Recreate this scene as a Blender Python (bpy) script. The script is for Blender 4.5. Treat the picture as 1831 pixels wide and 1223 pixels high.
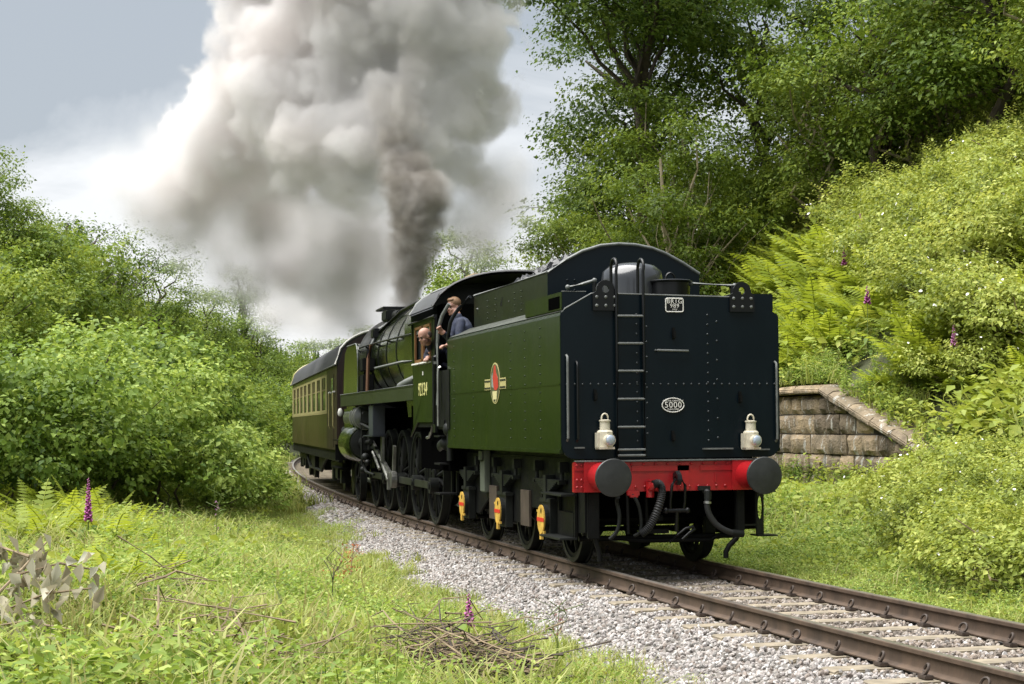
import bpy, bmesh, math, random
import numpy as np
from mathutils import Vector, Matrix, Euler

for o in list(bpy.data.objects):
    bpy.data.objects.remove(o)
SC = bpy.context.scene
COL = SC.collection
PI = math.pi
rad = math.radians

# ------------------------------------------------------------------ camera
CAM_POS = Vector((-6.463, -18.350, 1.618))
CAM_YAW, CAM_PITCH, CAM_ROLL = rad(14.16), rad(2.703), rad(-0.42)
_F = Vector((math.sin(CAM_YAW) * math.cos(CAM_PITCH), math.cos(CAM_YAW) * math.cos(CAM_PITCH), math.sin(CAM_PITCH)))
_R = Vector((math.cos(CAM_YAW), -math.sin(CAM_YAW), 0))
_U = _R.cross(_F)
_R2 = _R * math.cos(CAM_ROLL) + _U * math.sin(CAM_ROLL)
_U2 = -_R * math.sin(CAM_ROLL) + _U * math.cos(CAM_ROLL)
cam = bpy.data.cameras.new('camera')
cam.sensor_width = 36
cam.lens = 61.05
cam.clip_start = 0.3
cam.clip_end = 5000
cam_ob = bpy.data.objects.new('camera', cam)
COL.objects.link(cam_ob)
M3 = Matrix((_R2, _U2, -_F)).transposed()
cam_ob.matrix_world = Matrix.Translation(CAM_POS) @ M3.to_4x4()
SC.camera = cam_ob

# ------------------------------------------------------------------ sun, sky, exposure
SUN_EL, SUN_AZ = rad(71), rad(-80)           # azimuth from +Y towards +X: high above the left bank, veiled by thin cloud
SUN_STRENGTH, SUN_ANGLE = 4.0, rad(70)
EXPOSURE = 1.35
sun = bpy.data.lights.new('sun', 'SUN')
sun.energy = SUN_STRENGTH
sun.angle = SUN_ANGLE
sun.color = (1.0, 0.98, 0.945)
sun_ob = bpy.data.objects.new('sun', sun)
COL.objects.link(sun_ob)
_sd = Vector((math.sin(SUN_AZ) * math.cos(SUN_EL), math.cos(SUN_AZ) * math.cos(SUN_EL), math.sin(SUN_EL)))
sun_ob.rotation_euler = (-_sd).to_track_quat('-Z', 'Y').to_euler()
sun_ob.location = (0, 0, 60)

world = bpy.data.worlds.new('World')
SC.world = world
world.use_nodes = True
wn, wl = world.node_tree.nodes, world.node_tree.links
wn.clear()
w_out = wn.new('ShaderNodeOutputWorld')
w_sky = wn.new('ShaderNodeTexSky')
w_sky.sky_type = 'NISHITA'
w_sky.sun_disc = False
w_sky.sun_elevation = SUN_EL
w_sky.sun_rotation = SUN_AZ
w_sky.air_density = 1.2
w_sky.dust_density = 2.0
w_bg = wn.new('ShaderNodeBackground')
w_bg.inputs['Strength'].default_value = 0.05
wl.new(w_sky.outputs[0], w_bg.inputs['Color'])
# overcast layer: one cloud deck that covers the whole sky, thinner and brighter towards the horizon
w_tc = wn.new('ShaderNodeTexCoord')
w_sep = wn.new('ShaderNodeSeparateXYZ')
wl.new(w_tc.outputs['Generated'], w_sep.inputs[0])
w_map = wn.new('ShaderNodeMapping')
w_map.inputs['Scale'].default_value = (2.2, 2.2, 7.0)
w_map.inputs['Location'].default_value = (3.1, 1.7, 0.35)
wl.new(w_tc.outputs['Generated'], w_map.inputs[0])
w_n = wn.new('ShaderNodeTexNoise')
w_n.inputs['Scale'].default_value = 1.6
w_n.inputs['Detail'].default_value = 8
w_n.inputs['Roughness'].default_value = 0.58
w_n.inputs['Distortion'].default_value = 0.4
wl.new(w_map.outputs[0], w_n.inputs['Vector'])
w_el = wn.new('ShaderNodeMapRange')
w_el.inputs['From Min'].default_value = 0.05
w_el.inputs['From Max'].default_value = 0.24
w_el.inputs['To Min'].default_value = -0.22
w_el.inputs['To Max'].default_value = 0.20
wl.new(w_sep.outputs['Z'], w_el.inputs['Value'])
w_add = wn.new('ShaderNodeMath')
w_add.operation = 'ADD'
wl.new(w_n.outputs[0], w_add.inputs[0])
wl.new(w_el.outputs[0], w_add.inputs[1])
w_cr = wn.new('ShaderNodeValToRGB')
w_cr.color_ramp.elements[0].position = 0.41
w_cr.color_ramp.elements[0].color = (0.42, 0.425, 0.435, 1)
w_cr.color_ramp.elements[1].position = 0.66
w_cr.color_ramp.elements[1].color = (0.205, 0.224, 0.246, 1)
wl.new(w_add.outputs[0], w_cr.inputs[0])
w_bg2 = wn.new('ShaderNodeBackground')
w_bg2.inputs['Strength'].default_value = 1.0
wl.new(w_cr.outputs[0], w_bg2.inputs['Color'])
w_mix = wn.new('ShaderNodeMixShader')
w_mix.inputs[0].default_value = 0.86
wl.new(w_bg.outputs[0], w_mix.inputs[1])
wl.new(w_bg2.outputs[0], w_mix.inputs[2])
wl.new(w_mix.outputs[0], w_out.inputs['Surface'])

SC.view_settings.view_transform = 'Standard'
SC.view_settings.look = 'None'
SC.view_settings.exposure = EXPOSURE
SC.view_settings.gamma = 1
SC.view_settings.use_curve_mapping = False
SC.render.engine = 'CYCLES'
SC.cycles.use_denoising = True
SC.cycles.max_bounces = 8
SC.cycles.diffuse_bounces = 3
SC.cycles.glossy_bounces = 3
SC.cycles.transmission_bounces = 4
SC.cycles.transparent_max_bounces = 8
SC.cycles.volume_bounces = 8
SC.cycles.volume_max_steps = 256
SC.cycles.volume_step_rate = 3.5
SC.cycles.sample_clamp_indirect = 8
SC.cycles.use_adaptive_sampling = False

# ------------------------------------------------------------------ helpers
def link(o):
    COL.objects.link(o)
    return o

def tag(o, label=None, cat=None, group=None, kind=None):
    if label: o['label'] = label
    if cat: o['category'] = cat
    if group: o['group'] = group
    if kind: o['kind'] = kind
    return o

def empty(name, loc=(0, 0, 0), rotz=0.0):
    o = bpy.data.objects.new(name, None)
    o.empty_display_size = 0.2
    o.location = loc
    o.rotation_euler = (0, 0, rotz)
    return link(o)

def thing(name, label, cat, loc=(0, 0, 0), rotz=0.0, group=None):
    return tag(empty(name, loc, rotz), label, cat, group)

def frame_from(d, up=(0, 0, 1)):
    d = Vector(d).normalized()
    u = Vector(up)
    if abs(d.dot(u)) > 0.98:
        u = Vector((1, 0, 0))
    a = d.cross(u).normalized()
    b = a.cross(d).normalized()
    return a, b, d

class MB:
    """collects verts and faces for ONE mesh"""
    def __init__(s):
        s.v, s.f, s.mi = [], [], []
        s.cur = 0
    def add(s, vs, fs):
        n = len(s.v)
        s.v.extend(tuple(x) for x in vs)
        for f in fs:
            s.f.append(tuple(i + n for i in f)); s.mi.append(s.cur)
        return s
    def box(s, c, size, rot=None):
        hx, hy, hz = size[0] / 2, size[1] / 2, size[2] / 2
        vs = [Vector((x * hx, y * hy, z * hz)) for x in (-1, 1) for y in (-1, 1) for z in (-1, 1)]
        if rot is not None:
            R = rot if isinstance(rot, Matrix) else Euler(rot).to_matrix()
            vs = [R @ v for v in vs]
        vs = [v + Vector(c) for v in vs]
        return s.add(vs, [(0, 1, 3, 2), (4, 6, 7, 5), (0, 4, 5, 1), (2, 3, 7, 6), (0, 2, 6, 4), (1, 5, 7, 3)])
    def bb(s, x0, x1, y0, y1, z0, z1):
        return s.box(((x0 + x1) / 2, (y0 + y1) / 2, (z0 + z1) / 2), (abs(x1 - x0), abs(y1 - y0), abs(z1 - z0)))
    def cyl(s, p0, p1, r0, r1=None, n=16, caps=True):
        r1 = r0 if r1 is None else r1
        p0, p1 = Vector(p0), Vector(p1)
        a, b, d = frame_from(p1 - p0)
        vs = []
        for p, r in ((p0, r0), (p1, r1)):
            for i in range(n):
                t = 2 * PI * i / n
                vs.append(p + (a * math.cos(t) + b * math.sin(t)) * r)
        fs = [(i, (i + 1) % n, n + (i + 1) % n, n + i) for i in range(n)]
        if caps:
            fs += [tuple(range(n - 1, -1, -1)), tuple(range(n, 2 * n))]
        return s.add(vs, fs)
    def tube(s, path, r, n=8, caps=True, radii=None):
        P = [Vector(p) for p in path]
        m = len(P)
        vs, prev = [], None
        for i, p in enumerate(P):
            d = (P[min(i + 1, m - 1)] - P[max(i - 1, 0)])
            if d.length < 1e-9: d = Vector((0, 0, 1))
            d.normalize()
            if prev is None:
                a, b, _ = frame_from(d)
            else:
                a = (prev - d * prev.dot(d))
                a = a.normalized() if a.length > 1e-6 else frame_from(d)[0]
                b = d.cross(a)
            prev = a
            rr = radii[i] if radii else r
            for k in range(n):
                t = 2 * PI * k / n
                vs.append(p + (a * math.cos(t) + b * math.sin(t)) * rr)
        fs = []
        for i in range(m - 1):
            for k in range(n):
                fs.append((i * n + k, i * n + (k + 1) % n, (i + 1) * n + (k + 1) % n, (i + 1) * n + k))
        if caps:
            fs += [tuple(range(n - 1, -1, -1)), tuple(range((m - 1) * n, m * n))]
        return s.add(vs, fs)
    def lathe(s, prof, origin, axis, n=24, caps=True):
        """prof: list of (distance along the axis, radius)"""
        a, b, d = frame_from(axis)
        o = Vector(origin)
        vs, m = [], len(prof)
        for (h, r) in prof:
            for k in range(n):
                t = 2 * PI * k / n
                vs.append(o + d * h + (a * math.cos(t) + b * math.sin(t)) * max(r, 1e-4))
        fs = []
        for i in range(m - 1):
            for k in range(n):
                fs.append((i * n + k, i * n + (k + 1) % n, (i + 1) * n + (k + 1) % n, (i + 1) * n + k))
        if caps:
            fs += [tuple(range(n - 1, -1, -1)), tuple(range((m - 1) * n, m * n))]
        return s.add(vs, fs)
    def prism(s, poly, axis, t0, t1):
        """poly: 2d points; axis 'x': (y,z), 'y': (x,z), 'z': (x,y); extruded from t0 to t1"""
        def P(p, t):
            return {'x': (t, p[0], p[1]), 'y': (p[0], t, p[1]), 'z': (p[0], p[1], t)}[axis]
        n = len(poly)
        vs = [P(p, t0) for p in poly] + [P(p, t1) for p in poly]
        fs = [(i, (i + 1) % n, n + (i + 1) % n, n + i) for i in range(n)]
        fs += [tuple(range(n - 1, -1, -1)), tuple(range(n, 2 * n))]
        return s.add(vs, fs)
    def strip(s, rows):
        """grid of rows of points -> sheet"""
        m, n = len(rows), len(rows[0])
        vs = [p for r in rows for p in r]
        fs = [(i * n + k, i * n + k + 1, (i + 1) * n + k + 1, (i + 1) * n + k) for i in range(m - 1) for k in range(n - 1)]
        return s.add(vs, fs)
    def ball(s, c, r, n=10, m=6):
        rx, ry, rz = (r, r, r) if not hasattr(r, '__len__') else r
        vs = [(c[0], c[1], c[2] - rz)]
        for i in range(1, m):
            t = -PI / 2 + PI * i / m
            for k in range(n):
                p = 2 * PI * k / n
                vs.append((c[0] + rx * math.cos(t) * math.cos(p), c[1] + ry * math.cos(t) * math.sin(p), c[2] + rz * math.sin(t)))
        vs.append((c[0], c[1], c[2] + rz))
        fs = [(0, 1 + (k + 1) % n, 1 + k) for k in range(n)]
        for i in range(m - 2):
            for k in range(n):
                a = 1 + i * n
                fs.append((a + k, a + (k + 1) % n, a + n + (k + 1) % n, a + n + k))
        a = 1 + (m - 2) * n
        fs += [(a + k, a + (k + 1) % n, len(vs) - 1) for k in range(n)]
        return s.add(vs, fs)
    def mesh(s, name, mats, smooth=None, bevel=0, fixn=True):
        me = bpy.data.meshes.new(name)
        me.from_pydata(s.v, [], s.f)
        mats = mats if isinstance(mats, (list, tuple)) else [mats]
        for m in mats: me.materials.append(m)
        if len(mats) > 1:
            me.polygons.foreach_set('material_index', s.mi)
        if bevel or fixn:
            bm = bmesh.new(); bm.from_mesh(me)
            if fixn: bmesh.ops.recalc_face_normals(bm, faces=bm.faces)
            if bevel:
                es = [e for e in bm.edges if len(e.link_faces) == 2 and e.calc_face_angle(0) > 0.6]
                bmesh.ops.bevel(bm, geom=es, offset=bevel, segments=2, affect='EDGES', clamp_overlap=True)
            bm.to_mesh(me); bm.free()
        if smooth is not None:
            me.polygons.foreach_set('use_smooth', [True] * len(me.polygons))
            me.set_sharp_from_angle(angle=rad(smooth))
        me.update()
        return me
    def build(s, name, mats, parent=None, smooth=None, bevel=0, loc=None, fixn=True, kind=None):
        o = bpy.data.objects.new(name, s.mesh(name, mats, smooth, bevel, fixn))
        if parent is not None: o.parent = parent
        if loc is not None: o.location = loc
        if kind: o['kind'] = kind
        return link(o)

def build_islands(mb, name, mats, parent=None, **kw):
    """one object for each separate piece that mb holds"""
    up = list(range(len(mb.v)))
    def root(i):
        while up[i] != i: up[i] = up[up[i]]; i = up[i]
        return i
    for f in mb.f:
        for q in f[1:]: up[root(q)] = root(f[0])
    by = {}
    for f in mb.f: by.setdefault(root(f[0]), []).append(f)
    for fs in by.values():
        ids = sorted({i for f in fs for i in f}); m = {i: k for k, i in enumerate(ids)}
        q = MB(); q.add([mb.v[i] for i in ids], [[m[i] for i in f] for f in fs]); q.build(name, mats, parent, **kw)

def inst(name, me, parent=None, loc=(0, 0, 0), rot=(0, 0, 0), scale=(1, 1, 1)):
    o = bpy.data.objects.new(name, me)
    o.parent = parent
    o.location = loc; o.rotation_euler = rot
    o.scale = scale if hasattr(scale, '__len__') else (scale,) * 3
    return link(o)

def copy_tree(root, loc, rot=None, scale=None):
    r = root.copy(); COL.objects.link(r); r.location = loc
    if rot is not None: r.rotation_euler = rot if hasattr(rot, '__len__') else (0, 0, rot)
    if scale is not None: r.scale = scale if hasattr(scale, '__len__') else (scale,) * 3
    for ch in KIDS.get(root.name, []):
        c = ch.copy(); COL.objects.link(c); c.parent = r
        for g in KIDS.get(ch.name, []):
            d = g.copy(); COL.objects.link(d); d.parent = c
    return r
KIDS = {}
def remember(root):
    KIDS[root.name] = [o for o in COL.objects if o.parent == root]
    for c in KIDS[root.name]:
        KIDS[c.name] = [o for o in COL.objects if o.parent == c]

# ------------------------------------------------------------------ materials
def nd(t, kind, **kw):
    n = t.nodes.new(kind)
    for k, v in kw.items():
        if k.startswith('i_'):
            key = k[2:]
            n.inputs[int(key) if key.isdigit() else key.replace('_', ' ')].default_value = v
        else:
            setattr(n, k, v)
    return n

def mat(name, col, rough=0.5, metal=0.0, var=0.0, vscale=3.0, var_col=None, bump=0.0, bscale=40.0, coat=0.0, spec=None, stretch=(1, 1, 1), emit=None):
    m = bpy.data.materials.new(name)
    m.use_nodes = True
    t = m.node_tree
    b = t.nodes['Principled BSDF']
    b.inputs['Base Color'].default_value = (*col, 1)
    b.inputs['Roughness'].default_value = rough
    b.inputs['Metallic'].default_value = metal
    if spec is not None: b.inputs['Specular IOR Level'].default_value = spec
    if coat:
        b.inputs['Coat Weight'].default_value = coat
        b.inputs['Coat Roughness'].default_value = 0.12
    if emit:
        b.inputs['Emission Color'].default_value = (*emit[0], 1); b.inputs['Emission Strength'].default_value = emit[1]
    tc = nd(t, 'ShaderNodeTexCoord')
    mp = nd(t, 'ShaderNodeMapping'); mp.inputs['Scale'].default_value = stretch
    t.links.new(tc.outputs['Object'], mp.inputs[0])
    if var:
        n = nd(t, 'ShaderNodeTexNoise', i_Scale=vscale, i_Detail=6.0, i_Roughness=0.6)
        t.links.new(mp.outputs[0], n.inputs['Vector'])
        mr = nd(t, 'ShaderNodeMapRange'); mr.inputs[1].default_value = 0.3; mr.inputs[2].default_value = 0.72
        t.links.new(n.outputs[0], mr.inputs[0])
        mx = nd(t, 'ShaderNodeMix', data_type='RGBA')
        c2 = var_col if var_col else tuple(min(1, c * (1 + var)) for c in col)
        c1 = col if var_col else tuple(c * (1 - var) for c in col)
        mx.inputs[6].default_value = (*c1, 1); mx.inputs[7].default_value = (*c2, 1)
        t.links.new(mr.outputs[0], mx.inputs[0])
        t.links.new(mx.outputs[2], b.inputs['Base Color'])
        r2 = nd(t, 'ShaderNodeMapRange'); r2.inputs[3].default_value = max(0.02, rough - 0.12); r2.inputs[4].default_value = min(1, rough + 0.15)
        t.links.new(n.outputs[0], r2.inputs[0]); t.links.new(r2.outputs[0], b.inputs['Roughness'])
    if bump:
        n2 = nd(t, 'ShaderNodeTexNoise', i_Scale=bscale, i_Detail=4.0)
        t.links.new(mp.outputs[0], n2.inputs['Vector'])
        bp = nd(t, 'ShaderNodeBump', i_Strength=bump, i_Distance=0.02)
        t.links.new(n2.outputs[0], bp.inputs['Height'])
        t.links.new(bp.outputs[0], b.inputs['Normal'])
    return m
# ------------------------------------------------------------------ terrain in track terms: u = metres right of the track centre, s = metres along it
TRACK_R, TRACK_YM = 411.0, 3.418
def us_to_xy(u, s):
    a = s / TRACK_R; r = TRACK_R - u
    return TRACK_R - r * np.cos(a), TRACK_YM + r * np.sin(a)
def xy_to_us(x, y):
    dx = TRACK_R - x; dy = y - TRACK_YM
    return TRACK_R - np.hypot(dx, dy), TRACK_R * np.arctan2(dy, dx)
def sstep(x, a, b):
    t = np.clip((x - a) / (b - a), 0, 1); return t * t * (3 - 2 * t)
def vnoise(x, y, seed=0):
    """smooth value noise, numpy"""
    def h(i, j):
        v = np.sin(i * 127.1 + j * 311.7 + seed * 74.7) * 43758.5453
        return v - np.floor(v)
    xi, yi = np.floor(x), np.floor(y); fx, fy = x - xi, y - yi
    fx = fx * fx * (3 - 2 * fx); fy = fy * fy * (3 - 2 * fy)
    return (h(xi, yi) * (1 - fx) + h(xi + 1, yi) * fx) * (1 - fy) + (h(xi, yi + 1) * (1 - fx) + h(xi + 1, yi + 1) * fx) * fy
WALL_U = 5.85
def coping_z(s):
    """height of the wall top along the track"""
    return np.where(s > 5.6, 2.10, np.clip(2.10 - (5.6 - s) * 0.272, 0.9, 2.10))
def terrain(u, s):
    u = np.asarray(u, float); s = np.asarray(s, float)
    z = np.full(np.broadcast(u, s).shape, -0.215)
    # left shoulder and verge
    z = z - 0.17 * sstep(-u, 1.25, 2.2)
    z = z + (vnoise(u * 0.9, s * 0.5, 3) - 0.5) * 0.10 * sstep(-u, 2.2, 3.2)
    z = z + 0.55 * sstep(-u, 2.7, 6.8)
    # left cutting side, further along the line
    up = sstep(s, 9, 24)
    slope_l = 0.80 * up
    z = z + slope_l * np.clip(-u - 3.6, 0, 9) + 0.25 * up * np.clip(-u - 12.6, 0, 60)
    # right verge rises to the foot of the wall
    z = z + 0.62 * sstep(u, 1.2, 5.8)
    # right bank; held up by the wall where there is one
    bank = 0.80 * np.clip(u - 5.3, 0, 17) + 0.22 * np.clip(u - 22.3, 0, 60)
    held = coping_z(s) - 0.42 + 0.74 * np.clip(u - 6.2, 0, 17) + 0.2 * np.clip(u - 23.2, 0, 60)
    w = sstep(s, 1.2, 3.0)
    zb = np.where(u > WALL_U + 0.12, np.maximum(bank, held * w + bank * (1 - w)), np.where(s > 2.2, 0.0, bank))
    z = z + zb
    z = z + (vnoise(u * 0.5, s * 0.4, 9) - 0.5) * 0.7 * sstep(np.abs(u), 7.5, 11)
    return z
def terrain_xy(x, y):
    return terrain(*xy_to_us(np.asarray(x, float), np.asarray(y, float)))

def grid_mesh(name, U, S, m, zfun=terrain, dz=0.0):
    uu, ss = np.meshgrid(U, S)
    x, y = us_to_xy(uu, ss); z = zfun(uu, ss) + dz
    co = np.stack([x, y, z], -1).reshape(-1, 3)
    nu, ns = len(U), len(S)
    i = np.arange(nu * ns).reshape(ns, nu)
    f = np.stack([i[:-1, :-1], i[:-1, 1:], i[1:, 1:], i[1:, :-1]], -1).reshape(-1, 4)
    me = bpy.data.meshes.new(name)
    me.from_pydata(co.tolist(), [], f.tolist())
    me.materials.append(m)
    me.polygons.foreach_set('use_smooth', [True] * len(f))
    return link(bpy.data.objects.new(name, me))

M_SOIL = mat('leafy_soil', (0.028, 0.030, 0.012), 0.95, var=0.5, vscale=2.5, var_col=(0.05, 0.062, 0.016), bump=0.6, bscale=9)
U_ = np.concatenate([np.linspace(-70, -16, 16), np.linspace(-14, -2.4, 34), np.linspace(-2.25, 1.2, 18), np.linspace(1.4, WALL_U + 0.11, 16), np.linspace(WALL_U + 0.13, 10, 16), np.linspace(10.5, 24, 22), np.linspace(26, 80, 14)])
S_ = np.concatenate([np.linspace(-60, -20, 12), np.linspace(-19, 40, 120), np.linspace(42, 140, 36)])
g_ = grid_mesh('ground', U_, S_, M_SOIL); tag(g_, 'leafy ground of the railway cutting and its two banks', kind='structure')
# the country beyond, out to the horizon
fg = MB(); fg.strip([[(-3000, -2500, -6.0), (3000, -2500, -6.0)], [(-3000, 4000, -6.0), (3000, 4000, -6.0)]])
o = fg.build('far_ground', mat('far_fields', (0.05, 0.07, 0.025), 0.95, var=0.4, vscale=0.02), fixn=False); tag(o, 'open country far beyond the cutting', kind='structure')

# ------------------------------------------------------------------ TRACK
M_BALLASTBED = mat('ballast_bed', (0.14, 0.125, 0.11), 0.95, var=0.5, vscale=22, bump=1.0, bscale=26)
bed = grid_mesh('ballast_bed', np.linspace(-2.75, 1.15, 24), np.linspace(-40, 75, 170), M_BALLASTBED, dz=0.012); tag(bed, 'stone ballast bed under the single railway track', kind='structure')
M_RAILSIDE = mat('rusty_rail', (0.072, 0.046, 0.029), 0.75, var=0.45, vscale=5, stretch=(1, 1, 0.5), bump=0.15, bscale=40)
M_RAILTOP = mat('worn_rail_top', (0.26, 0.235, 0.205), 0.34, 0.7, var=0.25, vscale=6)
M_SLEEPER = mat('sleeper_concrete', (0.215, 0.18, 0.128), 0.9, var=0.35, vscale=7, bump=0.35, bscale=30)
M_CLIP = mat('rail_clip_rust', (0.050, 0.034, 0.025), 0.7, var=0.4, vscale=20)
track = empty('railway_track'); tag(track, 'single curved railway track with rusty rails on sleepers', kind='structure')
RP = [(-0.070, -0.160), (-0.070, -0.150), (-0.016, -0.132), (-0.009, -0.115), (-0.009, -0.050), (-0.020, -0.042), (-0.036, -0.034), (-0.036, -0.006), (-0.030, 0.0), (0.030, 0.0), (0.036, -0.006), (0.036, -0.034), (0.020, -0.042), (0.009, -0.050), (0.009, -0.115), (0.016, -0.132), (0.070, -0.150), (0.070, -0.160)]
for sd in (-1, 1):
    ss = np.linspace(-45, 80, 190)
    mb = MB(); n = len(RP)
    vs = []
    for s in ss:
        for (a, z) in RP:
            x, y = us_to_xy(sd * 0.7535 + a, s); vs.append((float(x), float(y), z))
    for i in range(len(ss) - 1):
        for k in range(n - 1):
            mb.f.append((i * n + k, i * n + k + 1, (i + 1) * n + k + 1, (i + 1) * n + k)); mb.mi.append(1 if k == 8 else 0)
    mb.v = vs
    mb.build('rail', [M_RAILSIDE, M_RAILTOP], track, smooth=40)
slp = MB(); slp.prism([(-1.30, -0.30), (-1.30, -0.185), (-1.27, -0.168), (1.27, -0.168), (1.30, -0.185), (1.30, -0.30)], 'y', -0.125, 0.125)
SL_ME = slp.mesh('sleeper', M_SLEEPER, bevel=0.012)
cl = MB()
for sd in (-1, 1):
    cl.box((sd * 0.7535 - 0.11, 0, -0.150), (0.07, 0.12, 0.03)); cl.box((sd * 0.7535 + 0.11, 0, -0.150), (0.07, 0.12, 0.03))
CH_ME = cl.mesh('rail_chair', M_CLIP, bevel=0.006)
ring = MB(); ring.tube([(0.0 + 0.016 * math.sin(a), 0.042 * math.cos(a), 0.036 + 0.036 * math.sin(a)) for a in np.linspace(-0.5, 2 * PI - 0.9, 12)], 0.0105, 6)
RING_ME = ring.mesh('rail_clip', M_CLIP, smooth=60)
rs = random.Random(2)
s = -24.0
while s < 62:
    x, y = us_to_xy(rs.uniform(-0.03, 0.03), s); a = -s / TRACK_R
    o = inst('sleeper', SL_ME, track, (float(x), float(y), rs.uniform(-0.008, 0.004)), (0, 0, a + rs.uniform(-0.012, 0.012)))
    if s < 34:
        c = inst('rail_chair', CH_ME, o, (0, 0, 0))
        for sd in (-1, 1):
            inst('rail_clip', RING_ME, o, (sd * 0.7535 - 0.105, 0.0, -0.135), (0, 0, rs.uniform(-0.3, 0.3)))
            inst('rail_clip', RING_ME, o, (sd * 0.7535 + 0.105, 0.0, -0.135), (0, 0, rs.uniform(-0.3, 0.3)))
    s += 0.70

# ------------------------------------------------------------------ instancer for things nobody could count: points carry rotation, scale and which sprig
def instancer(name, label, pts, rot, scl, idx, meshes, kind='stuff', extra=None):
    src = bpy.data.collections.new(name + '_sprigs')
    for i, me in enumerate(meshes):
        src.objects.link(bpy.data.objects.new('%s_sprig_%02d' % (name, i), me))
    me = bpy.data.meshes.new(name)
    n = len(pts)
    me.vertices.add(n); me.vertices.foreach_set('co', np.asarray(pts, np.float32).ravel())
    for an, ty, dat, key in (('rot', 'FLOAT_VECTOR', rot, 'vector'), ('scl', 'FLOAT', scl, 'value'), ('idx', 'INT', idx, 'value')):
        at = me.attributes.new(an, ty, 'POINT'); at.data.foreach_set(key, np.asarray(dat, np.int32 if ty == 'INT' else np.float32).ravel())
    g = bpy.data.node_groups.new(name + '_scatter', 'GeometryNodeTree')
    g.interface.new_socket('Geometry', in_out='INPUT', socket_type='NodeSocketGeometry')
    g.interface.new_socket('Geometry', in_out='OUTPUT', socket_type='NodeSocketGeometry')
    gi = g.nodes.new('NodeGroupInput'); go = g.nodes.new('NodeGroupOutput')
    ci = g.nodes.new('GeometryNodeCollectionInfo'); ci.inputs[0].default_value = src; ci.inputs[1].default_value = True; ci.inputs[2].default_value = True
    iop = g.nodes.new('GeometryNodeInstanceOnPoints'); iop.inputs['Pick Instance'].default_value = True
    def attr(nm, ty):
        a = g.nodes.new('GeometryNodeInputNamedAttribute'); a.data_type = ty; a.inputs[0].default_value = nm; return a.outputs[0]
    g.links.new(gi.outputs[0], iop.inputs['Points']); g.links.new(ci.outputs[0], iop.inputs['Instance'])
    g.links.new(attr('idx', 'INT'), iop.inputs['Instance Index']); g.links.new(attr('scl', 'FLOAT'), iop.inputs['Scale'])
    er = g.nodes.new('FunctionNodeEulerToRotation'); g.links.new(attr('rot', 'FLOAT_VECTOR'), er.inputs[0]); g.links.new(er.outputs[0], iop.inputs['Rotation'])
    g.links.new(iop.outputs[0], go.inputs[0])
    o = link(bpy.data.objects.new(name, me))
    o.modifiers.new('scatter', 'NODES').node_group = g
    tag(o, label, kind=kind)
    return o

# ballast stones
NR = np.random.default_rng(11)
def stone_mesh(k):
    r = random.Random(100 + k)
    bm = bmesh.new(); bmesh.ops.create_icosphere(bm, subdivisions=1, radius=0.5)
    ax = [r.uniform(0.75, 1.25), r.uniform(0.7, 1.0), r.uniform(0.5, 0.8)]
    for v in bm.verts:
        f = r.uniform(0.72, 1.15); v.co = Vector((v.co.x * ax[0] * f, v.co.y * ax[1] * f, v.co.z * ax[2] * f))
    me = bpy.data.meshes.new('stone'); bm.to_mesh(me); bm.free()
    c = r.uniform(0.0, 1.0)
    base = [(0.317, 0.290, 0.268), (0.378, 0.354, 0.336), (0.244, 0.226, 0.207), (0.220, 0.183, 0.159), (0.336, 0.303, 0.281), (0.146, 0.137, 0.128), (0.439, 0.421, 0.403), (0.281, 0.256, 0.244), (0.183, 0.146, 0.116), (0.244, 0.201, 0.165), (0.128, 0.107, 0.088), (0.305, 0.268, 0.232)][k % 12]
    me.materials.append(mat('ballast_stone', base, 0.9, var=0.22, vscale=1.2))
    return me
st_me = [stone_mesh(k) for k in range(12)]
def ballast(n, u0, u1, s0, s1, size):
    u = NR.uniform(u0, u1, n); s = NR.uniform(s0, s1, n)
    keep = np.ones(n, bool)
    ph = np.abs(((s + 24.0) / 0.70 + 0.5) % 1 - 0.5) * 0.70
    on_sl = (ph < 0.135) & (np.abs(u) < 1.30)
    keep &= ~on_sl | (NR.random(n) < 0.03)
    keep &= ~(np.abs(np.abs(u) - 0.7535) < 0.075)
    edge = -2.6 + 0.9 * sstep(s, -4, 26) + (vnoise(s * 1.4, s * 0 + 2.0, 5) - 0.5) * 0.5
    keep &= (u > edge) | (NR.random(n) < np.exp(-(edge - u) * 5) * 0.5)
    u, s = u[keep], s[keep]; m = len(u)
    x, y = us_to_xy(u, s); z = terrain(u, s) + NR.uniform(0.0, 0.028, m) + np.where(np.abs(u) < 1.28, 0.012, 0)
    return np.stack([x, y, z], -1), NR.uniform(size * 0.6, size * 1.35, m)
P1, S1 = ballast(76000, -3.0, 1.15, -13, 12, 0.048)
P2, S2 = ballast(14000, -2.3, -0.6, 12, 48, 0.085)
P = np.concatenate([P1, P2]); S = np.concatenate([S1, S2])
pu, _ps = xy_to_us(P[:, 0], P[:, 1])
idx_ = np.where((np.abs(pu + 0.0) < 0.72) & (NR.random(len(P)) < 0.75) | ((np.abs(pu) < 1.05) & (NR.random(len(P)) < 0.45)), NR.integers(8, 12, len(P)), NR.integers(0, 8, len(P)))
instancer('gravel', 'pale grey crushed stone ballast heaped along the track', P, NR.uniform(0, 6.28, (len(P), 3)), S, idx_, st_me)
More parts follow.
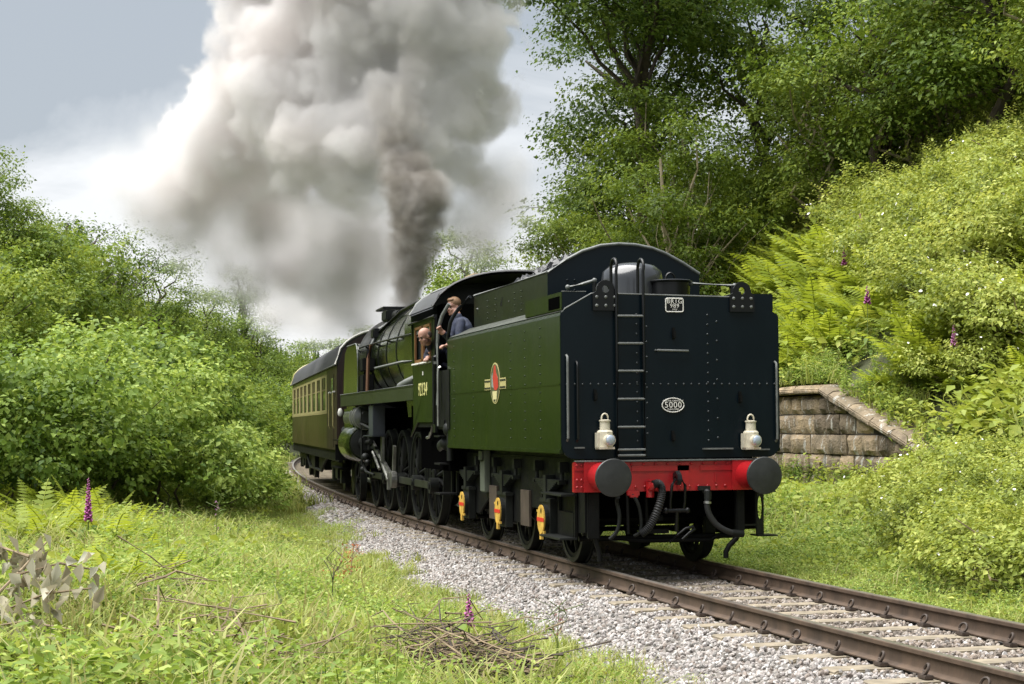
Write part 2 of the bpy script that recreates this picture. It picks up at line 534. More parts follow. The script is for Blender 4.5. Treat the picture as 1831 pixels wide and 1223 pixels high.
# ------------------------------------------------------------------ vegetation kit
def leaf_mat(name, dark, mid, light, transl=0.32, rough=0.48, hue=0.05, spec=0.16):
    m = bpy.data.materials.new(name); m.use_nodes = True
    t = m.node_tree; t.nodes.clear()
    out = nd(t, 'ShaderNodeOutputMaterial')
    at = nd(t, 'ShaderNodeAttribute', attribute_name='tone')
    oi = nd(t, 'ShaderNodeObjectInfo')
    ad = nd(t, 'ShaderNodeMath', operation='MULTIPLY_ADD'); ad.inputs[1].default_value = 0.30; 
    sb = nd(t, 'ShaderNodeMath', operation='SUBTRACT'); sb.inputs[1].default_value = 0.15
    t.links.new(oi.outputs['Random'], ad.inputs[0]); t.links.new(at.outputs['Fac'], ad.inputs[2]); t.links.new(ad.outputs[0], sb.inputs[0])
    cr = nd(t, 'ShaderNodeValToRGB')
    e = cr.color_ramp.elements
    e[0].position = 0.0; e[0].color = (*dark, 1); e[1].position = 1.0; e[1].color = (*light, 1)
    k = e.new(0.5); k.color = (*mid, 1)
    t.links.new(sb.outputs[0], cr.inputs[0])
    b = nd(t, 'ShaderNodeBsdfPrincipled'); b.inputs['Roughness'].default_value = rough; b.inputs['Specular IOR Level'].default_value = spec
    tr = nd(t, 'ShaderNodeBsdfTranslucent')
    mx = nd(t, 'ShaderNodeMixShader'); mx.inputs[0].default_value = transl
    hs = nd(t, 'ShaderNodeHueSaturation'); hs.inputs['Value'].default_value = 1.6; hs.inputs['Saturation'].default_value = 1.05; hs.inputs['Hue'].default_value = 0.485
    t.links.new(cr.outputs[0], b.inputs['Base Color']); t.links.new(cr.outputs[0], hs.inputs['Color']); t.links.new(hs.outputs[0], tr.inputs['Color'])
    t.links.new(b.outputs[0], mx.inputs[1]); t.links.new(tr.outputs[0], mx.inputs[2]); t.links.new(mx.outputs[0], out.inputs['Surface'])
    return m

LM_HAZEL = leaf_mat('hazel_leaf', (0.050, 0.095, 0.015), (0.165, 0.250, 0.040), (0.40, 0.49, 0.13))
LM_DARK = leaf_mat('dark_leaf', (0.030, 0.060, 0.011), (0.076, 0.130, 0.020), (0.165, 0.225, 0.040))
LM_MID = leaf_mat('mid_leaf', (0.046, 0.082, 0.012), (0.132, 0.202, 0.029), (0.28, 0.345, 0.065))
LM_OLIVE = leaf_mat('olive_leaf', (0.045, 0.074, 0.011), (0.125, 0.185, 0.026), (0.25, 0.31, 0.055))
LM_BRAMBLE = leaf_mat('bramble_leaf', (0.085, 0.115, 0.018), (0.235, 0.290, 0.048), (0.45, 0.48, 0.13))
LM_FERN = leaf_mat('fern_leaf', (0.115, 0.160, 0.020), (0.215, 0.275, 0.032), (0.34, 0.39, 0.065), 0.40)
LM_GRASS = leaf_mat('grass_blade', (0.095, 0.125, 0.024), (0.245, 0.295, 0.066), (0.46, 0.47, 0.18), 0.36)
LM_WEED = leaf_mat('weed_leaf', (0.062, 0.105, 0.018), (0.205, 0.298, 0.054), (0.44, 0.50, 0.15), 0.36)
LM_FAR = leaf_mat('distant_conifer', (0.016, 0.035, 0.022), (0.024, 0.050, 0.030), (0.035, 0.065, 0.038), 0.1)
LM_DRY = leaf_mat('withered_leaf', (0.20, 0.17, 0.11), (0.36, 0.33, 0.22), (0.48, 0.47, 0.37), 0.25)
M_PETAL = mat('white_petal', (0.78, 0.76, 0.74), 0.6)
M_STEM = mat('pale_grey_bark', (0.27, 0.225, 0.14), 0.85, var=0.4, vscale=6)
M_BARK = mat('brown_bark', (0.065, 0.050, 0.033), 0.9, var=0.4, vscale=5, bump=0.5, bscale=12)
M_TWIG = mat('dry_twig', (0.22, 0.165, 0.10), 0.9, var=0.4, vscale=8)
M_DARKTWIG = mat('dark_twig', (0.06, 0.045, 0.035), 0.9)
M_GSTEM = mat('green_stem', (0.10, 0.14, 0.03), 0.7)

def nrm(v): return v / np.maximum(np.linalg.norm(v, axis=-1, keepdims=True), 1e-9)

def leaves_arrays(C, N, D, L, W, fold=0.12):
    D = nrm(D - N * (D * N).sum(-1, keepdims=True)); S = np.cross(D, N)
    L = L[:, None]; W = W[:, None]
    b = C - D * L * 0.5; t = C + D * L * 0.5 - N * L * 0.10
    mid = C - D * L * 0.06
    l = mid + S * W * 0.5 + N * W * fold; r = mid - S * W * 0.5 + N * W * fold
    V = np.stack([b, r, t, l], 1).reshape(-1, 3)
    i = np.arange(len(C)) * 4
    F = np.stack([np.stack([i, i + 1, i + 2], 1), np.stack([i, i + 2, i + 3], 1)], 1).reshape(-1, 3)
    return V, F

def mesh_from(name, parts, mats):
    """parts: list of (V, F(tri), tone per face, material index)"""
    V = np.concatenate([p[0] for p in parts]); off = 0; F = []; T = []; MI = []
    for v, f, tn, mi in parts:
        F.append(f + off); T.append(np.broadcast_to(tn, (len(f),))); MI.append(np.full(len(f), mi)); off += len(v)
    F = np.concatenate(F); T = np.concatenate(T); MI = np.concatenate(MI)
    me = bpy.data.meshes.new(name)
    me.vertices.add(len(V)); me.vertices.foreach_set('co', V.astype(np.float32).ravel())
    me.loops.add(F.size); me.loops.foreach_set('vertex_index', F.astype(np.int32).ravel())
    me.polygons.add(len(F)); me.polygons.foreach_set('loop_start', (np.arange(len(F)) * 3).astype(np.int32))
    for m in mats: me.materials.append(m)
    me.polygons.foreach_set('material_index', MI.astype(np.int32))
    a = me.attributes.new('tone', 'FLOAT', 'FACE'); a.data.foreach_set('value', T.astype(np.float32))
    me.update(calc_edges=True)
    return me

def tri(mb):
    F = []
    for f in mb.f:
        for k in range(1, len(f) - 1): F.append((f[0], f[k], f[k + 1]))
    return np.array(mb.v, float), np.array(F)

def crown(rng, blobs, n, leaf, shoots=46, shoot_len=0.55, mats=None, aspect=0.6, shell=0.55, up=0.5, droop=0.0, sub=22, subr=0.30, name='foliage', flowers=0, m=None, fl_size=0.05):
    """blobs: (x,y,z,rx,ry,rz). Leaves sit in twig clusters on and in the blobs, with gaps between the clusters"""
    B = np.array(blobs, float)
    area = (B[:, 3] * B[:, 4] + B[:, 4] * B[:, 5] + B[:, 3] * B[:, 5]); pr = area / area.sum()
    ncl = max(6, n // sub)
    bi = rng.choice(len(B), ncl, p=pr)
    d = nrm(rng.normal(size=(ncl, 3))); d[:, 2] = np.where((d[:, 2] < -0.35), -d[:, 2] * 0.6, d[:, 2]); d = nrm(d)
    rr = 1 - (1 - shell) * rng.random(ncl) ** 1.3
    rr *= 1 + 0.14 * np.clip(rng.normal(size=ncl), -1.5, 1.5)
    cc = B[bi, :3] + d * B[bi, 3:] * rr[:, None]
    ctone = np.clip(rng.normal(0.5, 0.17, ncl), 0.05, 0.95)
    # leaves of one blob share part of a tone, so that the crown shows patches
    btone = rng.normal(0, 0.07, len(B))[bi]
    k = rng.integers(0, ncl, n)
    sr = subr * (0.6 + 0.8 * rng.random(ncl))
    off = np.clip(rng.normal(size=(n, 3)), -1.7, 1.7) * sr[k][:, None] * np.array([1, 1, 0.50])
    C = cc[k] + off; C[:, 2] -= droop * np.abs(off[:, :2]).sum(1)
    outw = nrm(d[k] * 0.8 + nrm(off + 1e-6) * 0.5)
    N = nrm(outw * (1 - up) + np.array([0, 0, 1.0]) * up + rng.normal(size=(n, 3)) * 0.36)
    D = nrm(outw + rng.normal(size=(n, 3)) * 0.6 + np.array([0, 0, -0.35]))
    L = leaf * (0.5 + 0.9 * rng.random(n) ** 1.5)
    V, F = leaves_arrays(C, N, D, L, L * aspect)
    tone = np.clip(ctone[k] + btone[k] + rng.normal(0, 0.16, n), 0, 1)
    parts = [(V, F, np.repeat(tone, 2), 0)]
    mats = [m or LM_MID]
    # shoots that stand out of the outline, with leaves in pairs along them
    if shoots:
        kk = rng.choice(np.nonzero(d[:, 2] > -0.2)[0], shoots)
        p0 = cc[kk]; dirn = nrm(d[kk] * 0.8 + np.array([0, 0, 0.75]) + rng.normal(size=(shoots, 3)) * 0.45); ln = shoot_len * (0.5 + 0.8 * rng.random(shoots))
        J = 12; t = np.linspace(0.15, 1, J)
        C2 = p0[:, None] + dirn[:, None] * (ln[:, None] * t)[..., None] + np.array([0, 0, -0.28]) * (ln[:, None] * t ** 2)[..., None]
        sdv = nrm(np.cross(dirn, np.array([0.1, 0.05, 1.0])))[:, None] * np.where(np.arange(J) % 2, 1, -1)[None, :, None]
        L2 = leaf * (1.15 - 0.55 * t)[None, :] * (0.8 + 0.4 * rng.random((shoots, J)))
        C2 = (C2 + sdv * L2[..., None] * 0.5).reshape(-1, 3); D2 = (sdv * 0.8 + dirn[:, None] * 0.6 + rng.normal(size=(shoots, J, 3)) * 0.25).reshape(-1, 3)
        N2 = nrm(np.array([0, 0, 1.0]) + rng.normal(size=(shoots * J, 3)) * 0.4)
        V2, F2 = leaves_arrays(C2, N2, nrm(D2), L2.ravel(), L2.ravel() * aspect)
        tn = np.clip(rng.normal(0.68, 0.15, shoots), 0, 1)
        parts.append((V2, F2, np.repeat(tn, J * 2), 0))
    if flowers:
        sel = np.nonzero(d[:, 2] > -0.1)[0]
        kk = rng.choice(sel, flowers)
        c = cc[kk] + d[kk] * sr[kk][:, None] * 1.0 + rng.normal(size=(flowers, 3)) * 0.07
        nn = nrm(d[kk] + np.array([-0.5, -0.6, 0.5]) + rng.normal(size=(flowers, 3)) * 0.3)
        V2 = []; F2 = []
        D0 = nrm(np.cross(nn, rng.normal(size=(flowers, 3))))
        S0 = np.cross(nn, D0); q = fl_size * (0.6 + 0.6 * rng.random(flowers))[:, None]
        for j in range(6):
            a = j * PI / 3; V2.append(c + (D0 * math.cos(a) + S0 * math.sin(a)) * q * (0.5 if j % 2 else 0.42))
        V2 = np.stack(V2, 1).reshape(-1, 3); i = np.arange(flowers) * 6
        F2 = np.stack([np.stack([i, i + j, i + j + 1], 1) for j in range(1, 5)], 1).reshape(-1, 3)
        parts.append((V2, F2, 0.5, 1)); mats.append(M_PETAL)
    return mesh_from(name, parts, mats), cc

def limbs(rng, base_r, targets, wob=0.12, taper=0.25, fork=0.0):
    """a trunk that forks into limbs reaching the given points"""
    mb = MB()
    x0, y0, z0, r0 = targets[0]
    for i, (x, y, z, r) in enumerate(targets):
        P = []
        if fork and i:                       # springs from the trunk part of the way up
            f = min(0.95, max(0.15, z / z0 * fork + rng.random() * 0.15)); bx, by, bz = x0 * f ** 1.25, y0 * f ** 1.25, z0 * f
            for t in np.linspace(0, 1, 6):
                P.append((bx + (x - bx) * t + rng.normal() * wob * t * (1 - t), by + (y - by) * t + rng.normal() * wob * t * (1 - t), bz + (z - bz) * (t ** 0.8)))
            mb.tube(P, r, 6, radii=[r * (1 - (1 - taper) * t) for t in np.linspace(0, 1, 6)], caps=False)
            continue
        for t in np.linspace(0, 1, 8):
            px = x * (t ** 1.25) + rng.normal() * wob * t * (1 - t) * 2
            py = y * (t ** 1.25) + rng.normal() * wob * t * (1 - t) * 2
            P.append((px, py, -0.15 + (z + 0.15) * t))
        mb.tube(P, r, 6, radii=[r * (1 - (1 - taper) * t) for t in np.linspace(0, 1, 8)], caps=False)
    return mb

def dome_blobs(rng, w, h, n=9, flat=0.55, lift=0.25):
    out = []
    for i in range(n):
        a = rng.random() * 2 * PI; r = math.sqrt(rng.random()) * w * 0.36
        hh = h * (0.45 + 0.55 * rng.random()) * (1 - 0.5 * (r / (w * 0.5)) ** 2)
        s = w * (0.17 + 0.12 * rng.random())
        out.append((r * math.cos(a), r * math.sin(a), max(h * lift, hh - s * 0.6), s, s, s * (0.6 + 0.4 * rng.random())))
    for a in np.linspace(0, 2 * PI, 7)[:-1]:
        s = w * 0.18; out.append((w * 0.32 * math.cos(a), w * 0.32 * math.sin(a), h * 0.28, s, s, h * 0.26))
    return out

VR = np.random.default_rng(5)
PROTO = {}
def proto(kind, foliage, stems, stem_mat, names=('stems', 'foliage')):
    PROTO.setdefault(kind, []).append((foliage, stems.mesh(names[0], stem_mat, smooth=60, fixn=False) if stems else None, names))

def make_bush(kind, n_var, w, h, n, leaf, m, stem_mat=M_BARK, flowers=0, nb=9, names=('stems', 'foliage'), ns=7, **kw):
    for k in range(n_var):
        rg = np.random.default_rng(abs(hash(kind)) % 1000 + k * 17 if False else sum(map(ord, kind)) + k * 17)
        bl = dome_blobs(rg, w, h, nb)
        fo, cc = crown(rg, bl, n, leaf, m=m, flowers=flowers, **kw)
        pick = cc[rg.choice(len(cc), ns)]
        proto(kind, fo, limbs(rg, 0, [(*p, 0.018 + 0.02 * rg.random()) for p in pick], wob=0.3), stem_mat, names)

make_bush('hazel', 3, 4.2, 3.3, 13000, 0.105, LM_HAZEL, nb=11, aspect=0.72, sub=38, subr=0.175)
make_bush('thicket', 3, 3.6, 3.2, 9500, 0.11, LM_MID, nb=10, aspect=0.6, sub=44, subr=0.18)
make_bush('dark_thicket', 2, 3.6, 3.4, 9000, 0.11, LM_DARK, nb=10, aspect=0.6, sub=44, subr=0.18)
make_bush('olive_thicket', 2, 3.6, 3.4, 10500, 0.095, LM_OLIVE, M_STEM, nb=10, aspect=0.5, sub=44, subr=0.18, ns=12)
make_bush('bramble', 3, 2.6, 1.35, 8500, 0.075, LM_BRAMBLE, M_TWIG, flowers=34, nb=10, aspect=0.62, sub=30, subr=0.125, ns=9)
make_bush('elder', 1, 3.0, 2.4, 7500, 0.085, LM_MID, flowers=110, nb=9, aspect=0.5, sub=30, subr=0.19, fl_size=0.10)

def make_tree(kind, n_var, h, w, n, leaf, m, bark, trunk_r=0.2, base=0.3, fork=0.6, nb=14, ns=16, **kw):
    for k in range(n_var):
        rg = np.random.default_rng(sum(map(ord, kind)) * 3 + k * 31)
        bl = []
        for i in range(nb):
            t = rg.random(); a = rg.random() * 2 * PI
            env = math.sin(PI * min(0.98, 0.12 + 0.80 * t)) ** 0.7
            r = math.sqrt(rg.random()) * w * 0.40 * env; s = w * (0.13 + 0.10 * rg.random())
            bl.append((r * math.cos(a), r * math.sin(a), h * (base + (0.94 - base) * t) - s * 0.4, s, s, s * 0.75))
        fo, cc = crown(rg, bl, n, leaf, m=m, **kw)
        tg = [(b[0], b[1], b[2], trunk_r * (0.3 + 0.25 * rg.random())) for b in (bl[:13] if fork else bl)] + [(*cc[j], trunk_r * 0.14) for j in rg.choice(len(cc), ns)]
        tg[0] = (0.1, 0.1, h * 0.8, trunk_r)
        proto(kind, fo, limbs(rg, 0, tg, wob=0.5, fork=fork), bark, ('trunk', 'crown'))
make_tree('oak', 2, 10.0, 8.5, 24000, 0.125, LM_DARK, M_BARK, 0.28, nb=20, aspect=0.62, sub=60, subr=0.36)
make_tree('tall_oak', 1, 16.0, 11.0, 46000, 0.15, LM_DARK, M_BARK, 0.20, base=0.56, fork=0.6, ns=4, nb=38, shell=0.15, aspect=0.62, sub=60, subr=0.36)
make_tree('hawthorn', 3, 6.5, 5.2, 22000, 0.115, LM_OLIVE, M_STEM, 0.13, base=0.18, fork=0.0, nb=20, ns=34, aspect=0.5, sub=54, subr=0.22)
make_tree('sycamore', 2, 7.5, 5.5, 16000, 0.12, LM_MID, M_BARK, 0.16, base=0.12, nb=18, aspect=0.65, sub=50, subr=0.30)
make_tree('sparse_thorn', 1, 4.6, 4.6, 4600, 0.085, LM_DARK, M_BARK, 0.10, base=0.45, nb=15, ns=46, aspect=0.5, sub=30, subr=0.22)

# bracken
def fern_mesh(seed, fronds=9, size=1.0):
    rg = np.random.default_rng(seed)
    parts = []
    for f in range(fronds):
        a = 2 * PI * (f + rg.random() * 0.8) / fronds; tilt = rg.uniform(0.35, 1.05); Ln = size * rg.uniform(0.75, 1.15)
        tone = np.clip(rg.normal(0.5, 0.17), 0.05, 0.95)
        k = 15
        t = np.linspace(0, 1, k)
        ang = tilt * 0.55 + t * (0.55 + 0.75 * rg.random())             # from the vertical
        dr = np.sin(ang); dz = np.cos(ang)
        r = np.concatenate([[0], np.cumsum((dr[1:] + dr[:-1]) / 2)]) * Ln / (k - 1); z = np.concatenate([[0], np.cumsum((dz[1:] + dz[:-1]) / 2)]) * Ln / (k - 1)
        h = np.array([math.cos(a), math.sin(a), 0]); sd = np.array([-math.sin(a), math.cos(a), 0])
        P = h * r[:, None] + np.array([0, 0, 1.0]) * z[:, None]
        Tn = nrm(h * dr[:, None] + np.array([0, 0, 1.0]) * dz[:, None]); Nn = np.cross(Tn, sd) * -1
        Nn = np.where(Nn[:, 2:3] < 0, -Nn, Nn)
        for i in range(3, k):
            tt = t[i]; pl = Ln * 0.34 * (1 - tt) ** 0.75 * min(1, (tt - 0.10) * 5 + 0.35) + 0.01
            for sgn in (-1, 1):
                dirn = nrm(sd * sgn * 0.9 + Tn[i] * 0.42 - Nn[i] * 0.12 + rg.normal(size=3) * 0.06)
                wv = np.cross(dirn, Nn[i]) * (Ln * 0.036)
                p0 = P[i]; V = [p0 - wv * 0.6, p0 + wv * 0.6]
                m1 = p0 + dirn * pl * 0.5 - Nn[i] * pl * 0.04
                V += [m1 - wv * 0.75, m1 + wv * 0.75, p0 + dirn * pl - Nn[i] * pl * 0.16]
                parts.append((np.array(V), np.array([(0, 1, 3), (0, 3, 2), (2, 3, 4)]), np.clip(tone + rg.normal(0, 0.08), 0, 1), 0))
        mb = MB(); mb.tube([tuple(p) for p in P[::2]], 0.006, 3, caps=False)
        v, fc = tri(mb); parts.append((v, fc, 0.9, 0))
    return mesh_from('fronds', parts, [LM_FERN])
FERN_ME = [fern_mesh(s, 8 + s % 3, 1.0) for s in range(5)]

# small stuff for the ground: grass tufts, weed clumps
def tuft(seed, blades=22, h=0.35, spread=0.12, m=None, wid=0.010):
    rg = np.random.default_rng(seed); parts = []
    for i in range(blades):
        b = np.append(rg.normal(size=2) * spread, 0); a = rg.random() * 2 * PI; ln = h * rg.uniform(0.45, 1.1); bend = rg.uniform(0.15, 0.9)
        d = np.array([math.cos(a), math.sin(a), 0]); s = np.array([-math.sin(a), math.cos(a), 0]) * wid * rg.uniform(0.6, 1.3)
        p1 = b + d * ln * 0.18 * bend + np.array([0, 0, ln * 0.5]); p2 = b + d * ln * (0.30 + 0.45 * bend) + np.array([0, 0, ln * (0.95 - 0.4 * bend)])
        V = np.array([b - s, b + s, p1 - s * 0.8, p1 + s * 0.8, p2])
        parts.append((V, np.array([(0, 1, 3), (0, 3, 2), (2, 3, 4)]), np.clip(rg.normal(0.5, 0.2), 0, 1), 0))
    return mesh_from('grass_tuft', parts, [m or LM_GRASS])
def weed(seed, n=34, h=0.28, spread=0.16, leaf=0.075, m=None, aspect=0.6):
    rg = np.random.default_rng(seed)
    C = np.stack([rg.normal(size=n) * spread, rg.normal(size=n) * spread, h * rg.random(n) ** 0.7], 1)
    N = nrm(np.array([0, 0, 1.0]) + rg.normal(size=(n, 3)) * 0.45); D = rg.normal(size=(n, 3))
    L = leaf * (0.55 + 0.9 * rg.random(n))
    V, F = leaves_arrays(C, N, D, L, L * aspect)
    tone = np.clip(rg.normal(0.5, 0.2, n), 0, 1)
    return mesh_from('weed_clump', [(V, F, np.repeat(tone, 2), 0)], [m or LM_WEED])
# ------------------------------------------------------------------ shared train materials
M_GREEN = mat('loco_green_paint', (0.0058, 0.0138, 0.0010), 0.32, var=0.38, vscale=3.2, var_col=(0.0095, 0.0180, 0.0025), stretch=(1, 1, 0.28), coat=0.05, bump=0.03, bscale=5, spec=0.22)
M_NAVY = mat('rear_plate_paint', (0.0006, 0.0044, 0.0078), 0.30, var=0.6, vscale=3.0, var_col=(0.0024, 0.0070, 0.0108), stretch=(1, 1, 0.3), bump=0.05, bscale=3.5, spec=0.22)
M_BLACK = mat('black_enamel', (0.0035, 0.0039, 0.0044), 0.34, var=0.4, vscale=2.0, spec=0.35)
M_GRIME = mat('grimy_black_steel', (0.0036, 0.0038, 0.0036), 0.55, var=0.6, vscale=4.0, bump=0.15, bscale=30, spec=0.18)
M_GRIME2 = mat('oily_grey_steel', (0.0095, 0.0108, 0.0095), 0.5, var=0.6, vscale=3.0, bump=0.1, bscale=30, spec=0.25)
M_STEEL = mat('bright_steel', (0.33, 0.33, 0.31), 0.38, 0.9, var=0.3, vscale=6)
M_EDGE = mat('pale_grey_edge', (0.13, 0.137, 0.13), 0.45, var=0.3, vscale=9)  # one pale grey for edge lines, rails, rungs and pipes
M_RED = mat('buffer_beam_red', (0.44, 0.009, 0.014), 0.36, var=0.5, vscale=4.0, var_col=(0.25, 0.008, 0.010), coat=0.2)
M_RUBBER = mat('hose_rubber', (0.014, 0.0145, 0.015), 0.6)
M_WHITE = mat('white_paint', (0.74, 0.72, 0.67), 0.45)
M_CREAM = mat('lamp_cream_paint', (0.60, 0.55, 0.43), 0.4, var=0.2, vscale=14)
M_YELLOW = mat('axlebox_yellow', (0.55, 0.34, 0.06), 0.45, var=0.3, vscale=12)
M_REDSTRIPE = mat('axlebox_red', (0.55, 0.03, 0.015), 0.45)
M_GOLD = mat('lining_gold', (0.42, 0.37, 0.16), 0.45)
M_GLASS = mat('lamp_lens', (0.45, 0.52, 0.62), 0.05, 0.2, spec=1.0)
M_COAL = mat('coal', (0.010, 0.010, 0.011), 0.32, bump=0.6, bscale=18)
M_BROWN = mat('axle_guard_brown', (0.06, 0.043, 0.032), 0.6, var=0.3, vscale=5)

def arc2(cx, cz, r, a0, a1, n):
    return [(cx + r * math.cos(rad(a0 + (a1 - a0) * i / n)), cz + r * math.sin(rad(a0 + (a1 - a0) * i / n))) for i in range(n + 1)]

def text_mesh(body, size, depth=0.004, align='CENTER', spacing=1.0, xs=1.0):
    c = bpy.data.curves.new('lettering', 'FONT')
    c.body = body; c.size = size; c.extrude = depth; c.align_x = align; c.align_y = 'CENTER'
    c.space_character = spacing; c.resolution_u = 3
    o = bpy.data.objects.new('lettering', c); COL.objects.link(o)
    bpy.context.view_layer.update()
    me = bpy.data.meshes.new_from_object(o.evaluated_get(bpy.context.evaluated_depsgraph_get()))
    bpy.data.objects.remove(o); bpy.data.curves.remove(c)
    if xs != 1.0: me.transform(Matrix.Diagonal((xs, 1, 1, 1)))
    me.materials.clear()
    return me

def text_part(name, body, size, parent, loc, rot, m, depth=0.004, spacing=1.0, xs=1.0):
    me = text_mesh(body, size, depth, 'CENTER', spacing, xs)
    me.materials.append(m)
    return inst(name, me, parent, loc, rot)
REAR = (PI / 2, 0, 0)          # reads from behind the train
SIDE = (PI / 2, 0, -PI / 2)    # reads from the left bank

def rivet_me():
    mb = MB(); mb.lathe([(0, 0.011), (0.005, 0.010), (0.009, 0.006), (0.010, 0.0)], (0, 0, 0), (0, 0, 1), 8, caps=False)
    return mb
def rivets(mb, pts, d, r=0.011):
    for p in pts:
        mb.lathe([(0, r), (r * 0.5, r * 0.9), (r * 0.85, r * 0.5), (r * 0.95, 0.0)], p, d, 7, caps=False)

def wheel(parent, x, y, r, side, mt=M_GRIME, tyre_m=M_GRIME2, spokes=12, crank=None, weight=False):
    """a wheel with flange and spokes; side -1: its face looks to -x"""
    w = MB()
    prof = [(-0.070, r - 0.055), (-0.070, r), (0.045, r + 0.004), (0.050, r + 0.030), (0.068, r + 0.030), (0.072, r - 0.055), (-0.070, r - 0.055)]
    w.lathe(prof, (x, y, r), (-side, 0, 0), 40, caps=False)
    o = w.build('wheel', tyre_m, parent, smooth=35)
    s = MB()
    s.lathe([(-0.055, r - 0.105), (-0.055, r - 0.05), (0.05, r - 0.05), (0.05, r - 0.105), (-0.055, r - 0.105)], (x, y, r), (-side, 0, 0), 32, caps=False)
    s.cyl((x + side * 0.10, y, r), (x - side * 0.06, y, r), r * 0.17, n=16)
    for k in range(spokes):
        t = 2 * PI * (k + 0.5) / spokes
        p0 = Vector((x + side * 0.03, y + math.cos(t) * r * 0.14, r + math.sin(t) * r * 0.14))
        p1 = Vector((x, y + math.cos(t) * (r - 0.09), r + math.sin(t) * (r - 0.09)))
        s.cyl(p0, p1, r * 0.05 + 0.008, r * 0.035 + 0.006, n=6, caps=False)
    s.build('wheel_centre', mt, o, smooth=40)
    if weight:
        a = crank + PI
        wm = MB()
        pts = []
        for i in range(13):
            t = a - 0.75 + 1.5 * i / 12
            pts.append((y + math.cos(t) * (r - 0.07), r + math.sin(t) * (r - 0.07)))
        for i in range(9):
            t = a + 0.62 - 1.24 * i / 8
            pts.append((y + math.cos(t) * (r * 0.62), r + math.sin(t) * (r * 0.62)))
        wm.prism(pts, 'x', x + side * 0.05, x + side * 0.02)
        wm.build('balance_weight', mt, o)
    return o

# ------------------------------------------------------------------ TENDER (buffer beam at y = 0, rails at z = 0, y forwards)
tender = thing('tender', 'dark green six wheeled locomotive tender with navy rear plate, ladder and red buffer beam', 'tender')
T = tender
TW = 1.287
tank = MB()
sec = [(-TW, 1.30), (-TW, 2.80)] + [(-TW + 0.10 - 0.10 * math.cos(rad(a)), 2.80 + 0.07 * math.sin(rad(a))) for a in (20, 45, 70)] + [(-1.13, 2.905), (-0.955, 2.985)]
sec = sec + [(-p[0], p[1]) for p in reversed(sec)]
tank.prism(sec, 'y', 0.012, 5.95)
tank.build('tank', M_GREEN, T, smooth=32)
lip = MB()
lip.bb(-TW - 0.012, -TW + 0.10, 0.015, 5.95, 1.285, 1.335)
lip.bb(TW - 0.10, TW + 0.012, 0.015, 5.95, 1.285, 1.335)
build_islands(lip, 'tank_bottom_edge', M_GREEN, T, bevel=0.008)
seam = MB()
seam.bb(-TW - 0.006, -TW + 0.01, 0.03, 5.93, 2.040, 2.056)
seam.build('tank_seam', M_GREEN, T)
rv = MB()
for yy in (0.85, 1.55, 2.25, 4.3, 5.5):
    rivets(rv, [(-TW - 0.001, yy, z) for z in np.arange(1.45, 2.78, 0.105)], (-1, 0, 0), 0.010)
rivets(rv, [(-0.975, yy, z) for yy in (2.9, 3.25, 4.3, 4.75) for z in (3.06, 3.14, 3.22, 3.3)], (-1, 0, 0), 0.012)
rv.build('rivets', M_GREEN, T, kind='stuff')
# shoulder strip between tank side and bunker; overhead light put into its pale colour
sh = MB()
sh.strip([[(-1.262, 0.02, 2.858), (-1.262, 5.94, 2.858)], [(-1.215, 0.02, 2.882), (-1.215, 5.94, 2.882)], [(-1.125, 0.02, 2.912), (-1.125, 5.94, 2.912)], [(-0.962, 0.02, 2.990), (-0.962, 5.94, 2.990)]])
sh.build('tank_shoulder', mat('toplit_grey_green', (0.060, 0.067, 0.054), 0.45, var=0.4, vscale=2.2, spec=0.3), T, smooth=60)

# rear plate with rounded lower corners and sloped shoulders
rp = MB()
pl = arc2(-1.285 + 0.16, 1.225 + 0.16, 0.16, 180, 270, 6) + [(1.125, 1.225)] + arc2(1.285 - 0.16, 1.225 + 0.16, 0.16, 270, 360, 6)[1:]
pl += arc2(1.285 - 0.06, 2.80, 0.06, 0, 40, 3) + [(0.95, 3.012), (0.92, 3.022), (-0.90, 3.052), (-0.93, 3.046)] + arc2(-1.285 + 0.06, 2.815, 0.06, 140, 180, 3)
rp.prism(pl, 'y', -0.012, 0.010)
rp.build('rear_plate', M_NAVY, T, bevel=0.006)
e = MB()
e.tube([(-1.268, -0.004, 2.84), (-1.235, -0.004, 2.882), (-0.93, -0.004, 3.052), (-0.90, -0.004, 3.058), (0.92, -0.004, 3.028)], 0.009, 6)
e.build('rear_plate_edge', M_EDGE, T)
r2 = MB()
rivets(r2, [(x, -0.012, 2.050) for x in np.arange(-1.22, 1.24, 0.0905)], (0, -1, 0), 0.013)
for xx, z0, z1, st in ((0.425, 1.42, 2.85, 0.108), (0.535, 1.45, 2.85, 0.217), (-0.41, 1.42, 2.85, 0.108), (-0.295, 1.5, 2.8, 0.17)):
    rivets(r2, [(xx, -0.012, z) for z in np.arange(z0, z1, st)], (0, -1, 0), 0.013)
r2.build('rivets', mat('rivet_steel', (0.022, 0.028, 0.032), 0.35), T, kind='stuff')
sm_ = MB()      # vertical lap seams
sm_.bb(-0.352, -0.226, -0.016, -0.011, 1.25, 2.98)
sm_.build('lap_seam', M_NAVY, T)
# ladder
def ladder():
    lo = empty('ladder'); lo.parent = T
    s = MB()
    for x in (-0.657, -0.344):
        pth = [(x, -0.06, 1.245), (x, -0.065, 2.2), (x, -0.065, 3.30)] + [(x + 0.01, -0.065 + 0.11 * (1 - math.cos(rad(a))), 3.33 + 0.115 * math.sin(rad(a))) for a in range(15, 181, 15)] + [(x + 0.01, 0.155, 3.0)]
        q = MB().tube(pth, 0.018, 8)
        q.build('ladder_rail', M_BLACK, lo, smooth=60)
    for z in (2.803, 2.499, 2.194, 1.884, 1.575, 1.325, 1.262):
        MB().cyl((-0.66, -0.068, z), (-0.34, -0.068, z), 0.0135, n=8).build('rung', M_EDGE, lo, smooth=60)
ladder()
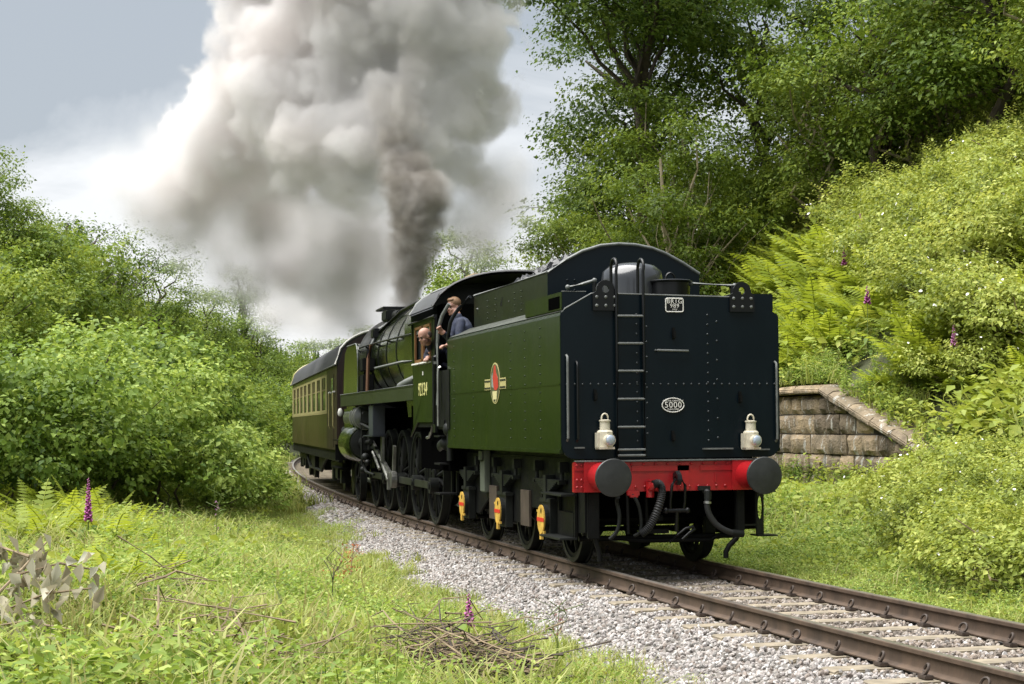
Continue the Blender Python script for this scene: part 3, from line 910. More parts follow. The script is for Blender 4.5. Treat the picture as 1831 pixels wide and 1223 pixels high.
# lifting brackets
for x in (-0.775, 0.835):
    b = MB()
    zt, zb = 3.095, 2.862
    out = [(x - 0.145, zb), (x + 0.145, zb), (x + 0.145, zb + 0.19), (x + 0.105, zb + 0.215)] + arc2(x, zt, 0.105, 0, 180, 10) + [(x - 0.105, zb + 0.215), (x - 0.145, zb + 0.19)]
    hole = arc2(x, zt + 0.005, 0.042, 0, 360, 12)[:-1]
    # plate with a hole: front and back as a ring bridged strip
    bm = bmesh.new()
    vo = [bm.verts.new((p[0], -0.05, p[1])) for p in out]; vh = [bm.verts.new((p[0], -0.05, p[1])) for p in hole]
    eo = [bm.edges.new((vo[i], vo[(i + 1) % len(vo)])) for i in range(len(vo))]
    eh = [bm.edges.new((vh[i], vh[(i + 1) % len(vh)])) for i in range(len(vh))]
    bmesh.ops.triangle_fill(bm, edges=eo + eh, use_beauty=True)
    ret = bmesh.ops.extrude_face_region(bm, geom=bm.faces[:])
    bmesh.ops.translate(bm, vec=(0, 0.036, 0), verts=[g for g in ret['geom'] if isinstance(g, bmesh.types.BMVert)])
    bmesh.ops.recalc_face_normals(bm, faces=bm.faces)
    me = bpy.data.meshes.new('lifting_bracket'); bm.to_mesh(me); bm.free(); me.materials.append(M_BLACK)
    o = inst('lifting_bracket', me, T)
    for dx in (-0.105, 0.0, 0.105):
        for dz in (0.055, 0.15):
            MB().lathe([(0, 0.019), (0.012, 0.017), (0.018, 0.009), (0.02, 0)], (x + dx, -0.050, zb + dz), (0, -1, 0), 8, caps=False).build('bolt', M_EDGE, o)
# plates with writing
def frame_ring(mb, w, h, r, t, y, cx, cz):
    outer = [(cx + sx * (w / 2 - r) + r * math.cos(rad(a)), cz + sz * (h / 2 - r) + r * math.sin(rad(a))) for sx, sz, a0 in ((1, 1, 0), (-1, 1, 90), (-1, -1, 180), (1, -1, 270)) for a in (a0, a0 + 30, a0 + 60, a0 + 90)]
    mb.tube([(p[0], y, p[1]) for p in outer] + [(outer[0][0], y, outer[0][1])], t, 6, caps=False)
    return outer
np_ = MB()
o = frame_ring(MB(), 0.205, 0.150, 0.02, 0.006, 0, 0.036, 2.932)
np_.prism(o, 'y', -0.022, -0.012)
plate = np_.build('number_plate', M_BLACK, T)
fr = MB(); frame_ring(fr, 0.205, 0.150, 0.02, 0.007, -0.022, 0.036, 2.932); fr.build('plate_border', M_WHITE, plate)
text_part('lettering', 'BR1G', 0.070, plate, (0.036, -0.024, 2.972), REAR, M_WHITE, spacing=1.15)
text_part('lettering', '989', 0.066, plate, (0.036, -0.024, 2.922), REAR, M_WHITE, spacing=1.15)
text_part('lettering', '1957', 0.028, plate, (0.036, -0.024, 2.880), REAR, M_WHITE, spacing=1.1)
op = MB(); op.prism([(0.005 + 0.128 * math.cos(t), 1.815 + 0.078 * math.sin(t)) for t in np.linspace(0, 2 * PI, 32, endpoint=False)], 'y', -0.024, -0.012)
oval = op.build('capacity_plate', M_BLACK, T)
fr = MB(); fr.tube([(0.005 + 0.128 * math.cos(t), -0.024, 1.815 + 0.078 * math.sin(t)) for t in np.linspace(0, 2 * PI, 33)], 0.0065, 6, caps=False); fr.build('plate_border', M_WHITE, oval)
text_part('lettering', '5000', 0.095, oval, (0.005, -0.026, 1.815), REAR, M_WHITE, spacing=1.1)
text_part('lettering', 'WATER CAPACITY', 0.026, oval, (0.005, -0.026, 1.862), REAR, M_WHITE, spacing=1.1)
text_part('lettering', 'GALLONS', 0.028, oval, (0.005, -0.026, 1.768), REAR, M_WHITE, spacing=1.1)
# fittings of the rear plate
def bracket(x, z, h=0.10):
    b = MB(); b.box((x, -0.024, z), (0.03, 0.03, h)); b.box((x, -0.05, z - h * 0.35), (0.03, 0.04, 0.02)); b.box((x, -0.065, z - h * 0.1), (0.03, 0.012, h * 0.6))
    b.build('lamp_bracket', M_GRIME, T, bevel=0.004)
bracket(0.02, 2.615, 0.13); bracket(0.0, 1.470, 0.12); bracket(-0.90, 1.93, 0.13); bracket(0.80, 1.90, 0.13); bracket(-0.82, 1.38, 0.10); bracket(0.90, 1.36, 0.10)
h = MB(); h.tube([(-0.19, -0.014, 2.425), (-0.185, -0.06, 2.425), (0.18, -0.06, 2.418), (0.19, -0.014, 2.418)], 0.013, 8); h.build('grab_rail', M_EDGE, T, smooth=60)
for x, z0, z1, m_ in ((-1.222, 1.43, 2.37, M_EDGE), (1.232, 1.40, 2.30, M_EDGE), (-1.11, 1.42, 2.30, M_BLACK)):
    h = MB(); h.tube([(x, -0.012, z0), (x, -0.055, z0 + 0.03), (x, -0.06, z0 + 0.1), (x, -0.06, z1 - 0.08), (x, -0.055, z1 - 0.02), (x, -0.012, z1)], 0.014, 8); h.build('hand_rail', m_, T, smooth=60)
for x0, x1, z in ((-1.143, -1.034, 1.352), (0.348, 0.70, 1.326), (1.0, 1.138, 1.312)):
    MB().bb(x0, x1, -0.06, -0.012, z - 0.008, z + 0.008).build('foot_ledge', M_EDGE, T)
# top fittings
bk = MB()
bk.bb(-0.965, -0.94, 1.69, 5.63, 2.97, 3.43); bk.bb(0.94, 0.965, 1.69, 5.63, 2.97, 3.43)
build_islands(bk, 'bunker_side', mat('dark_bunker_green', (0.0055, 0.0085, 0.0025), 0.38, var=0.4, vscale=3, spec=0.3), T, bevel=0.005)  # bunker sides in a darker variant of the tender green
for sx in (-1, 1):
    MB().tube([(sx * 0.955, 1.70, 3.438), (sx * 0.955, 5.63, 3.438)], 0.022, 8).build('bunker_rim', M_EDGE if sx < 0 else M_GREEN, T, smooth=60)
arch = [(-0.965, 2.97), (-0.965, 3.432), (-0.744, 3.580), (-0.532, 3.692), (-0.30, 3.765), (-0.07, 3.790), (0.14, 3.783), (0.36, 3.745), (0.535, 3.682), (0.75, 3.573), (0.965, 3.440), (0.965, 2.97)]
ap = MB(); ap.prism(arch, 'y', 1.675, 1.70); ap.build('bunker_rear_plate', M_NAVY, T)
MB().tube([(p[0], 1.675, p[1]) for p in arch[1:-1]], 0.020, 8).build('bunker_rear_rim', M_EDGE, T, smooth=60)
rb = MB(); rivets(rb, [(x, 1.675, z) for x in (-0.72, -0.63, 0.62) for z in (3.1, 3.22, 3.34)], (0, -1, 0), 0.016); rb.build('rivets', M_NAVY, T, kind='stuff')
fd = MB(); fd.lathe([(0, 0.365), (0.30, 0.365), (0.40, 0.345), (0.465, 0.27), (0.50, 0.14), (0.507, 0.0)], (-0.14, 0.95, 2.985), (0, 0, 1), 32, caps=False)
fd.build('water_dome', mat('polished_black', (0.035, 0.037, 0.04), 0.22, coat=0.5), T, smooth=40)
fc = MB(); fc.lathe([(0, 0.225), (0.245, 0.225), (0.25, 0.25), (0.268, 0.255), (0.278, 0.235), (0.292, 0.0)], (0.215, 0.62, 2.985), (0, 0, 1), 32, caps=False)
fc.build('filler_cap', M_BLACK, T, smooth=40)
MB().tube([(0.215 + 0.055 * math.cos(rad(a)), 0.62, 3.275 + 0.075 * math.sin(rad(a))) for a in range(0, 181, 20)], 0.012, 6).build('filler_handle', M_BLACK, T, smooth=60)
for pth, m_ in (([(-0.98, 0.75, 3.18), (-0.80, 0.75, 3.22), (-0.66, 0.75, 3.262)], M_EDGE), ([(0.44, 0.55, 3.225), (0.98, 0.55, 3.205)], M_EDGE), ([(0.60, 0.3, 3.03), (0.98, 0.5, 3.11), (1.05, 0.6, 3.12)], M_BLACK)):
    q = MB(); q.tube(pth, 0.019, 8); q.ball(pth[0], 0.03); q.ball(pth[-1], 0.03); q.build('water_valve_rod', m_, T, smooth=60)
MB().cyl((0.95, 0.55, 2.98), (0.95, 0.55, 3.21), 0.025).build('rod_post', M_BLACK, T, smooth=60)
MB().cyl((-0.66, 0.75, 2.98), (-0.66, 0.75, 3.26), 0.022).build('rod_post', M_BLACK, T, smooth=60)
# fire iron tunnels either side
for sx in (-1, 1):
    tb = MB(); x0, x1 = sorted((sx * 1.25, sx * 0.97))
    tb.bb(x0, x1, 0.06, 1.66, 2.875, 3.075); o = tb.build('tool_box', M_GREEN if sx < 0 else M_NAVY, T, bevel=0.006)
    if sx < 0:
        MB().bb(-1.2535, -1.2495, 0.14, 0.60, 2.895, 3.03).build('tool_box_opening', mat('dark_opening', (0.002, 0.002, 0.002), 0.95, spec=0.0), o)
        MB().bb(-1.245, -0.975, 0.055, 0.0595, 2.88, 3.07).build('tool_box_end', M_NAVY, o)
        MB().tube([(-1.25, 0.06, 3.078), (-0.97, 0.06, 3.078)], 0.006, 6).build('tool_box_edge', M_EDGE, o)
# coal
def lump(rng, r):
    bm = bmesh.new(); bmesh.ops.create_icosphere(bm, subdivisions=1, radius=r)
    for v in bm.verts: v.co *= rng.uniform(0.65, 1.2)
    vs = [v.co.copy() for v in bm.verts]; fs = [[v.index for v in f.verts] for f in bm.faces]; bm.free()
    return vs, fs
rng = random.Random(4)
coal = MB()
rows = []
for i in range(17):
    y = 1.72 + 3.9 * i / 16
    rows.append([(x, y, 3.15 + 0.62 * max(0, 1 - (x / 0.95) ** 2) * (0.55 + 0.45 * math.sin(PI * min(1, max(0, (y - 1.2) / 4.6)))) + rng.uniform(-0.03, 0.03)) for x in np.linspace(-0.94, 0.94, 11)])
coal.strip(rows)
for k in range(420):
    x = rng.uniform(-0.9, 0.9); y = rng.uniform(1.8, 5.6)
    z = 3.15 + 0.62 * max(0, 1 - (x / 0.95) ** 2) * (0.55 + 0.45 * math.sin(PI * min(1, max(0, (y - 1.2) / 4.6))))
    vs, fs = lump(rng, rng.uniform(0.05, 0.12))
    R = Euler((rng.random() * 6, rng.random() * 6, rng.random() * 6)).to_matrix()
    coal.add([R @ v + Vector((x, y, z)) for v in vs], fs)
coal.build('coal_heap', M_COAL, T, kind='stuff', fixn=False)
# crest on the side: roundel with a bar each side, red beast above a wheel
CY, CZ, CX = 3.04, 2.135, -TW - 0.003
def disc(pts, t, x=CX): return MB().prism([(CY + p[0], CZ + p[1]) for p in pts], 'x', x - t, x)
def ring_pts(r, n=28): return [(r * math.cos(2 * PI * i / n), r * math.sin(2 * PI * i / n)) for i in range(n)]
crest = disc(ring_pts(0.262), 0.003).build('crest', M_GOLD, T)
disc(ring_pts(0.243), 0.006).build('crest_field', mat('crest_field', (0.07, 0.075, 0.03), 0.5), crest)
for s in (-1, 1):
    disc([(s * 0.26, -0.085), (s * 0.57, -0.085), (s * 0.57, 0.06), (s * 0.26, 0.06)], 0.003).build('crest_bar', M_GOLD, crest)
    disc([(s * 0.265, -0.068), (s * 0.555, -0.068), (s * 0.555, -0.045), (s * 0.265, -0.045)], 0.006).build('crest_bar_band', mat('crest_band', (0.02, 0.02, 0.012), 0.5), crest)
    disc([(s * 0.265, 0.02), (s * 0.555, 0.02), (s * 0.555, 0.043), (s * 0.265, 0.043)], 0.006).build('crest_bar_band', bpy.data.materials['crest_band'], crest)
beast = [(-0.17, 0.06), (-0.19, -0.05), (-0.10, -0.09), (0.02, -0.085), (0.06, -0.04), (0.10, 0.08), (0.06, 0.12), (0.03, 0.22), (-0.04, 0.23), (-0.08, 0.12)]
disc(beast, 0.009).build('crest_beast', mat('crest_red', (0.42, 0.035, 0.02), 0.5), crest)
disc([(0.06, -0.06), (0.17, -0.04), (0.16, 0.10), (0.09, 0.14), (0.11, 0.06)], 0.009).build('crest_wing', mat('crest_grey', (0.22, 0.25, 0.22), 0.5), crest)
disc([(-0.12, -0.10), (0.12, -0.10), (0.10, -0.20), (0.04, -0.238), (-0.05, -0.238), (-0.10, -0.20)], 0.009).build('crest_wheel', mat('crest_cream', (0.55, 0.50, 0.25), 0.5), crest)
disc([(-0.06, -0.205), (0.06, -0.205), (0.03, -0.23), (-0.03, -0.23)], 0.012).build('crest_wheel_gap', bpy.data.materials['crest_band'], crest)

# buffer beam
bb_ = MB(); bb_.bb(-1.16, 1.16, -0.055, 0.02, 0.862, 1.192)
beam = bb_.build('buffer_beam', M_RED, T, bevel=0.006)
d = MB()
for x0, x1, z0, z1 in ((-1.155, -0.99, 1.10, 1.185), (-0.50, 0.17, 1.085, 1.15), (0.30, 0.84, 1.085, 1.15), (0.03, 0.17, 0.875, 1.18), (-0.30, -0.20, 0.87, 1.0), (0.47, 0.49, 0.95, 1.05)):
    d.bb(x0, x1, -0.067, -0.056, z0, z1)
build_islands(d, 'beam_stiffener', M_RED, beam, bevel=0.003)
r3 = MB()
rivets(r3, [(x, -0.068, z) for x in (-1.13, -1.08) for z in (0.92, 1.0, 1.16)] + [(x, -0.056, 0.915) for x in np.arange(-0.56, 1.0, 0.105)] + [(x, -0.068, 1.165) for x in np.arange(-0.5, 0.9, 0.14)], (0, -1, 0), 0.016)
r3.build('rivets', M_RED, beam, kind='stuff')
MB().bb(-1.14, 1.14, -0.10, 0.02, 1.196, 1.212).build('beam_top_ledge', M_EDGE, T, bevel=0.003)
for sx in (-1, 1):
    x = sx * 0.864
    s = MB(); s.box((x, -0.075, 1.035), (0.38, 0.03, 0.34)); s.lathe([(0, 0.155), (0.10, 0.145), (0.30, 0.125), (0.36, 0.125)], (x, -0.085, 1.035), (0, -1, 0), 24)
    bo = s.build('buffer', M_RED, T, smooth=40, bevel=0)
    hd = MB(); hd.cyl((x, -0.42, 1.035), (x, -0.53, 1.035), 0.095, n=20)
    hd.lathe([(0, 0.19), (0.012, 0.203), (0.03, 0.206), (0.045, 0.198), (0.056, 0.12), (0.060, 0.0)], (x, -0.525, 1.035), (0, -1, 0), 40)
    hd.build('buffer_head', mat('greased_buffer', (0.0085, 0.0095, 0.0095), 0.45, var=0.6, vscale=6, var_col=(0.030, 0.032, 0.031)), bo, smooth=30)
# hook and screw coupling
hk = MB(); hk.prism([(-0.06, 1.06), (-0.16, 1.09), (-0.22, 1.05), (-0.24, 0.99), (-0.20, 0.935), (-0.13, 0.93), (-0.13, 0.96), (-0.18, 0.975), (-0.185, 1.01), (-0.15, 1.03), (-0.06, 0.98)], 'x', -0.022, 0.03)
hook = hk.build('draw_hook', M_BLACK, T, bevel=0.006)
cp = MB()
for dx in (-0.085, 0.085):
    cp.tube([(dx * 0.4, -0.18, 1.0), (dx * 0.9, -0.19, 0.93), (dx, -0.15, 0.75), (dx * 0.9, -0.13, 0.655)], 0.017, 8)
cp.cyl((-0.13, -0.13, 0.65), (0.12, -0.13, 0.65), 0.025, n=10); cp.ball((-0.13, -0.13, 0.65), 0.035); cp.ball((0.12, -0.13, 0.65), 0.035)
cp.cyl((0.0, -0.13, 0.65), (0.0, -0.10, 0.42), 0.024, n=10)
cp.tube([(-0.09, -0.12, 0.30), (0.0, -0.12, 0.38), (0.10, -0.12, 0.45), (0.19, -0.12, 0.47), (0.21, -0.12, 0.44), (0.14, -0.12, 0.40), (0.06, -0.12, 0.33)], 0.018, 8)
cp.build('screw_coupling', M_BLACK, hook, smooth=60)
# hoses
def hose(name, pth, r, m_, ribbed=False, ends=True):
    from mathutils.geometry import interpolate_bezier
    P = [Vector(p) for p in pth]; q = []
    for i in range(len(P) - 1):
        t0 = (P[i + 1] - P[max(i - 1, 0)]) / 2; t1 = (P[min(i + 2, len(P) - 1)] - P[i]) / 2
        q += interpolate_bezier(P[i], P[i] + t0 / 3, P[i + 1] - t1 / 3, P[i + 1], 14)[:-1]
    q.append(P[-1])
    mb = MB(); rr = [r * (1.0 + (0.16 if (i % 2) else -0.08)) for i in range(len(q))] if ribbed else None
    mb.tube(q, r, 10, radii=rr)
    return mb.build(name, m_, T, smooth=50)
hose('vacuum_pipe', [(-0.30, -0.06, 0.885), (-0.30, -0.15, 0.90), (-0.275, -0.19, 0.945), (-0.225, -0.19, 0.93), (-0.205, -0.19, 0.87)], 0.036, M_RED)
hose('vacuum_hose', [(-0.30, -0.20, 0.94), (-0.24, -0.20, 0.955), (-0.20, -0.20, 0.90), (-0.21, -0.20, 0.78), (-0.28, -0.20, 0.60), (-0.36, -0.20, 0.47), (-0.44, -0.18, 0.40)], 0.042, M_RUBBER, True)
hose('vacuum_stand', [(-0.30, -0.10, 0.98), (-0.30, -0.10, 0.80)], 0.045, M_RED)
hose('air_hose', [(-0.52, -0.12, 0.83), (-0.48, -0.14, 0.78), (-0.44, -0.14, 0.68), (-0.42, -0.14, 0.52), (-0.44, -0.14, 0.42), (-0.50, -0.12, 0.38)], 0.020, M_GRIME2)
c_ = MB(); c_.box((-0.50, -0.10, 0.845), (0.14, 0.06, 0.05)); c_.box((-0.50, -0.12, 0.815), (0.09, 0.07, 0.03)); c_.build('air_cock', M_RED, T, bevel=0.006)
hose('air_hose', [(-0.735, -0.30, 0.82), (-0.70, -0.14, 0.76), (-0.67, -0.14, 0.60), (-0.70, -0.14, 0.44), (-0.78, -0.12, 0.35)], 0.022, M_GRIME2)
hose('steam_hose', [(0.345, -0.08, 0.86), (0.36, -0.14, 0.83), (0.345, -0.15, 0.70), (0.37, -0.15, 0.60), (0.44, -0.15, 0.50), (0.54, -0.15, 0.43), (0.66, -0.13, 0.385)], 0.034, M_RUBBER)
c_ = MB(); c_.cyl((0.36, -0.14, 0.86), (0.355, -0.145, 0.76), 0.042, n=14); c_.box((0.33, -0.10, 0.89), (0.14, 0.05, 0.05)); c_.build('steam_cock', M_GRIME2, T, bevel=0.006)
MB().cyl((0.352, -0.148, 0.745), (0.350, -0.149, 0.720), 0.044, n=14).build('hose_clip', M_STEEL, T, smooth=50)
c_ = MB(); c_.cyl((0.64, -0.13, 0.39), (0.78, -0.12, 0.375), 0.040, n=12); c_.build('hose_end', M_GRIME2, T, smooth=50)
hose('pipe', [(-0.56, -0.08, 0.86), (-0.55, -0.08, 0.40)], 0.018, M_GRIME)
hose('pipe', [(-0.28, 0.1, 0.80), (-0.27, 0.1, 0.45)], 0.02, M_GRIME)
# end hangers, guard irons, brake crossbar
hg = MB(); hg.bb(0.745, 0.845, -0.02, 0.06, 0.40, 0.86); hg.bb(-0.99, -0.86, -0.02, 0.06, 0.35, 0.86)
build_islands(hg, 'frame_end', M_GRIME, T, bevel=0.01)
for x, dx in ((0.80, -0.17), (-0.90, 0.05)):
    g_ = MB(); g_.tube([(x, 0.03, 0.50), (x - 0.005, 0.03, 0.40), (x + dx * 0.25, 0.03, 0.32), (x + dx * 0.75, 0.03, 0.24), (x + dx, 0.03, 0.17), (x + dx, 0.03, 0.10)], 0.032, 8)
    g_.build('guard_iron', M_GRIME, T, smooth=50)
cb = MB(); cb.tube([(-0.86, 0.3, 0.335), (-0.3, 0.3, 0.30), (0.55, 0.3, 0.29), (0.62, 0.3, 0.33)], 0.026, 8); cb.bb(-0.25, 0.02, 0.2, 0.26, 0.38, 0.43); cb.bb(-0.20, -0.05, 0.2, 0.26, 0.52, 0.58); cb.build('brake_crossbar', M_GRIME, T)
st = MB()
bm = bmesh.new()
o_ = [(1.005, 0.83), (1.09, 0.83), (1.085, 0.52), (1.085, 0.35), (1.0, 0.35), (0.995, 0.50)]
h_ = [(1.043 + 0.030 * math.cos(t), 0.655 + 0.135 * math.sin(t)) for t in np.linspace(0, 2 * PI, 14, endpoint=False)]
vo = [bm.verts.new((p[0], 0.02, p[1])) for p in o_]; vh = [bm.verts.new((p[0], 0.02, p[1])) for p in h_]
bmesh.ops.triangle_fill(bm, edges=[bm.edges.new((vo[i], vo[(i + 1) % len(vo)])) for i in range(len(vo))] + [bm.edges.new((vh[i], vh[(i + 1) % len(vh)])) for i in range(len(vh))], use_beauty=True)
ret = bmesh.ops.extrude_face_region(bm, geom=bm.faces[:]); bmesh.ops.translate(bm, vec=(0, 0.03, 0), verts=[g for g in ret['geom'] if isinstance(g, bmesh.types.BMVert)])
bmesh.ops.recalc_face_normals(bm, faces=bm.faces)
me = bpy.data.meshes.new('step_hanger'); bm.to_mesh(me); bm.free(); me.materials.append(M_BLACK)
sh_ = inst('step_hanger', me, T)
s2 = MB(); s2.bb(1.0, 1.235, -0.02, 0.22, 0.335, 0.352); s2.bb(1.0, 1.22, -0.02, 0.22, 0.83, 0.845); s2.bb(0.83, 1.0, 0.02, 0.05, 0.455, 0.475); build_islands(s2, 'step_tread', M_BLACK, sh_)
# running gear
fr = MB()
poly = [(0.03, 0.42), (0.03, 1.22), (5.95, 1.22), (5.95, 0.42), (5.2, 0.38), (4.6, 0.62), (3.9, 0.62), (3.6, 0.38), (2.6, 0.38), (2.3, 0.60), (1.95, 0.60), (1.75, 0.38), (0.8, 0.36)]
for x in (-1.00, 1.00):
    fr.prism(poly, 'x', x - 0.014, x + 0.014)
fr.bb(-0.99, 0.99, 0.10, 5.9, 1.15, 1.29)
fr.build('tender_frame', M_GRIME, T)
for yb in (2.33, 4.02):
    MB().bb(-1.045, -1.016, yb, yb + 0.42, 0.36, 0.80).build('axle_guard', M_BROWN, T)
for xx, y0, y1 in ((-1.02, 1.55, 1.93), ):
    q = MB(); q.prism([(1.6 + 0.19 * math.cos(t), 0.72 + 0.17 * math.sin(t)) for t in np.linspace(0, 2 * PI, 20, endpoint=False)], 'x', xx - 0.006, xx); q.build('frame_hole', bpy.data.materials['dark_opening'], T)
for i in range(3):
    y = 1.284 + 2.134 * i
    for sx in (-1, 1):
        wheel(T, sx * 0.735, y, 0.502, sx, spokes=10)
        ab = MB(); ab.bb(sx * 1.02, sx * 1.115, y - 0.19, y + 0.19, 0.30, 0.72); ab.cyl((sx * 1.10, y, 0.505), (sx * 1.165, y, 0.505), 0.165, n=24); ab.bb(sx * 1.02, sx * 1.13, y - 0.24, y + 0.24, 0.70, 0.75)
        axb = ab.build('axlebox', M_GRIME2 if sx < 0 else M_GRIME, T, bevel=0.006)
        if sx < 0:
            cv = MB(); cv.prism([(y + 0.150 * math.cos(t), 0.505 + 0.168 * math.sin(t)) for t in np.linspace(0, 2 * PI, 28, endpoint=False)], 'x', -1.183, -1.166)
            cv.box((-1.172, y, 0.318), (0.03, 0.07, 0.09)); cv.box((-1.172, y + 0.15, 0.60), (0.02, 0.05, 0.025)); cv.box((-1.172, y - 0.12, 0.36), (0.02, 0.06, 0.03))
            c0 = cv.build('axlebox_cover', M_YELLOW, axb)
            MB().prism([(y + 0.149 * math.cos(t), 0.50 + 0.168 * math.sin(t)) for t in (-0.12, 0.16, PI - 0.16, PI + 0.12)], 'x', -1.187, -1.183).build('cover_stripe', M_REDSTRIPE, c0)
            MB().prism([(y - 0.03 + 0.022 * math.cos(t), 0.605 + 0.03 * math.sin(t)) for t in np.linspace(0, 2 * PI, 10, endpoint=False)], 'x', -1.187, -1.183).build('cover_bolt', M_BLACK, c0)
        sp = MB()
        for k in range(7):
            L = 0.52 - 0.062 * k
            sp.bb(sx * 1.03, sx * 1.12, y - L, y + L, 0.80 + 0.02 * k, 0.818 + 0.02 * k) if False else sp.bb(sx * 1.03, sx * 1.12, y - L, y + L, 0.955 - 0.021 * k, 0.973 - 0.021 * k)
        sp.box((sx * 1.075, y, 0.87), (0.12, 0.12, 0.30))
        sp.build('leaf_spring', M_GRIME2 if sx < 0 else M_GRIME, T)
        for dy in (-0.55, 0.55):
            hgr = MB()
            hgr.cyl((sx * 1.075, y + dy, 0.93), (sx * 1.075, y + dy, 1.15), 0.024, n=8); hgr.box((sx * 1.06, y + dy, 1.12), (0.10, 0.10, 0.12)); hgr.box((sx * 1.075, y + dy, 0.95), (0.09, 0.06, 0.05))
            hgr.build('spring_hanger', M_GRIME2 if sx < 0 else M_GRIME, T)
    MB().cyl((-1.0, y, 0.502), (1.0, y, 0.502), 0.085, n=16).build('axle', M_GRIME, T, smooth=50)
for x0, x1, y0, y1, z in ((-1.22, -1.03, 0.27, 1.12, 0.82), (-1.24, -1.03, 0.27, 1.12, 0.335)):
    MB().bb(x0, x1, y0, y1, z - 0.012, z + 0.012).build('step_tread', M_GRIME2, T, bevel=0.004)
q = MB(); q.bb(-1.05, -1.02, 0.30, 0.36, 0.33, 1.2); q.bb(-1.05, -1.02, 0.95, 1.02, 0.33, 0.82); q.bb(-1.055, -1.025, 0.35, 0.95, 0.34, 0.62); q.build('step_plate', M_GRIME, T)
q = MB(); q.bb(-1.10, -1.02, 4.45, 4.75, 0.70, 1.28); q.bb(-1.13, -1.10, 4.50, 4.72, 1.12, 1.27); q.build('water_pipe_casing', mat('grey_green_casing', (0.075, 0.085, 0.065), 0.55, var=0.3), T, bevel=0.02)
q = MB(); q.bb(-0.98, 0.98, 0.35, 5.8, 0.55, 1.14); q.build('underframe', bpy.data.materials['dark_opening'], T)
q = MB()
for yy in (0.5, 2.2, 4.4, 5.6): q.cyl((-0.95, yy, 0.32), (0.95, yy, 0.32), 0.03, n=8)
for xx in (-0.72, 0.72): q.cyl((xx, 0.5, 0.30), (xx, 5.7, 0.30), 0.022, n=8)
q.build('brake_rigging', M_GRIME, T)

# two oil lamps standing on the rear lamp irons
def oil_lamp(x, z, label):
    t = thing('oil_lamp', label, 'lamp', (x, -0.10, z), 0, 'white lamps on the rear of the tender')
    b = MB(); b.lathe([(0, 0.088), (0.02, 0.092), (0.19, 0.092), (0.205, 0.078), (0.215, 0.055)], (0, 0, 0), (0, 0, 1), 8)
    b.box((-0.085, 0.0, 0.10), (0.03, 0.10, 0.16)); b.box((0, 0, 0.012), (0.17, 0.17, 0.024))
    b.build('body', M_CREAM, t, smooth=30)
    c = MB(); c.lathe([(0.215, 0.058), (0.30, 0.056), (0.305, 0.066), (0.318, 0.066), (0.325, 0.03)], (0, 0, 0), (0, 0, 1), 16); c.build('chimney', M_CREAM, t, smooth=40)
    hd = MB(); hd.tube([(0.038 * math.cos(rad(a)), 0, 0.335 + 0.055 * math.sin(rad(a))) for a in range(-10, 191, 20)], 0.010, 6); hd.build('handle', M_CREAM, t, smooth=60)
    dv = Vector((0.30, -1, 0)).normalized()
    p = Vector((0.022, -0.07, 0.100))
    l = MB(); l.cyl(p - dv * 0.02, p + dv * 0.035, 0.066, n=24); o = l.build('lens_rim', M_CREAM, t, smooth=40)
    g = MB(); g.lathe([(0, 0.058), (0.012, 0.050), (0.02, 0.03), (0.023, 0)], p + dv * 0.034, dv, 20); g.build('lens', M_GLASS, o, smooth=60)
    return t
oil_lamp(-0.815, 1.335, 'cream oil lamp on the tender rear beside the ladder, above the tall left buffer')
oil_lamp(0.895, 1.315, 'cream oil lamp at the far corner of the tender rear, nearest the stone wall')
# ------------------------------------------------------------------ LOCOMOTIVE (local frame: middle driving axle, y forwards along the curve)
TRACK_R, TRACK_YM = 411.0, 3.418
def track_frame(s):
    a = s / TRACK_R
    return Vector((TRACK_R - TRACK_R * math.cos(a), TRACK_YM + TRACK_R * math.sin(a), 0)), -a
_lo, _la = track_frame(9.24)
loco = thing('steam_locomotive', 'dark green and black ten coupled steam locomotive running tender first with smoke from its chimney', 'locomotive', _lo, _la)
L = loco
M_BOILER = mat('boiler_green', (0.0085, 0.0140, 0.002), 0.20, var=0.25, vscale=1.2, coat=0.35, spec=0.4)
M_GREEN2 = mat('faded_green_valance', (0.020, 0.027, 0.010), 0.42, var=0.3, vscale=1.5, spec=0.3)
M_ROOF = mat('grey_cab_roof', (0.06, 0.063, 0.067), 0.42, var=0.3, vscale=2.5)  # base grey raised to stand in for the roof's sheen
M_WOOD = mat('varnished_window_wood', (0.15, 0.065, 0.023), 0.4, var=0.3, vscale=8)
M_COPPER = mat('copper_pipe', (0.30, 0.16, 0.11), 0.35, 0.7)
M_NUM = mat('cab_number_cream', (0.55, 0.52, 0.20), 0.5)
M_DARK = bpy.data.materials['dark_opening']
BZ = 2.93
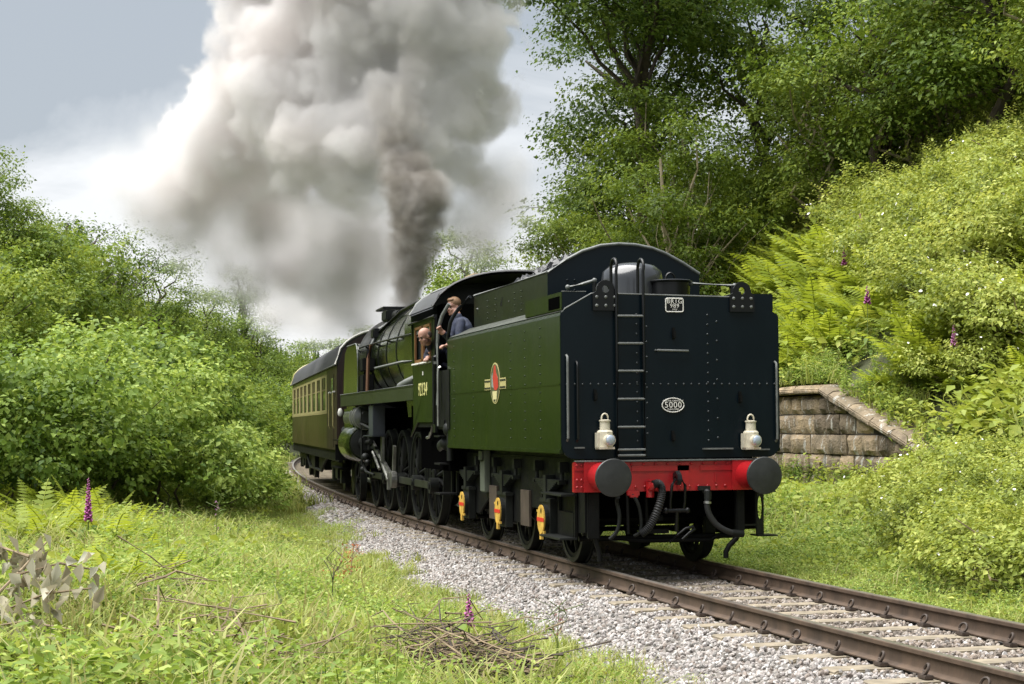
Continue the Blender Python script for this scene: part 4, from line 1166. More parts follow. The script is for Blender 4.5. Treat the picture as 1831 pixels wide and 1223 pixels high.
# cab
def side_plate(sx):
    mb = MB()
    x0, x1 = sorted((sx * 1.300, sx * 1.278))
    mb.prism([(-5.84, 1.655), (-5.84, 2.555), (-4.15, 2.555), (-4.15, 1.66), (-3.80, 1.46), (-3.78, 1.52), (-3.78, 1.40), (-4.50, 1.655)][:4] + [(-4.15, 1.70), (-4.15, 1.52), (-3.86, 1.42), (-4.52, 1.655)][1:], 'x', x0, x1)
    mb.bb(x0, x1, -5.84, -4.15, 3.14, 3.20)
    mb.bb(x0, x1, -5.84, -5.76, 2.555, 3.14); mb.bb(x0, x1, -4.36, -4.15, 2.555, 3.14)
    return mb
cab = side_plate(-1).build('cab_side', M_GREEN, L)
side_plate(1).build('cab_side', M_GREEN, L)
for y0, y1 in ((-5.76, -5.08), (-5.05, -4.36)):
    f = MB(); x0, x1 = -1.315, -1.285
    for a, b in ((y0, y0 + 0.07), (y1 - 0.07, y1)): f.bb(x0, x1, a, b, 2.56, 3.13)
    f.bb(x0, x1, y0, y1, 2.56, 2.62); f.bb(x0, x1, y0, y1, 3.08, 3.13)
    wf = f.build('cab_window', M_WOOD, L, bevel=0.006)
    MB().bb(-1.365, -1.29, y0 + 0.02, y1 - 0.02, 2.540, 2.562).build('window_ledge', M_WHITE, wf)
MB().bb(-1.26, -1.255, -4.95, -4.40, 2.62, 3.08).build('cab_glass', mat('old_glass', (0.02, 0.025, 0.025), 0.08, spec=0.8), L)
text_part('cab_number', '92134', 0.285, L, (-1.3025, -5.03, 2.145), SIDE, M_NUM, spacing=1.02, xs=1.08)
MB().bb(-1.306, -1.300, -5.08, -5.02, 2.37, 2.43).build('power_class_mark', M_WHITE, L)
roof_sec = [(x, 3.20 + 0.685 * math.sqrt(max(0, 1 - (abs(x) / 1.36) ** 2.3))) for x in np.linspace(-1.33, 1.33, 25)]
rf = MB()
rf.strip([[(x, -6.05, z) for x, z in roof_sec], [(x, -4.0, z) for x, z in roof_sec]])
rf.strip([[(x, -6.05, z - 0.03) for x, z in roof_sec], [(x, -4.0, z - 0.03) for x, z in roof_sec]])
roof = rf.build('cab_roof', M_ROOF, L, smooth=50)
MB().tube([(x, -6.05, z) for x, z in roof_sec], 0.028, 6).build('roof_rim', M_BLACK, roof, smooth=60)
MB().tube([(x, -4.0, z) for x, z in roof_sec], 0.022, 6).build('roof_rim', M_EDGE, roof, smooth=60)
q = MB(); q.tube([(-1.33, -6.25, 3.20), (-1.34, -4.0, 3.20)], 0.026, 6); q.build('rain_strip', M_BLACK, roof)
q = MB(); q.bb(-0.55, 0.1, -5.2, -4.5, 3.87, 3.93); q.build('roof_ventilator', mat('tan_ventilator', (0.45, 0.36, 0.24), 0.6), roof, bevel=0.02)
q = MB(); q.tube([(-1.02, -6.0, 3.68), (-1.0, -4.1, 3.69)], 0.015, 6); q.build('roof_rail', M_EDGE, roof)
q = MB(); q.bb(-1.29, -1.24, -5.83, -4.2, 3.02, 3.18)
q.build('roof_bracket', M_EDGE, roof)
cf = MB(); cf.prism([(x, z - 0.03) for x, z in roof_sec] + [(1.28, 1.7), (-1.28, 1.7)], 'y', -4.16, -4.12); cf.build('cab_front', M_GREEN, L)
fl = MB(); fl.bb(-1.27, 1.27, -6.6, -4.2, 1.58, 1.68); fl.build('cab_floor', M_GRIME, L)
# backhead inside the cab, dark
bh = MB(); bh.bb(-0.9, 0.9, -4.6, -4.17, 1.7, 3.5); bh.build('backhead', M_GRIME, L)
# rear pillar, gap handrails and door
for sx in (-1, 1):
    q = MB(); x = sx * 1.275
    q.bb(x - 0.02, x + 0.02, -6.02, -5.845, 1.50, 3.24); q.build('cab_pillar', M_BLACK, L)
    q = MB(); q.tube([(sx * 1.30, -6.30, 1.9), (sx * 1.30, -6.30, 2.80), (sx * 1.29, -6.32, 3.02), (sx * 1.25, -6.42, 3.20), (sx * 1.17, -6.52, 3.36)], 0.028, 8); q.build('cab_opening_rim', M_EDGE, L, smooth=60)
for yy, z0, z1, m_ in ((-6.16, 1.62, 2.62, M_BLACK), (-6.52, 1.60, 2.45, M_STEEL)):
    q = MB(); q.tube([(-1.30, yy + 0.05, z1), (-1.335, yy, z1 - 0.02), (-1.34, yy, z1 - 0.12), (-1.34, yy, z0)], 0.018, 8); q.build('cab_handrail', m_, L, smooth=60)
q = MB(); q.bb(-1.25, -1.22, -6.9, -5.85, 1.55, 2.40); q.build('cab_gate', M_GRIME, L)
q = MB(); q.bb(-1.34, -1.30, -6.22, -6.12, 2.50, 2.54); q.build('gate_latch', M_STEEL, L)
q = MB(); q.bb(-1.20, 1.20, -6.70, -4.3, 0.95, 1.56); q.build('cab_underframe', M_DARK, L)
q = MB()
for k, (yy, z) in enumerate(((-6.35, 1.45), (-6.35, 1.05), (-6.35, 0.62))):
    q.bb(-1.33, -1.05, yy - 0.22, yy + 0.22, z - 0.012, z + 0.012)
q.bb(-1.08, -1.05, -6.57, -6.50, 0.6, 1.56); q.bb(-1.08, -1.05, -6.2, -6.13, 0.6, 1.56)
build_islands(q, 'cab_step', M_GRIME, L)
q = MB(); q.tube([(-1.25, -5.65, 1.62), (-1.27, -5.55, 1.50), (-1.27, -5.40, 1.43), (-1.27, -5.20, 1.42)], 0.022, 8); q.build('injector_pipe', M_STEEL, L, smooth=60)
q = MB()
q.cyl((-1.15, -6.5, 1.40), (-1.15, -5.9, 1.30), 0.10); q.ball((-1.18, -6.65, 1.55), 0.12); q.ball((-1.2, -6.45, 1.35), 0.11); q.cyl((-1.2, -6.7, 1.7), (-1.2, -6.7, 1.1), 0.05); build_islands(q, 'injector', M_GRIME2, L, smooth=50)
# firebox with rounded shoulders
fb_sec = [(-0.98, 1.75), (-1.06, 2.5), (-1.04, 3.15)] + [(-0.80 - 0.24 * math.cos(rad(a)), 3.30 + 0.28 * math.sin(rad(a))) for a in (10, 35, 60)] + [(-0.5, 3.66), (0, 3.70)]
fb_sec = fb_sec + [(-p[0], p[1]) for p in reversed(fb_sec[:-1])]
q = MB(); q.prism(fb_sec, 'y', -4.13, -1.75); q.build('firebox', M_BOILER, L, smooth=40)
# boiler barrel, bands, smokebox
bo = MB(); bo.lathe([(-1.75, 0.5), (-1.75, 1.01), (-0.2, 1.0), (3.05, 0.93)], (0, 0, BZ), (0, 1, 0), 48); b_ob = bo.build('boiler', M_BOILER, L, smooth=40)
for y, r in ((-1.70, 1.013), (-0.6, 1.005), (0.7, 0.985), (1.9, 0.96), (3.0, 0.935)):
    q = MB(); q.lathe([(y - 0.03, r - 0.01), (y - 0.03, r + 0.008), (y + 0.03, r + 0.008), (y + 0.03, r - 0.01)], (0, 0, BZ), (0, 1, 0), 48, caps=False); q.build('boiler_band', M_BLACK, b_ob, smooth=40)
sb = MB(); sb.lathe([(3.06, 0.5), (3.06, 0.955), (4.95, 0.955), (5.0, 0.93), (5.02, 0.5), (5.08, 0.0)], (0, 0, BZ), (0, 1, 0), 48, caps=False); sb.build('smokebox', M_BLACK, L, smooth=40)
ch = MB(); ch.lathe([(0, 0.42), (0.08, 0.34), (0.2, 0.30), (0.26, 0.33), (0.31, 0.335), (0.31, 0.26), (0.1, 0.25)], (0, 4.2, 3.72), (0, 0, 1), 28, caps=False); ch.build('chimney', M_BLACK, L, smooth=40)
dm = MB(); dm.lathe([(0, 0.42), (0.10, 0.38), (0.16, 0.34), (0.21, 0.24), (0.235, 0)], (0, 0.6, 3.80), (0, 0, 1), 28, caps=False); dm.build('steam_dome', M_BOILER, L, smooth=60)
for x in (-0.18, 0.18):
    q = MB(); q.cyl((x, -3.2, 3.66), (x, -3.2, 3.86), 0.08, n=14); q.build('safety_valve', M_GRIME2, L, smooth=50)
q = MB(); q.bb(-0.75, 0.0, 2.6, 3.6, 3.90, 3.945); q.build('chimney_cowl_plate', M_BLACK, L, bevel=0.01)
q = MB(); q.bb(-0.80, -0.40, 1.9, 2.5, 3.62, 3.84); q.cyl((-0.6, 1.3, 3.70), (-0.6, 1.9, 3.72), 0.10, n=14); build_islands(q, 'clack_valve', M_GRIME2, L, bevel=0.03)
q = MB(); q.box((-0.85, 2.9, 3.42), (0.16, 0.35, 0.2)); q.build('snifting_valve', M_BLACK, L, bevel=0.03)
q = MB(); q.tube([(-0.80, 2.7, 3.45), (-0.72, 0.5, 3.72), (-0.75, -1.2, 3.74), (-0.6, -2.0, 3.80)], 0.032, 8); q.build('steam_pipe', M_BLACK, L, smooth=60)
q = MB(); q.tube([(-0.6, 3.1, 3.66), (-0.8, 3.08, 3.5), (-0.95, 3.05, 3.15), (-1.02, 3.05, 2.7), (-1.05, 3.05, 2.25)], 0.05, 8); q.build('smokebox_pipe', M_BLACK, L, smooth=60)
q = MB(); q.tube([(-0.55, 2.85, 3.70), (-0.78, 2.85, 3.52), (-0.94, 2.85, 3.2)], 0.035, 8); q.build('feed_pipe', M_EDGE, L, smooth=60)
# handrail along the boiler with stanchions
q = MB(); q.tube([(-1.02, -4.0, 3.10), (-1.06, -2.6, 3.13), (-1.05, 0, 3.16), (-1.02, 3.0, 3.19), (-1.0, 4.9, 3.19)], 0.018, 8)
hr = q.build('boiler_handrail', M_BLACK, L, smooth=60)
for y in (-2.6, -1.2, 0.2, 1.6, 3.0, 4.4):
    MB().cyl((-0.94, y, 3.12), (-1.04, y, 3.16), 0.02, n=8).build('handrail_stanchion', M_BLACK, hr)
q = MB(); q.tube([(-1.07, -4.0, 2.66), (-1.10, -1.8, 2.69), (-1.04, 1.7, 2.70)], 0.024, 8); q.build('ejector_pipe', M_EDGE, L, smooth=60)
q = MB(); q.tube([(-1.03, -4.05, 2.42), (-1.12, -3.4, 2.36), (-1.16, -2.6, 2.30), (-1.18, -2.2, 2.26)], 0.075, 10); q.build('sand_pipe', M_EDGE, L, smooth=60)
q = MB(); q.tube([(-1.07, 2.05, 3.16), (-1.12, 2.08, 2.9), (-1.14, 2.1, 2.27)], 0.036, 8); q.build('lubricator_pipe', M_COPPER, L, smooth=60)
q = MB(); q.bb(-1.20, -0.95, 2.3, 2.75, 2.66, 2.92); q.bb(-1.2, -0.98, 2.25, 2.8, 2.27, 2.60); build_islands(q, 'lubricator', M_GRIME, L, bevel=0.02)
# running plate and valance
for sx in (-1, 1):
    q = MB(); x0, x1 = sorted((sx * 1.30, sx * 0.72)); q.bb(x0, x1, -4.14, 5.0, 2.215, 2.243)
    x0, x1 = sorted((sx * 1.302, sx * 1.275)); q.bb(x0, x1, -4.14, 4.9, 2.005, 2.21)
    q.build('running_plate', M_GREEN2, L, bevel=0.003)
    q = MB(); q.tube([(sx * 1.30, -4.14, 2.248), (sx * 1.30, 4.95, 2.248)], 0.010, 6); q.build('running_plate_edge', M_EDGE, L)
# smoke deflector
for sx in (-1, 1):
    dq = MB(); pts = [(2.75, 2.25), (2.75, 2.95)] + arc2(3.05, 2.93, 0.30, 180, 90, 5)[1:] + [(4.3, 3.23), (4.75, 3.10), (4.95, 2.7), (5.0, 2.25)]
    dq.prism(pts, 'x', sx * 1.20, sx * 1.224); dq.build('smoke_deflector', M_BOILER, L, bevel=0.004)
    q = MB(); q.tube([(sx * 1.235, p[0], p[1]) for p in pts[:8]], 0.014, 6); q.build('deflector_edge', M_EDGE, L)
# frames and everything dark between the wheels
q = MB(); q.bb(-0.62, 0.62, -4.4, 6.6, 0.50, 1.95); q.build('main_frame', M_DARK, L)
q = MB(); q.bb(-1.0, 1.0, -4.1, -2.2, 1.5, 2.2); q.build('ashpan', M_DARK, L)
q = MB(); q.bb(-1.15, 1.15, 7.0, 7.06, 0.85, 1.2); q.bb(-1.2, 1.2, 5.0, 7.05, 1.28, 1.31); build_islands(q, 'front_beam', M_GRIME, L)
for sx in (-1, 1):
    x = sx * 0.864
    q = MB(); q.cyl((x, 7.05, 1.035), (x, 7.45, 1.035), 0.12); q.cyl((x, 7.45, 1.035), (x, 7.52, 1.035), 0.2, n=24); q.build('buffer', M_GRIME, L, smooth=40)
# wheels and motion
M_ROD = mat('rod_steel', (0.22, 0.22, 0.20), 0.42, 0.85, var=0.35, vscale=5)
CR = rad(200)
for i in range(5):
    y = -3.302 + 1.651 * i
    for sx in (-1, 1):
        wheel(L, sx * 0.735, y, 0.762, sx, mt=M_GRIME, tyre_m=M_GRIME2, spokes=16, crank=CR, weight=True)
    MB().cyl((-0.7, y, 0.762), (0.7, y, 0.762), 0.1, n=12).build('axle', M_GRIME, L)
for sx in (-1, 1):
    wheel(L, sx * 0.735, 5.9, 0.457, sx, spokes=10)
cy_, cz_ = 0.355 * math.cos(CR), 0.355 * math.sin(CR)
q = MB(); x = -0.92
for i in range(4):
    ya = -3.302 + 1.651 * i + cy_; z = 0.762 + cz_
    q.box((x, ya + 0.825, z), (0.045, 1.651, 0.12))
q.build('coupling_rod', mat('oily_rod', (0.05, 0.054, 0.040), 0.42, 0.6, var=0.4, vscale=5), L, bevel=0.008)
for i in range(5):
    ya = -3.302 + 1.651 * i + cy_; z = 0.762 + cz_
    q = MB(); q.cyl((x - 0.04, ya, z), (x + 0.10, ya, z), 0.125, n=16); q.cyl((x - 0.06, ya, z), (x - 0.04, ya, z), 0.06, n=12); q.build('crank_boss', M_GRIME2, L, smooth=40)
q = MB(); p0 = Vector((-1.02, -0.0 + cy_, 0.762 + cz_)); p1 = Vector((-1.02, 2.35, 1.30))
a_, b_, d_ = frame_from(p1 - p0)
q.box((p0 + p1) / 2, (0.05, (p1 - p0).length, 0.11), rot=(math.atan2((p1 - p0).z, (p1 - p0).y), 0, 0)); q.cyl(p0 - Vector((0.05, 0, 0)), p0 + Vector((0.05, 0, 0)), 0.15, n=16)
q.build('connecting_rod', M_ROD, L, bevel=0.008)
q = MB(); q.bb(-1.07, -0.99, 1.55, 3.0, 1.42, 1.47); q.bb(-1.07, -0.99, 1.55, 3.0, 1.16, 1.21); q.bb(-1.09, -0.97, 2.2, 2.5, 1.14, 1.50); build_islands(q, 'slide_bar', M_GRIME2, L, bevel=0.006)
q = MB(); q.box((-1.05, 0.75, 1.30), (0.05, 0.14, 0.75)); q.tube([(-1.06, 1.1, 1.05), (-1.06, 0.6, 0.85), (-1.06, 0.0, 0.62)], 0.032, 8); q.box((-1.05, 0.02, 0.60), (0.05, 0.12, 0.3)); q.build('expansion_link', M_ROD, L)
q = MB(); q.box((-1.0, -0.3, 1.0), (0.05, 0.10, 0.50), rot=(0.25, 0, 0)); q.tube([(-1.08, 1.8, 1.10), (-1.08, 1.35, 0.95), (-1.08, 0.95, 0.80)], 0.03, 8); q.build('radius_rod', M_ROD, L)
q = MB(); q.bb(-1.25, -1.02, 0.60, 1.15, 1.42, 1.98); q.bb(-1.28, -1.0, 0.55, 1.75, 1.40, 1.425); q.build('sand_box', mat('grey_blue_box', (0.035, 0.040, 0.05), 0.4, var=0.2), L, bevel=0.03)
# cylinders with steam chests
for sx in (-1, 1):
    x = sx * 1.08
    q = MB(); q.lathe([(2.75, 0.0), (2.75, 0.33), (2.86, 0.36), (2.95, 0.37), (4.15, 0.37), (4.25, 0.34), (4.33, 0.1), (4.33, 0)], (x, 0, 1.26), (0, 1, 0), 32, caps=False)
    cy = q.build('cylinder', M_BOILER, L, smooth=40)
    q = MB(); q.lathe([(2.60, 0.0), (2.60, 0.14), (2.72, 0.16), (2.74, 0.30), (2.80, 0.32)], (x, 0, 1.26), (0, 1, 0), 28, caps=False); q.cyl((x, 2.0, 1.30), (x, 2.62, 1.28), 0.045, n=10); q.build('cylinder_cover', M_GRIME2, cy, smooth=40)
    q = MB(); q.lathe([(2.55, 0.0), (2.55, 0.12), (2.62, 0.15), (2.64, 0.235), (4.40, 0.235), (4.45, 0.18), (4.5, 0.0)], (x, 0, 1.77), (0, 1, 0), 28, caps=False)
    q.build('steam_chest', mat('polished_casing', (0.09, 0.095, 0.09), 0.25, 0.4), cy, smooth=40)
    for y in (2.70, 3.0, 3.3):
        q = MB(); q.lathe([(y, 0.235), (y, 0.25), (y + 0.06, 0.25), (y + 0.06, 0.235)], (x, 0, 1.77), (0, 1, 0), 28, caps=False); q.build('chest_band', M_STEEL, cy, smooth=40)
    q = MB(); x0, x1 = sorted((sx * 0.7, sx * 1.28)); q.bb(x0, x1, 3.1, 4.5, 1.3, 2.0); q.build('cylinder_block', M_BOILER, cy, bevel=0.05)
q = MB()
for (yy, z, r) in ((2.3, 1.0, 0.08), (2.0, 0.9, 0.06), (2.6, 0.75, 0.07)): q.ball((-1.15, yy, z), r)
q.tube([(-1.2, 3.9, 1.75), (-1.2, 2.2, 1.62), (-1.15, 1.6, 1.55)], 0.03, 8); q.tube([(-1.15, 2.9, 0.9), (-1.15, 2.2, 0.72), (-1.1, 1.5, 0.68)], 0.025, 8); q.tube([(-1.2, 2.5, 1.95), (-1.2, 2.48, 1.3), (-1.2, 2.45, 0.85)], 0.022, 8)
build_islands(q, 'drain_cock', M_GRIME2, L, smooth=50)
# ------------------------------------------------------------------ CARRIAGE behind the engine
CA = rad(-4.09)
car = thing('railway_carriage', 'old passenger carriage with cream window band, olive lower panels and brown vestibule end', 'carriage', (-0.80 + 1.30 * math.cos(CA), 20.14 + 1.30 * math.sin(CA), 0), CA)
C_ = car
M_OLIVE = mat('carriage_olive', (0.050, 0.036, 0.010), 0.34, var=0.22, vscale=1.2, coat=0.2)
M_CREAMC = mat('carriage_cream', (0.33, 0.29, 0.125), 0.45, var=0.15, vscale=1.5)
M_CHOC = mat('carriage_brown', (0.027, 0.0135, 0.0095), 0.42, var=0.3, vscale=2)
M_CROOF = mat('carriage_roof_grey', (0.030, 0.031, 0.033), 0.6, var=0.25, vscale=2)
M_CGLASS = mat('carriage_glass', (0.030, 0.034, 0.028), 0.06, spec=0.9)
M_CWOOD = mat('window_wood_frame', (0.20, 0.16, 0.07), 0.5)
LEN = 20.05
q = MB(); q.bb(-1.26, 1.26, 0.05, LEN, 1.06, 2.97); q.build('body', M_OLIVE, C_)
for sx in (-1, 1):
    def sheet(name, y0, y1, z0, z1, m, t=0.0, b=0):
        x0, x1 = sorted((sx * (1.262), sx * (1.285 + t)))
        return MB().bb(x0, x1, y0, y1, z0, z1).build(name, m, C_, bevel=b)
    sheet('lower_panel', 3.25, LEN - 0.3, 1.06, 1.89, M_OLIVE)
    sheet('cornice_panel', 3.25, LEN - 0.3, 2.85, 2.97, M_OLIVE)
    sheet('vestibule_panel', 0.05, 3.245, 1.06, 2.97, M_CHOC)
    sheet('waist_rail', 3.25, LEN - 0.3, 1.895, 1.92, M_CREAMC, 0.004)
    # cream band with window openings left between pillars
    ys = [3.25]; n = 8; pitch = (LEN - 0.5 - 3.6) / n
    wins = [(3.75 + pitch * i, 3.75 + pitch * i + 1.28) for i in range(n)]
    edges = [3.25] + [e for w in wins for e in w] + [LEN - 0.3]
    for i in range(0, len(edges), 2):
        sheet('window_pillar', edges[i], edges[i + 1], 1.925, 2.845, M_CREAMC)
    for (a, b) in wins:
        sheet('band_strip', a, b, 1.925, 1.99, M_CREAMC); sheet('band_strip', a, b, 2.785, 2.845, M_CREAMC)
        x0, x1 = sorted((sx * 1.262, sx * 1.268))
        w = MB().bb(x0, x1, a, b, 1.99, 2.785).build('window', M_CGLASS, C_)
        f = MB(); fx0, fx1 = sorted((sx * 1.268, sx * 1.283))
        f.bb(fx0, fx1, a, b, 2.47, 2.50); f.bb(fx0, fx1, a, a + 0.035, 1.99, 2.785); f.bb(fx0, fx1, b - 0.035, b, 1.99, 2.785); f.bb(fx0, fx1, (a + b) / 2 - 0.02, (a + b) / 2 + 0.02, 2.50, 2.785)
        f.build('window_frame', M_CWOOD, w)
    dx0, dx1 = sorted((sx * 1.286, sx * 1.296))
    dr = MB().bb(dx0, dx1, 0.9, 1.65, 1.12, 2.80).build('door', M_CHOC, C_, bevel=0.01)
    wx = sorted((sx * 1.296, sx * 1.300))
    MB().bb(wx[0], wx[1], 1.0, 1.55, 2.05, 2.70).build('door_window', M_CGLASS, dr)
    for y in (0.6, 1.95):
        MB().tube([(sx * 1.30, y, 1.55), (sx * 1.33, y, 1.60), (sx * 1.33, y, 2.35), (sx * 1.30, y, 2.40)], 0.016, 6).build('door_handrail', M_CREAMC, C_)
        MB().bb(*sorted((sx * 1.29, sx * 1.34)), y - 0.09, y + 0.09, 2.365, 2.395).build('rail_bracket', M_WHITE, C_)
sec = [(x, 2.975 + 0.80 * math.sqrt(max(0, 1 - (abs(x) / 1.32) ** 2.4))) for x in np.linspace(-1.32, 1.32, 23)]
q = MB(); q.prism(sec, 'y', 0.0, LEN + 0.05); q.build('roof', M_CROOF, C_, smooth=50)
q = MB(); q.tube([(-1.325, 0.0, 2.97), (-1.325, LEN, 2.97)], 0.022, 6); q.build('gutter', M_EDGE, C_)
q = MB(); q.tube([(x, -0.01, z) for x, z in sec], 0.032, 6); q.build('roof_end_rim', M_WHITE, C_, smooth=60)
q = MB(); q.tube([(x, LEN + 0.05, z) for x, z in sec], 0.032, 6); q.build('roof_end_rim', M_CREAMC, C_, smooth=60)
q = MB(); q.prism([(-1.262, 1.06)] + [(x * 0.955, z - 0.04) for x, z in sec] + [(1.262, 1.06)], 'y', -0.01, 0.05); q.build('end_wall', M_CHOC, C_)
q = MB(); q.bb(-0.55, 0.55, -0.32, -0.02, 1.05, 3.35); q.build('gangway', M_GRIME, C_, bevel=0.06)
q = MB(); q.bb(-0.86, -0.58, -0.03, -0.012, 3.17, 3.43); pnl = q.build('data_panel', M_WHITE, C_)
for i, (x, z, w, h) in enumerate(((-0.80, 3.36, 0.02, 0.08), (-0.72, 3.36, 0.02, 0.08), (-0.64, 3.36, 0.03, 0.04), (-0.79, 3.24, 0.04, 0.04), (-0.70, 3.24, 0.03, 0.06))):
    MB().bb(x - w / 2, x + w / 2, -0.036, -0.031, z - h / 2, z + h / 2).build('panel_mark', M_BLACK, pnl)
for x in (-1.15, 1.15):
    q = MB(); q.tube([(x, -0.03, 1.3), (x, -0.07, 1.35), (x, -0.07, 2.8)], 0.014, 6); q.build('end_handrail', M_CHOC, C_)
q = MB(); q.ball((-1.22, -0.10, 1.90), (0.06, 0.05, 0.10)); q.build('white_end_fitting', M_WHITE, C_, smooth=60)  # small white fitting of unknown use on the carriage end
q = MB(); q.cyl((-1.12, -0.03, 1.52), (-1.12, -0.10, 1.52), 0.07, n=12); q.build('jumper_socket', M_EDGE, C_)
q = MB(); q.bb(-1.22, 1.22, 0.0, LEN, 0.95, 1.055); q.bb(-1.24, -1.16, 0.0, LEN, 0.80, 0.98); q.bb(1.16, 1.24, 0.0, LEN, 0.80, 0.98); build_islands(q, 'solebar', M_GRIME, C_)
q = MB(); q.bb(-1.25, -0.95, 0.4, 2.6, 0.62, 0.66); q.bb(-1.1, 1.1, 6.8, 9.0, 0.45, 0.92); q.bb(-1.15, 0.2, 10.0, 11.5, 0.40, 0.90); q.bb(-1.1, 1.1, 11.9, 12.8, 0.5, 0.9); build_islands(q, 'underframe_box', M_GRIME, C_, bevel=0.02)
q = MB(); q.tube([(-1.12, 5.4, 0.85), (-1.12, 7.5, 0.42), (-1.12, 12.5, 0.42), (-1.12, 14.7, 0.85)], 0.04, 6); q.build('truss_rod', M_GRIME, C_)
for yc in (2.9, LEN - 2.9):
    bg = empty('bogie', (0, yc, 0)); bg.parent = C_
    f = MB()
    for sx in (-1, 1):
        x0, x1 = sorted((sx * 0.98, sx * 1.08)); f.bb(x0, x1, -1.75, 1.75, 0.58, 0.74); f.bb(x0, x1, -0.35, 0.35, 0.35, 0.8)
        for dy in (-1.3, 1.3): f.bb(x0, x1 + 0.05 if sx > 0 else x1, dy - 0.2, dy + 0.2, 0.28, 0.75)
    f.build('bogie_frame', M_GRIME2, bg, bevel=0.01)
    for dy in (-1.3, 1.3):
        for sx in (-1, 1):
            w = MB(); w.lathe([(-0.06, 0.0), (-0.06, 0.457), (0.05, 0.46), (0.055, 0.485), (0.07, 0.485), (0.07, 0.0)], (sx * 0.735, dy, 0.457), (-sx, 0, 0), 28, caps=False)
            w.build('wheel', M_GRIME2, bg, smooth=40)
for x in (-0.864, 0.864):
    q = MB(); q.cyl((x, 0.0, 1.04), (x, -0.35, 1.04), 0.10); q.cyl((x, -0.35, 1.04), (x, -0.42, 1.04), 0.2, n=20); q.build('buffer', M_GRIME, C_, smooth=40)
# ------------------------------------------------------------------ PEOPLE on the footplate
M_SKIN = mat('skin', (0.36, 0.19, 0.135), 0.5, var=0.10, vscale=14)
M_OVERALL = mat('navy_overalls', (0.013, 0.014, 0.032), 0.8, var=0.35, vscale=14, bump=0.25, bscale=12)
M_JACKET = mat('blue_denim_jacket', (0.021, 0.028, 0.055), 0.8, var=0.45, vscale=11, bump=0.3, bscale=10)
M_HAIRG = mat('grey_brown_hair', (0.055, 0.038, 0.028), 0.7)
M_HAIRF = mat('fair_hair', (0.22, 0.125, 0.065), 0.65, var=0.25, vscale=30)
M_EYE = mat('dark_eye', (0.01, 0.008, 0.007), 0.3)
M_LIP = mat('lips', (0.30, 0.10, 0.08), 0.5)

def capsule(mb, pts, radii, n=12):
    """tapered limb with rounded joints"""
    for i in range(len(pts) - 1):
        mb.cyl(pts[i], pts[i + 1], radii[i], radii[i + 1], n)
    for p, r in zip(pts, radii):
        mb.ball(p, r * 1.0, n, 8)

def head_basis(face, up=(0, 0, 1)):
    f = Vector(face).normalized(); u = Vector(up); s = f.cross(u).normalized(); u = s.cross(f).normalized()
    return f, s, u       # forward, the person's right, up

def add_head(mb, c, face, k=1.0):
    f, s, u = head_basis(face)
    c = Vector(c)
    def P(a, b, d): return c + (f * a + s * b + u * d) * k
    def blob(p, r, axes=(1, 1, 1), n=14, m=10):
        q = MB(); q.ball((0, 0, 0), (r * axes[0], r * axes[1], r * axes[2]), n, m)
        mb.add([P(*p) + (f * v[0] + s * v[1] + u * v[2]) * k for v in q.v], q.f)
    blob((-0.012, 0, 0.035), 0.095, (1.03, 0.82, 0.93), 20, 14)     # skull
    blob((0.022, 0, -0.045), 0.066, (1.0, 0.88, 1.05))               # face
    blob((0.050, 0, -0.098), 0.034, (1.0, 1.1, 0.75))                # chin
    blob((0.078, 0, 0.022), 0.022, (0.6, 2.4, 0.55))                 # brow
    blob((0.092, 0, -0.030), 0.017, (1.15, 0.85, 1.0)); blob((0.080, 0, -0.008), 0.013, (0.9, 0.7, 1.9))   # nose
    for t in (-1, 1):
        blob((0.060, t * 0.042, -0.035), 0.024, (0.75, 0.9, 0.8))    # cheeks
        blob((-0.012, t * 0.080, -0.012), 0.026, (0.8, 0.35, 1.25))  # ears
    blob((0.078, 0, -0.070), 0.012, (0.7, 1.9, 0.75))                # mouth
    return P

def add_hand(mb, wrist, aim, palm, k=1.0, curl=0.9):
    """palm and five curled fingers; aim: along the hand, palm: the way the palm faces"""
    w = Vector(wrist); a = Vector(aim).normalized(); n = Vector(palm); n = (n - a * n.dot(a)).normalized(); s = a.cross(n)
    q = [w + s * (t * 0.032) * k for t in (-1, 1)]
    mb.box(w + a * 0.05 * k, (0.062 * k, 0.095 * k, 0.030 * k), rot=Matrix((s, a, n)).transposed())
    for i, (t, l) in enumerate(((-0.030, 0.070), (-0.010, 0.078), (0.010, 0.073), (0.029, 0.058))):
        p = w + (a * 0.092 + s * t) * k; d = a.copy(); pts = [p]
        for j in range(3):
            ang = curl * (0.55 + 0.35 * j)
            d2 = (a * math.cos(ang * (j + 0.6)) + n * math.sin(ang * (j + 0.6)))
            p = p + d2 * l * (0.45, 0.33, 0.24)[j] * k; pts.append(p)
        capsule(mb, pts, [0.0105 * k, 0.010 * k, 0.009 * k, 0.0075 * k], 8)
    p = w + (a * 0.03 - s * 0.034) * k
    capsule(mb, [p, p + (a * 0.025 - s * 0.018 + n * 0.02) * k, p + (a * 0.045 - s * 0.008 + n * 0.045) * k], [0.014 * k, 0.012 * k, 0.009 * k], 8)

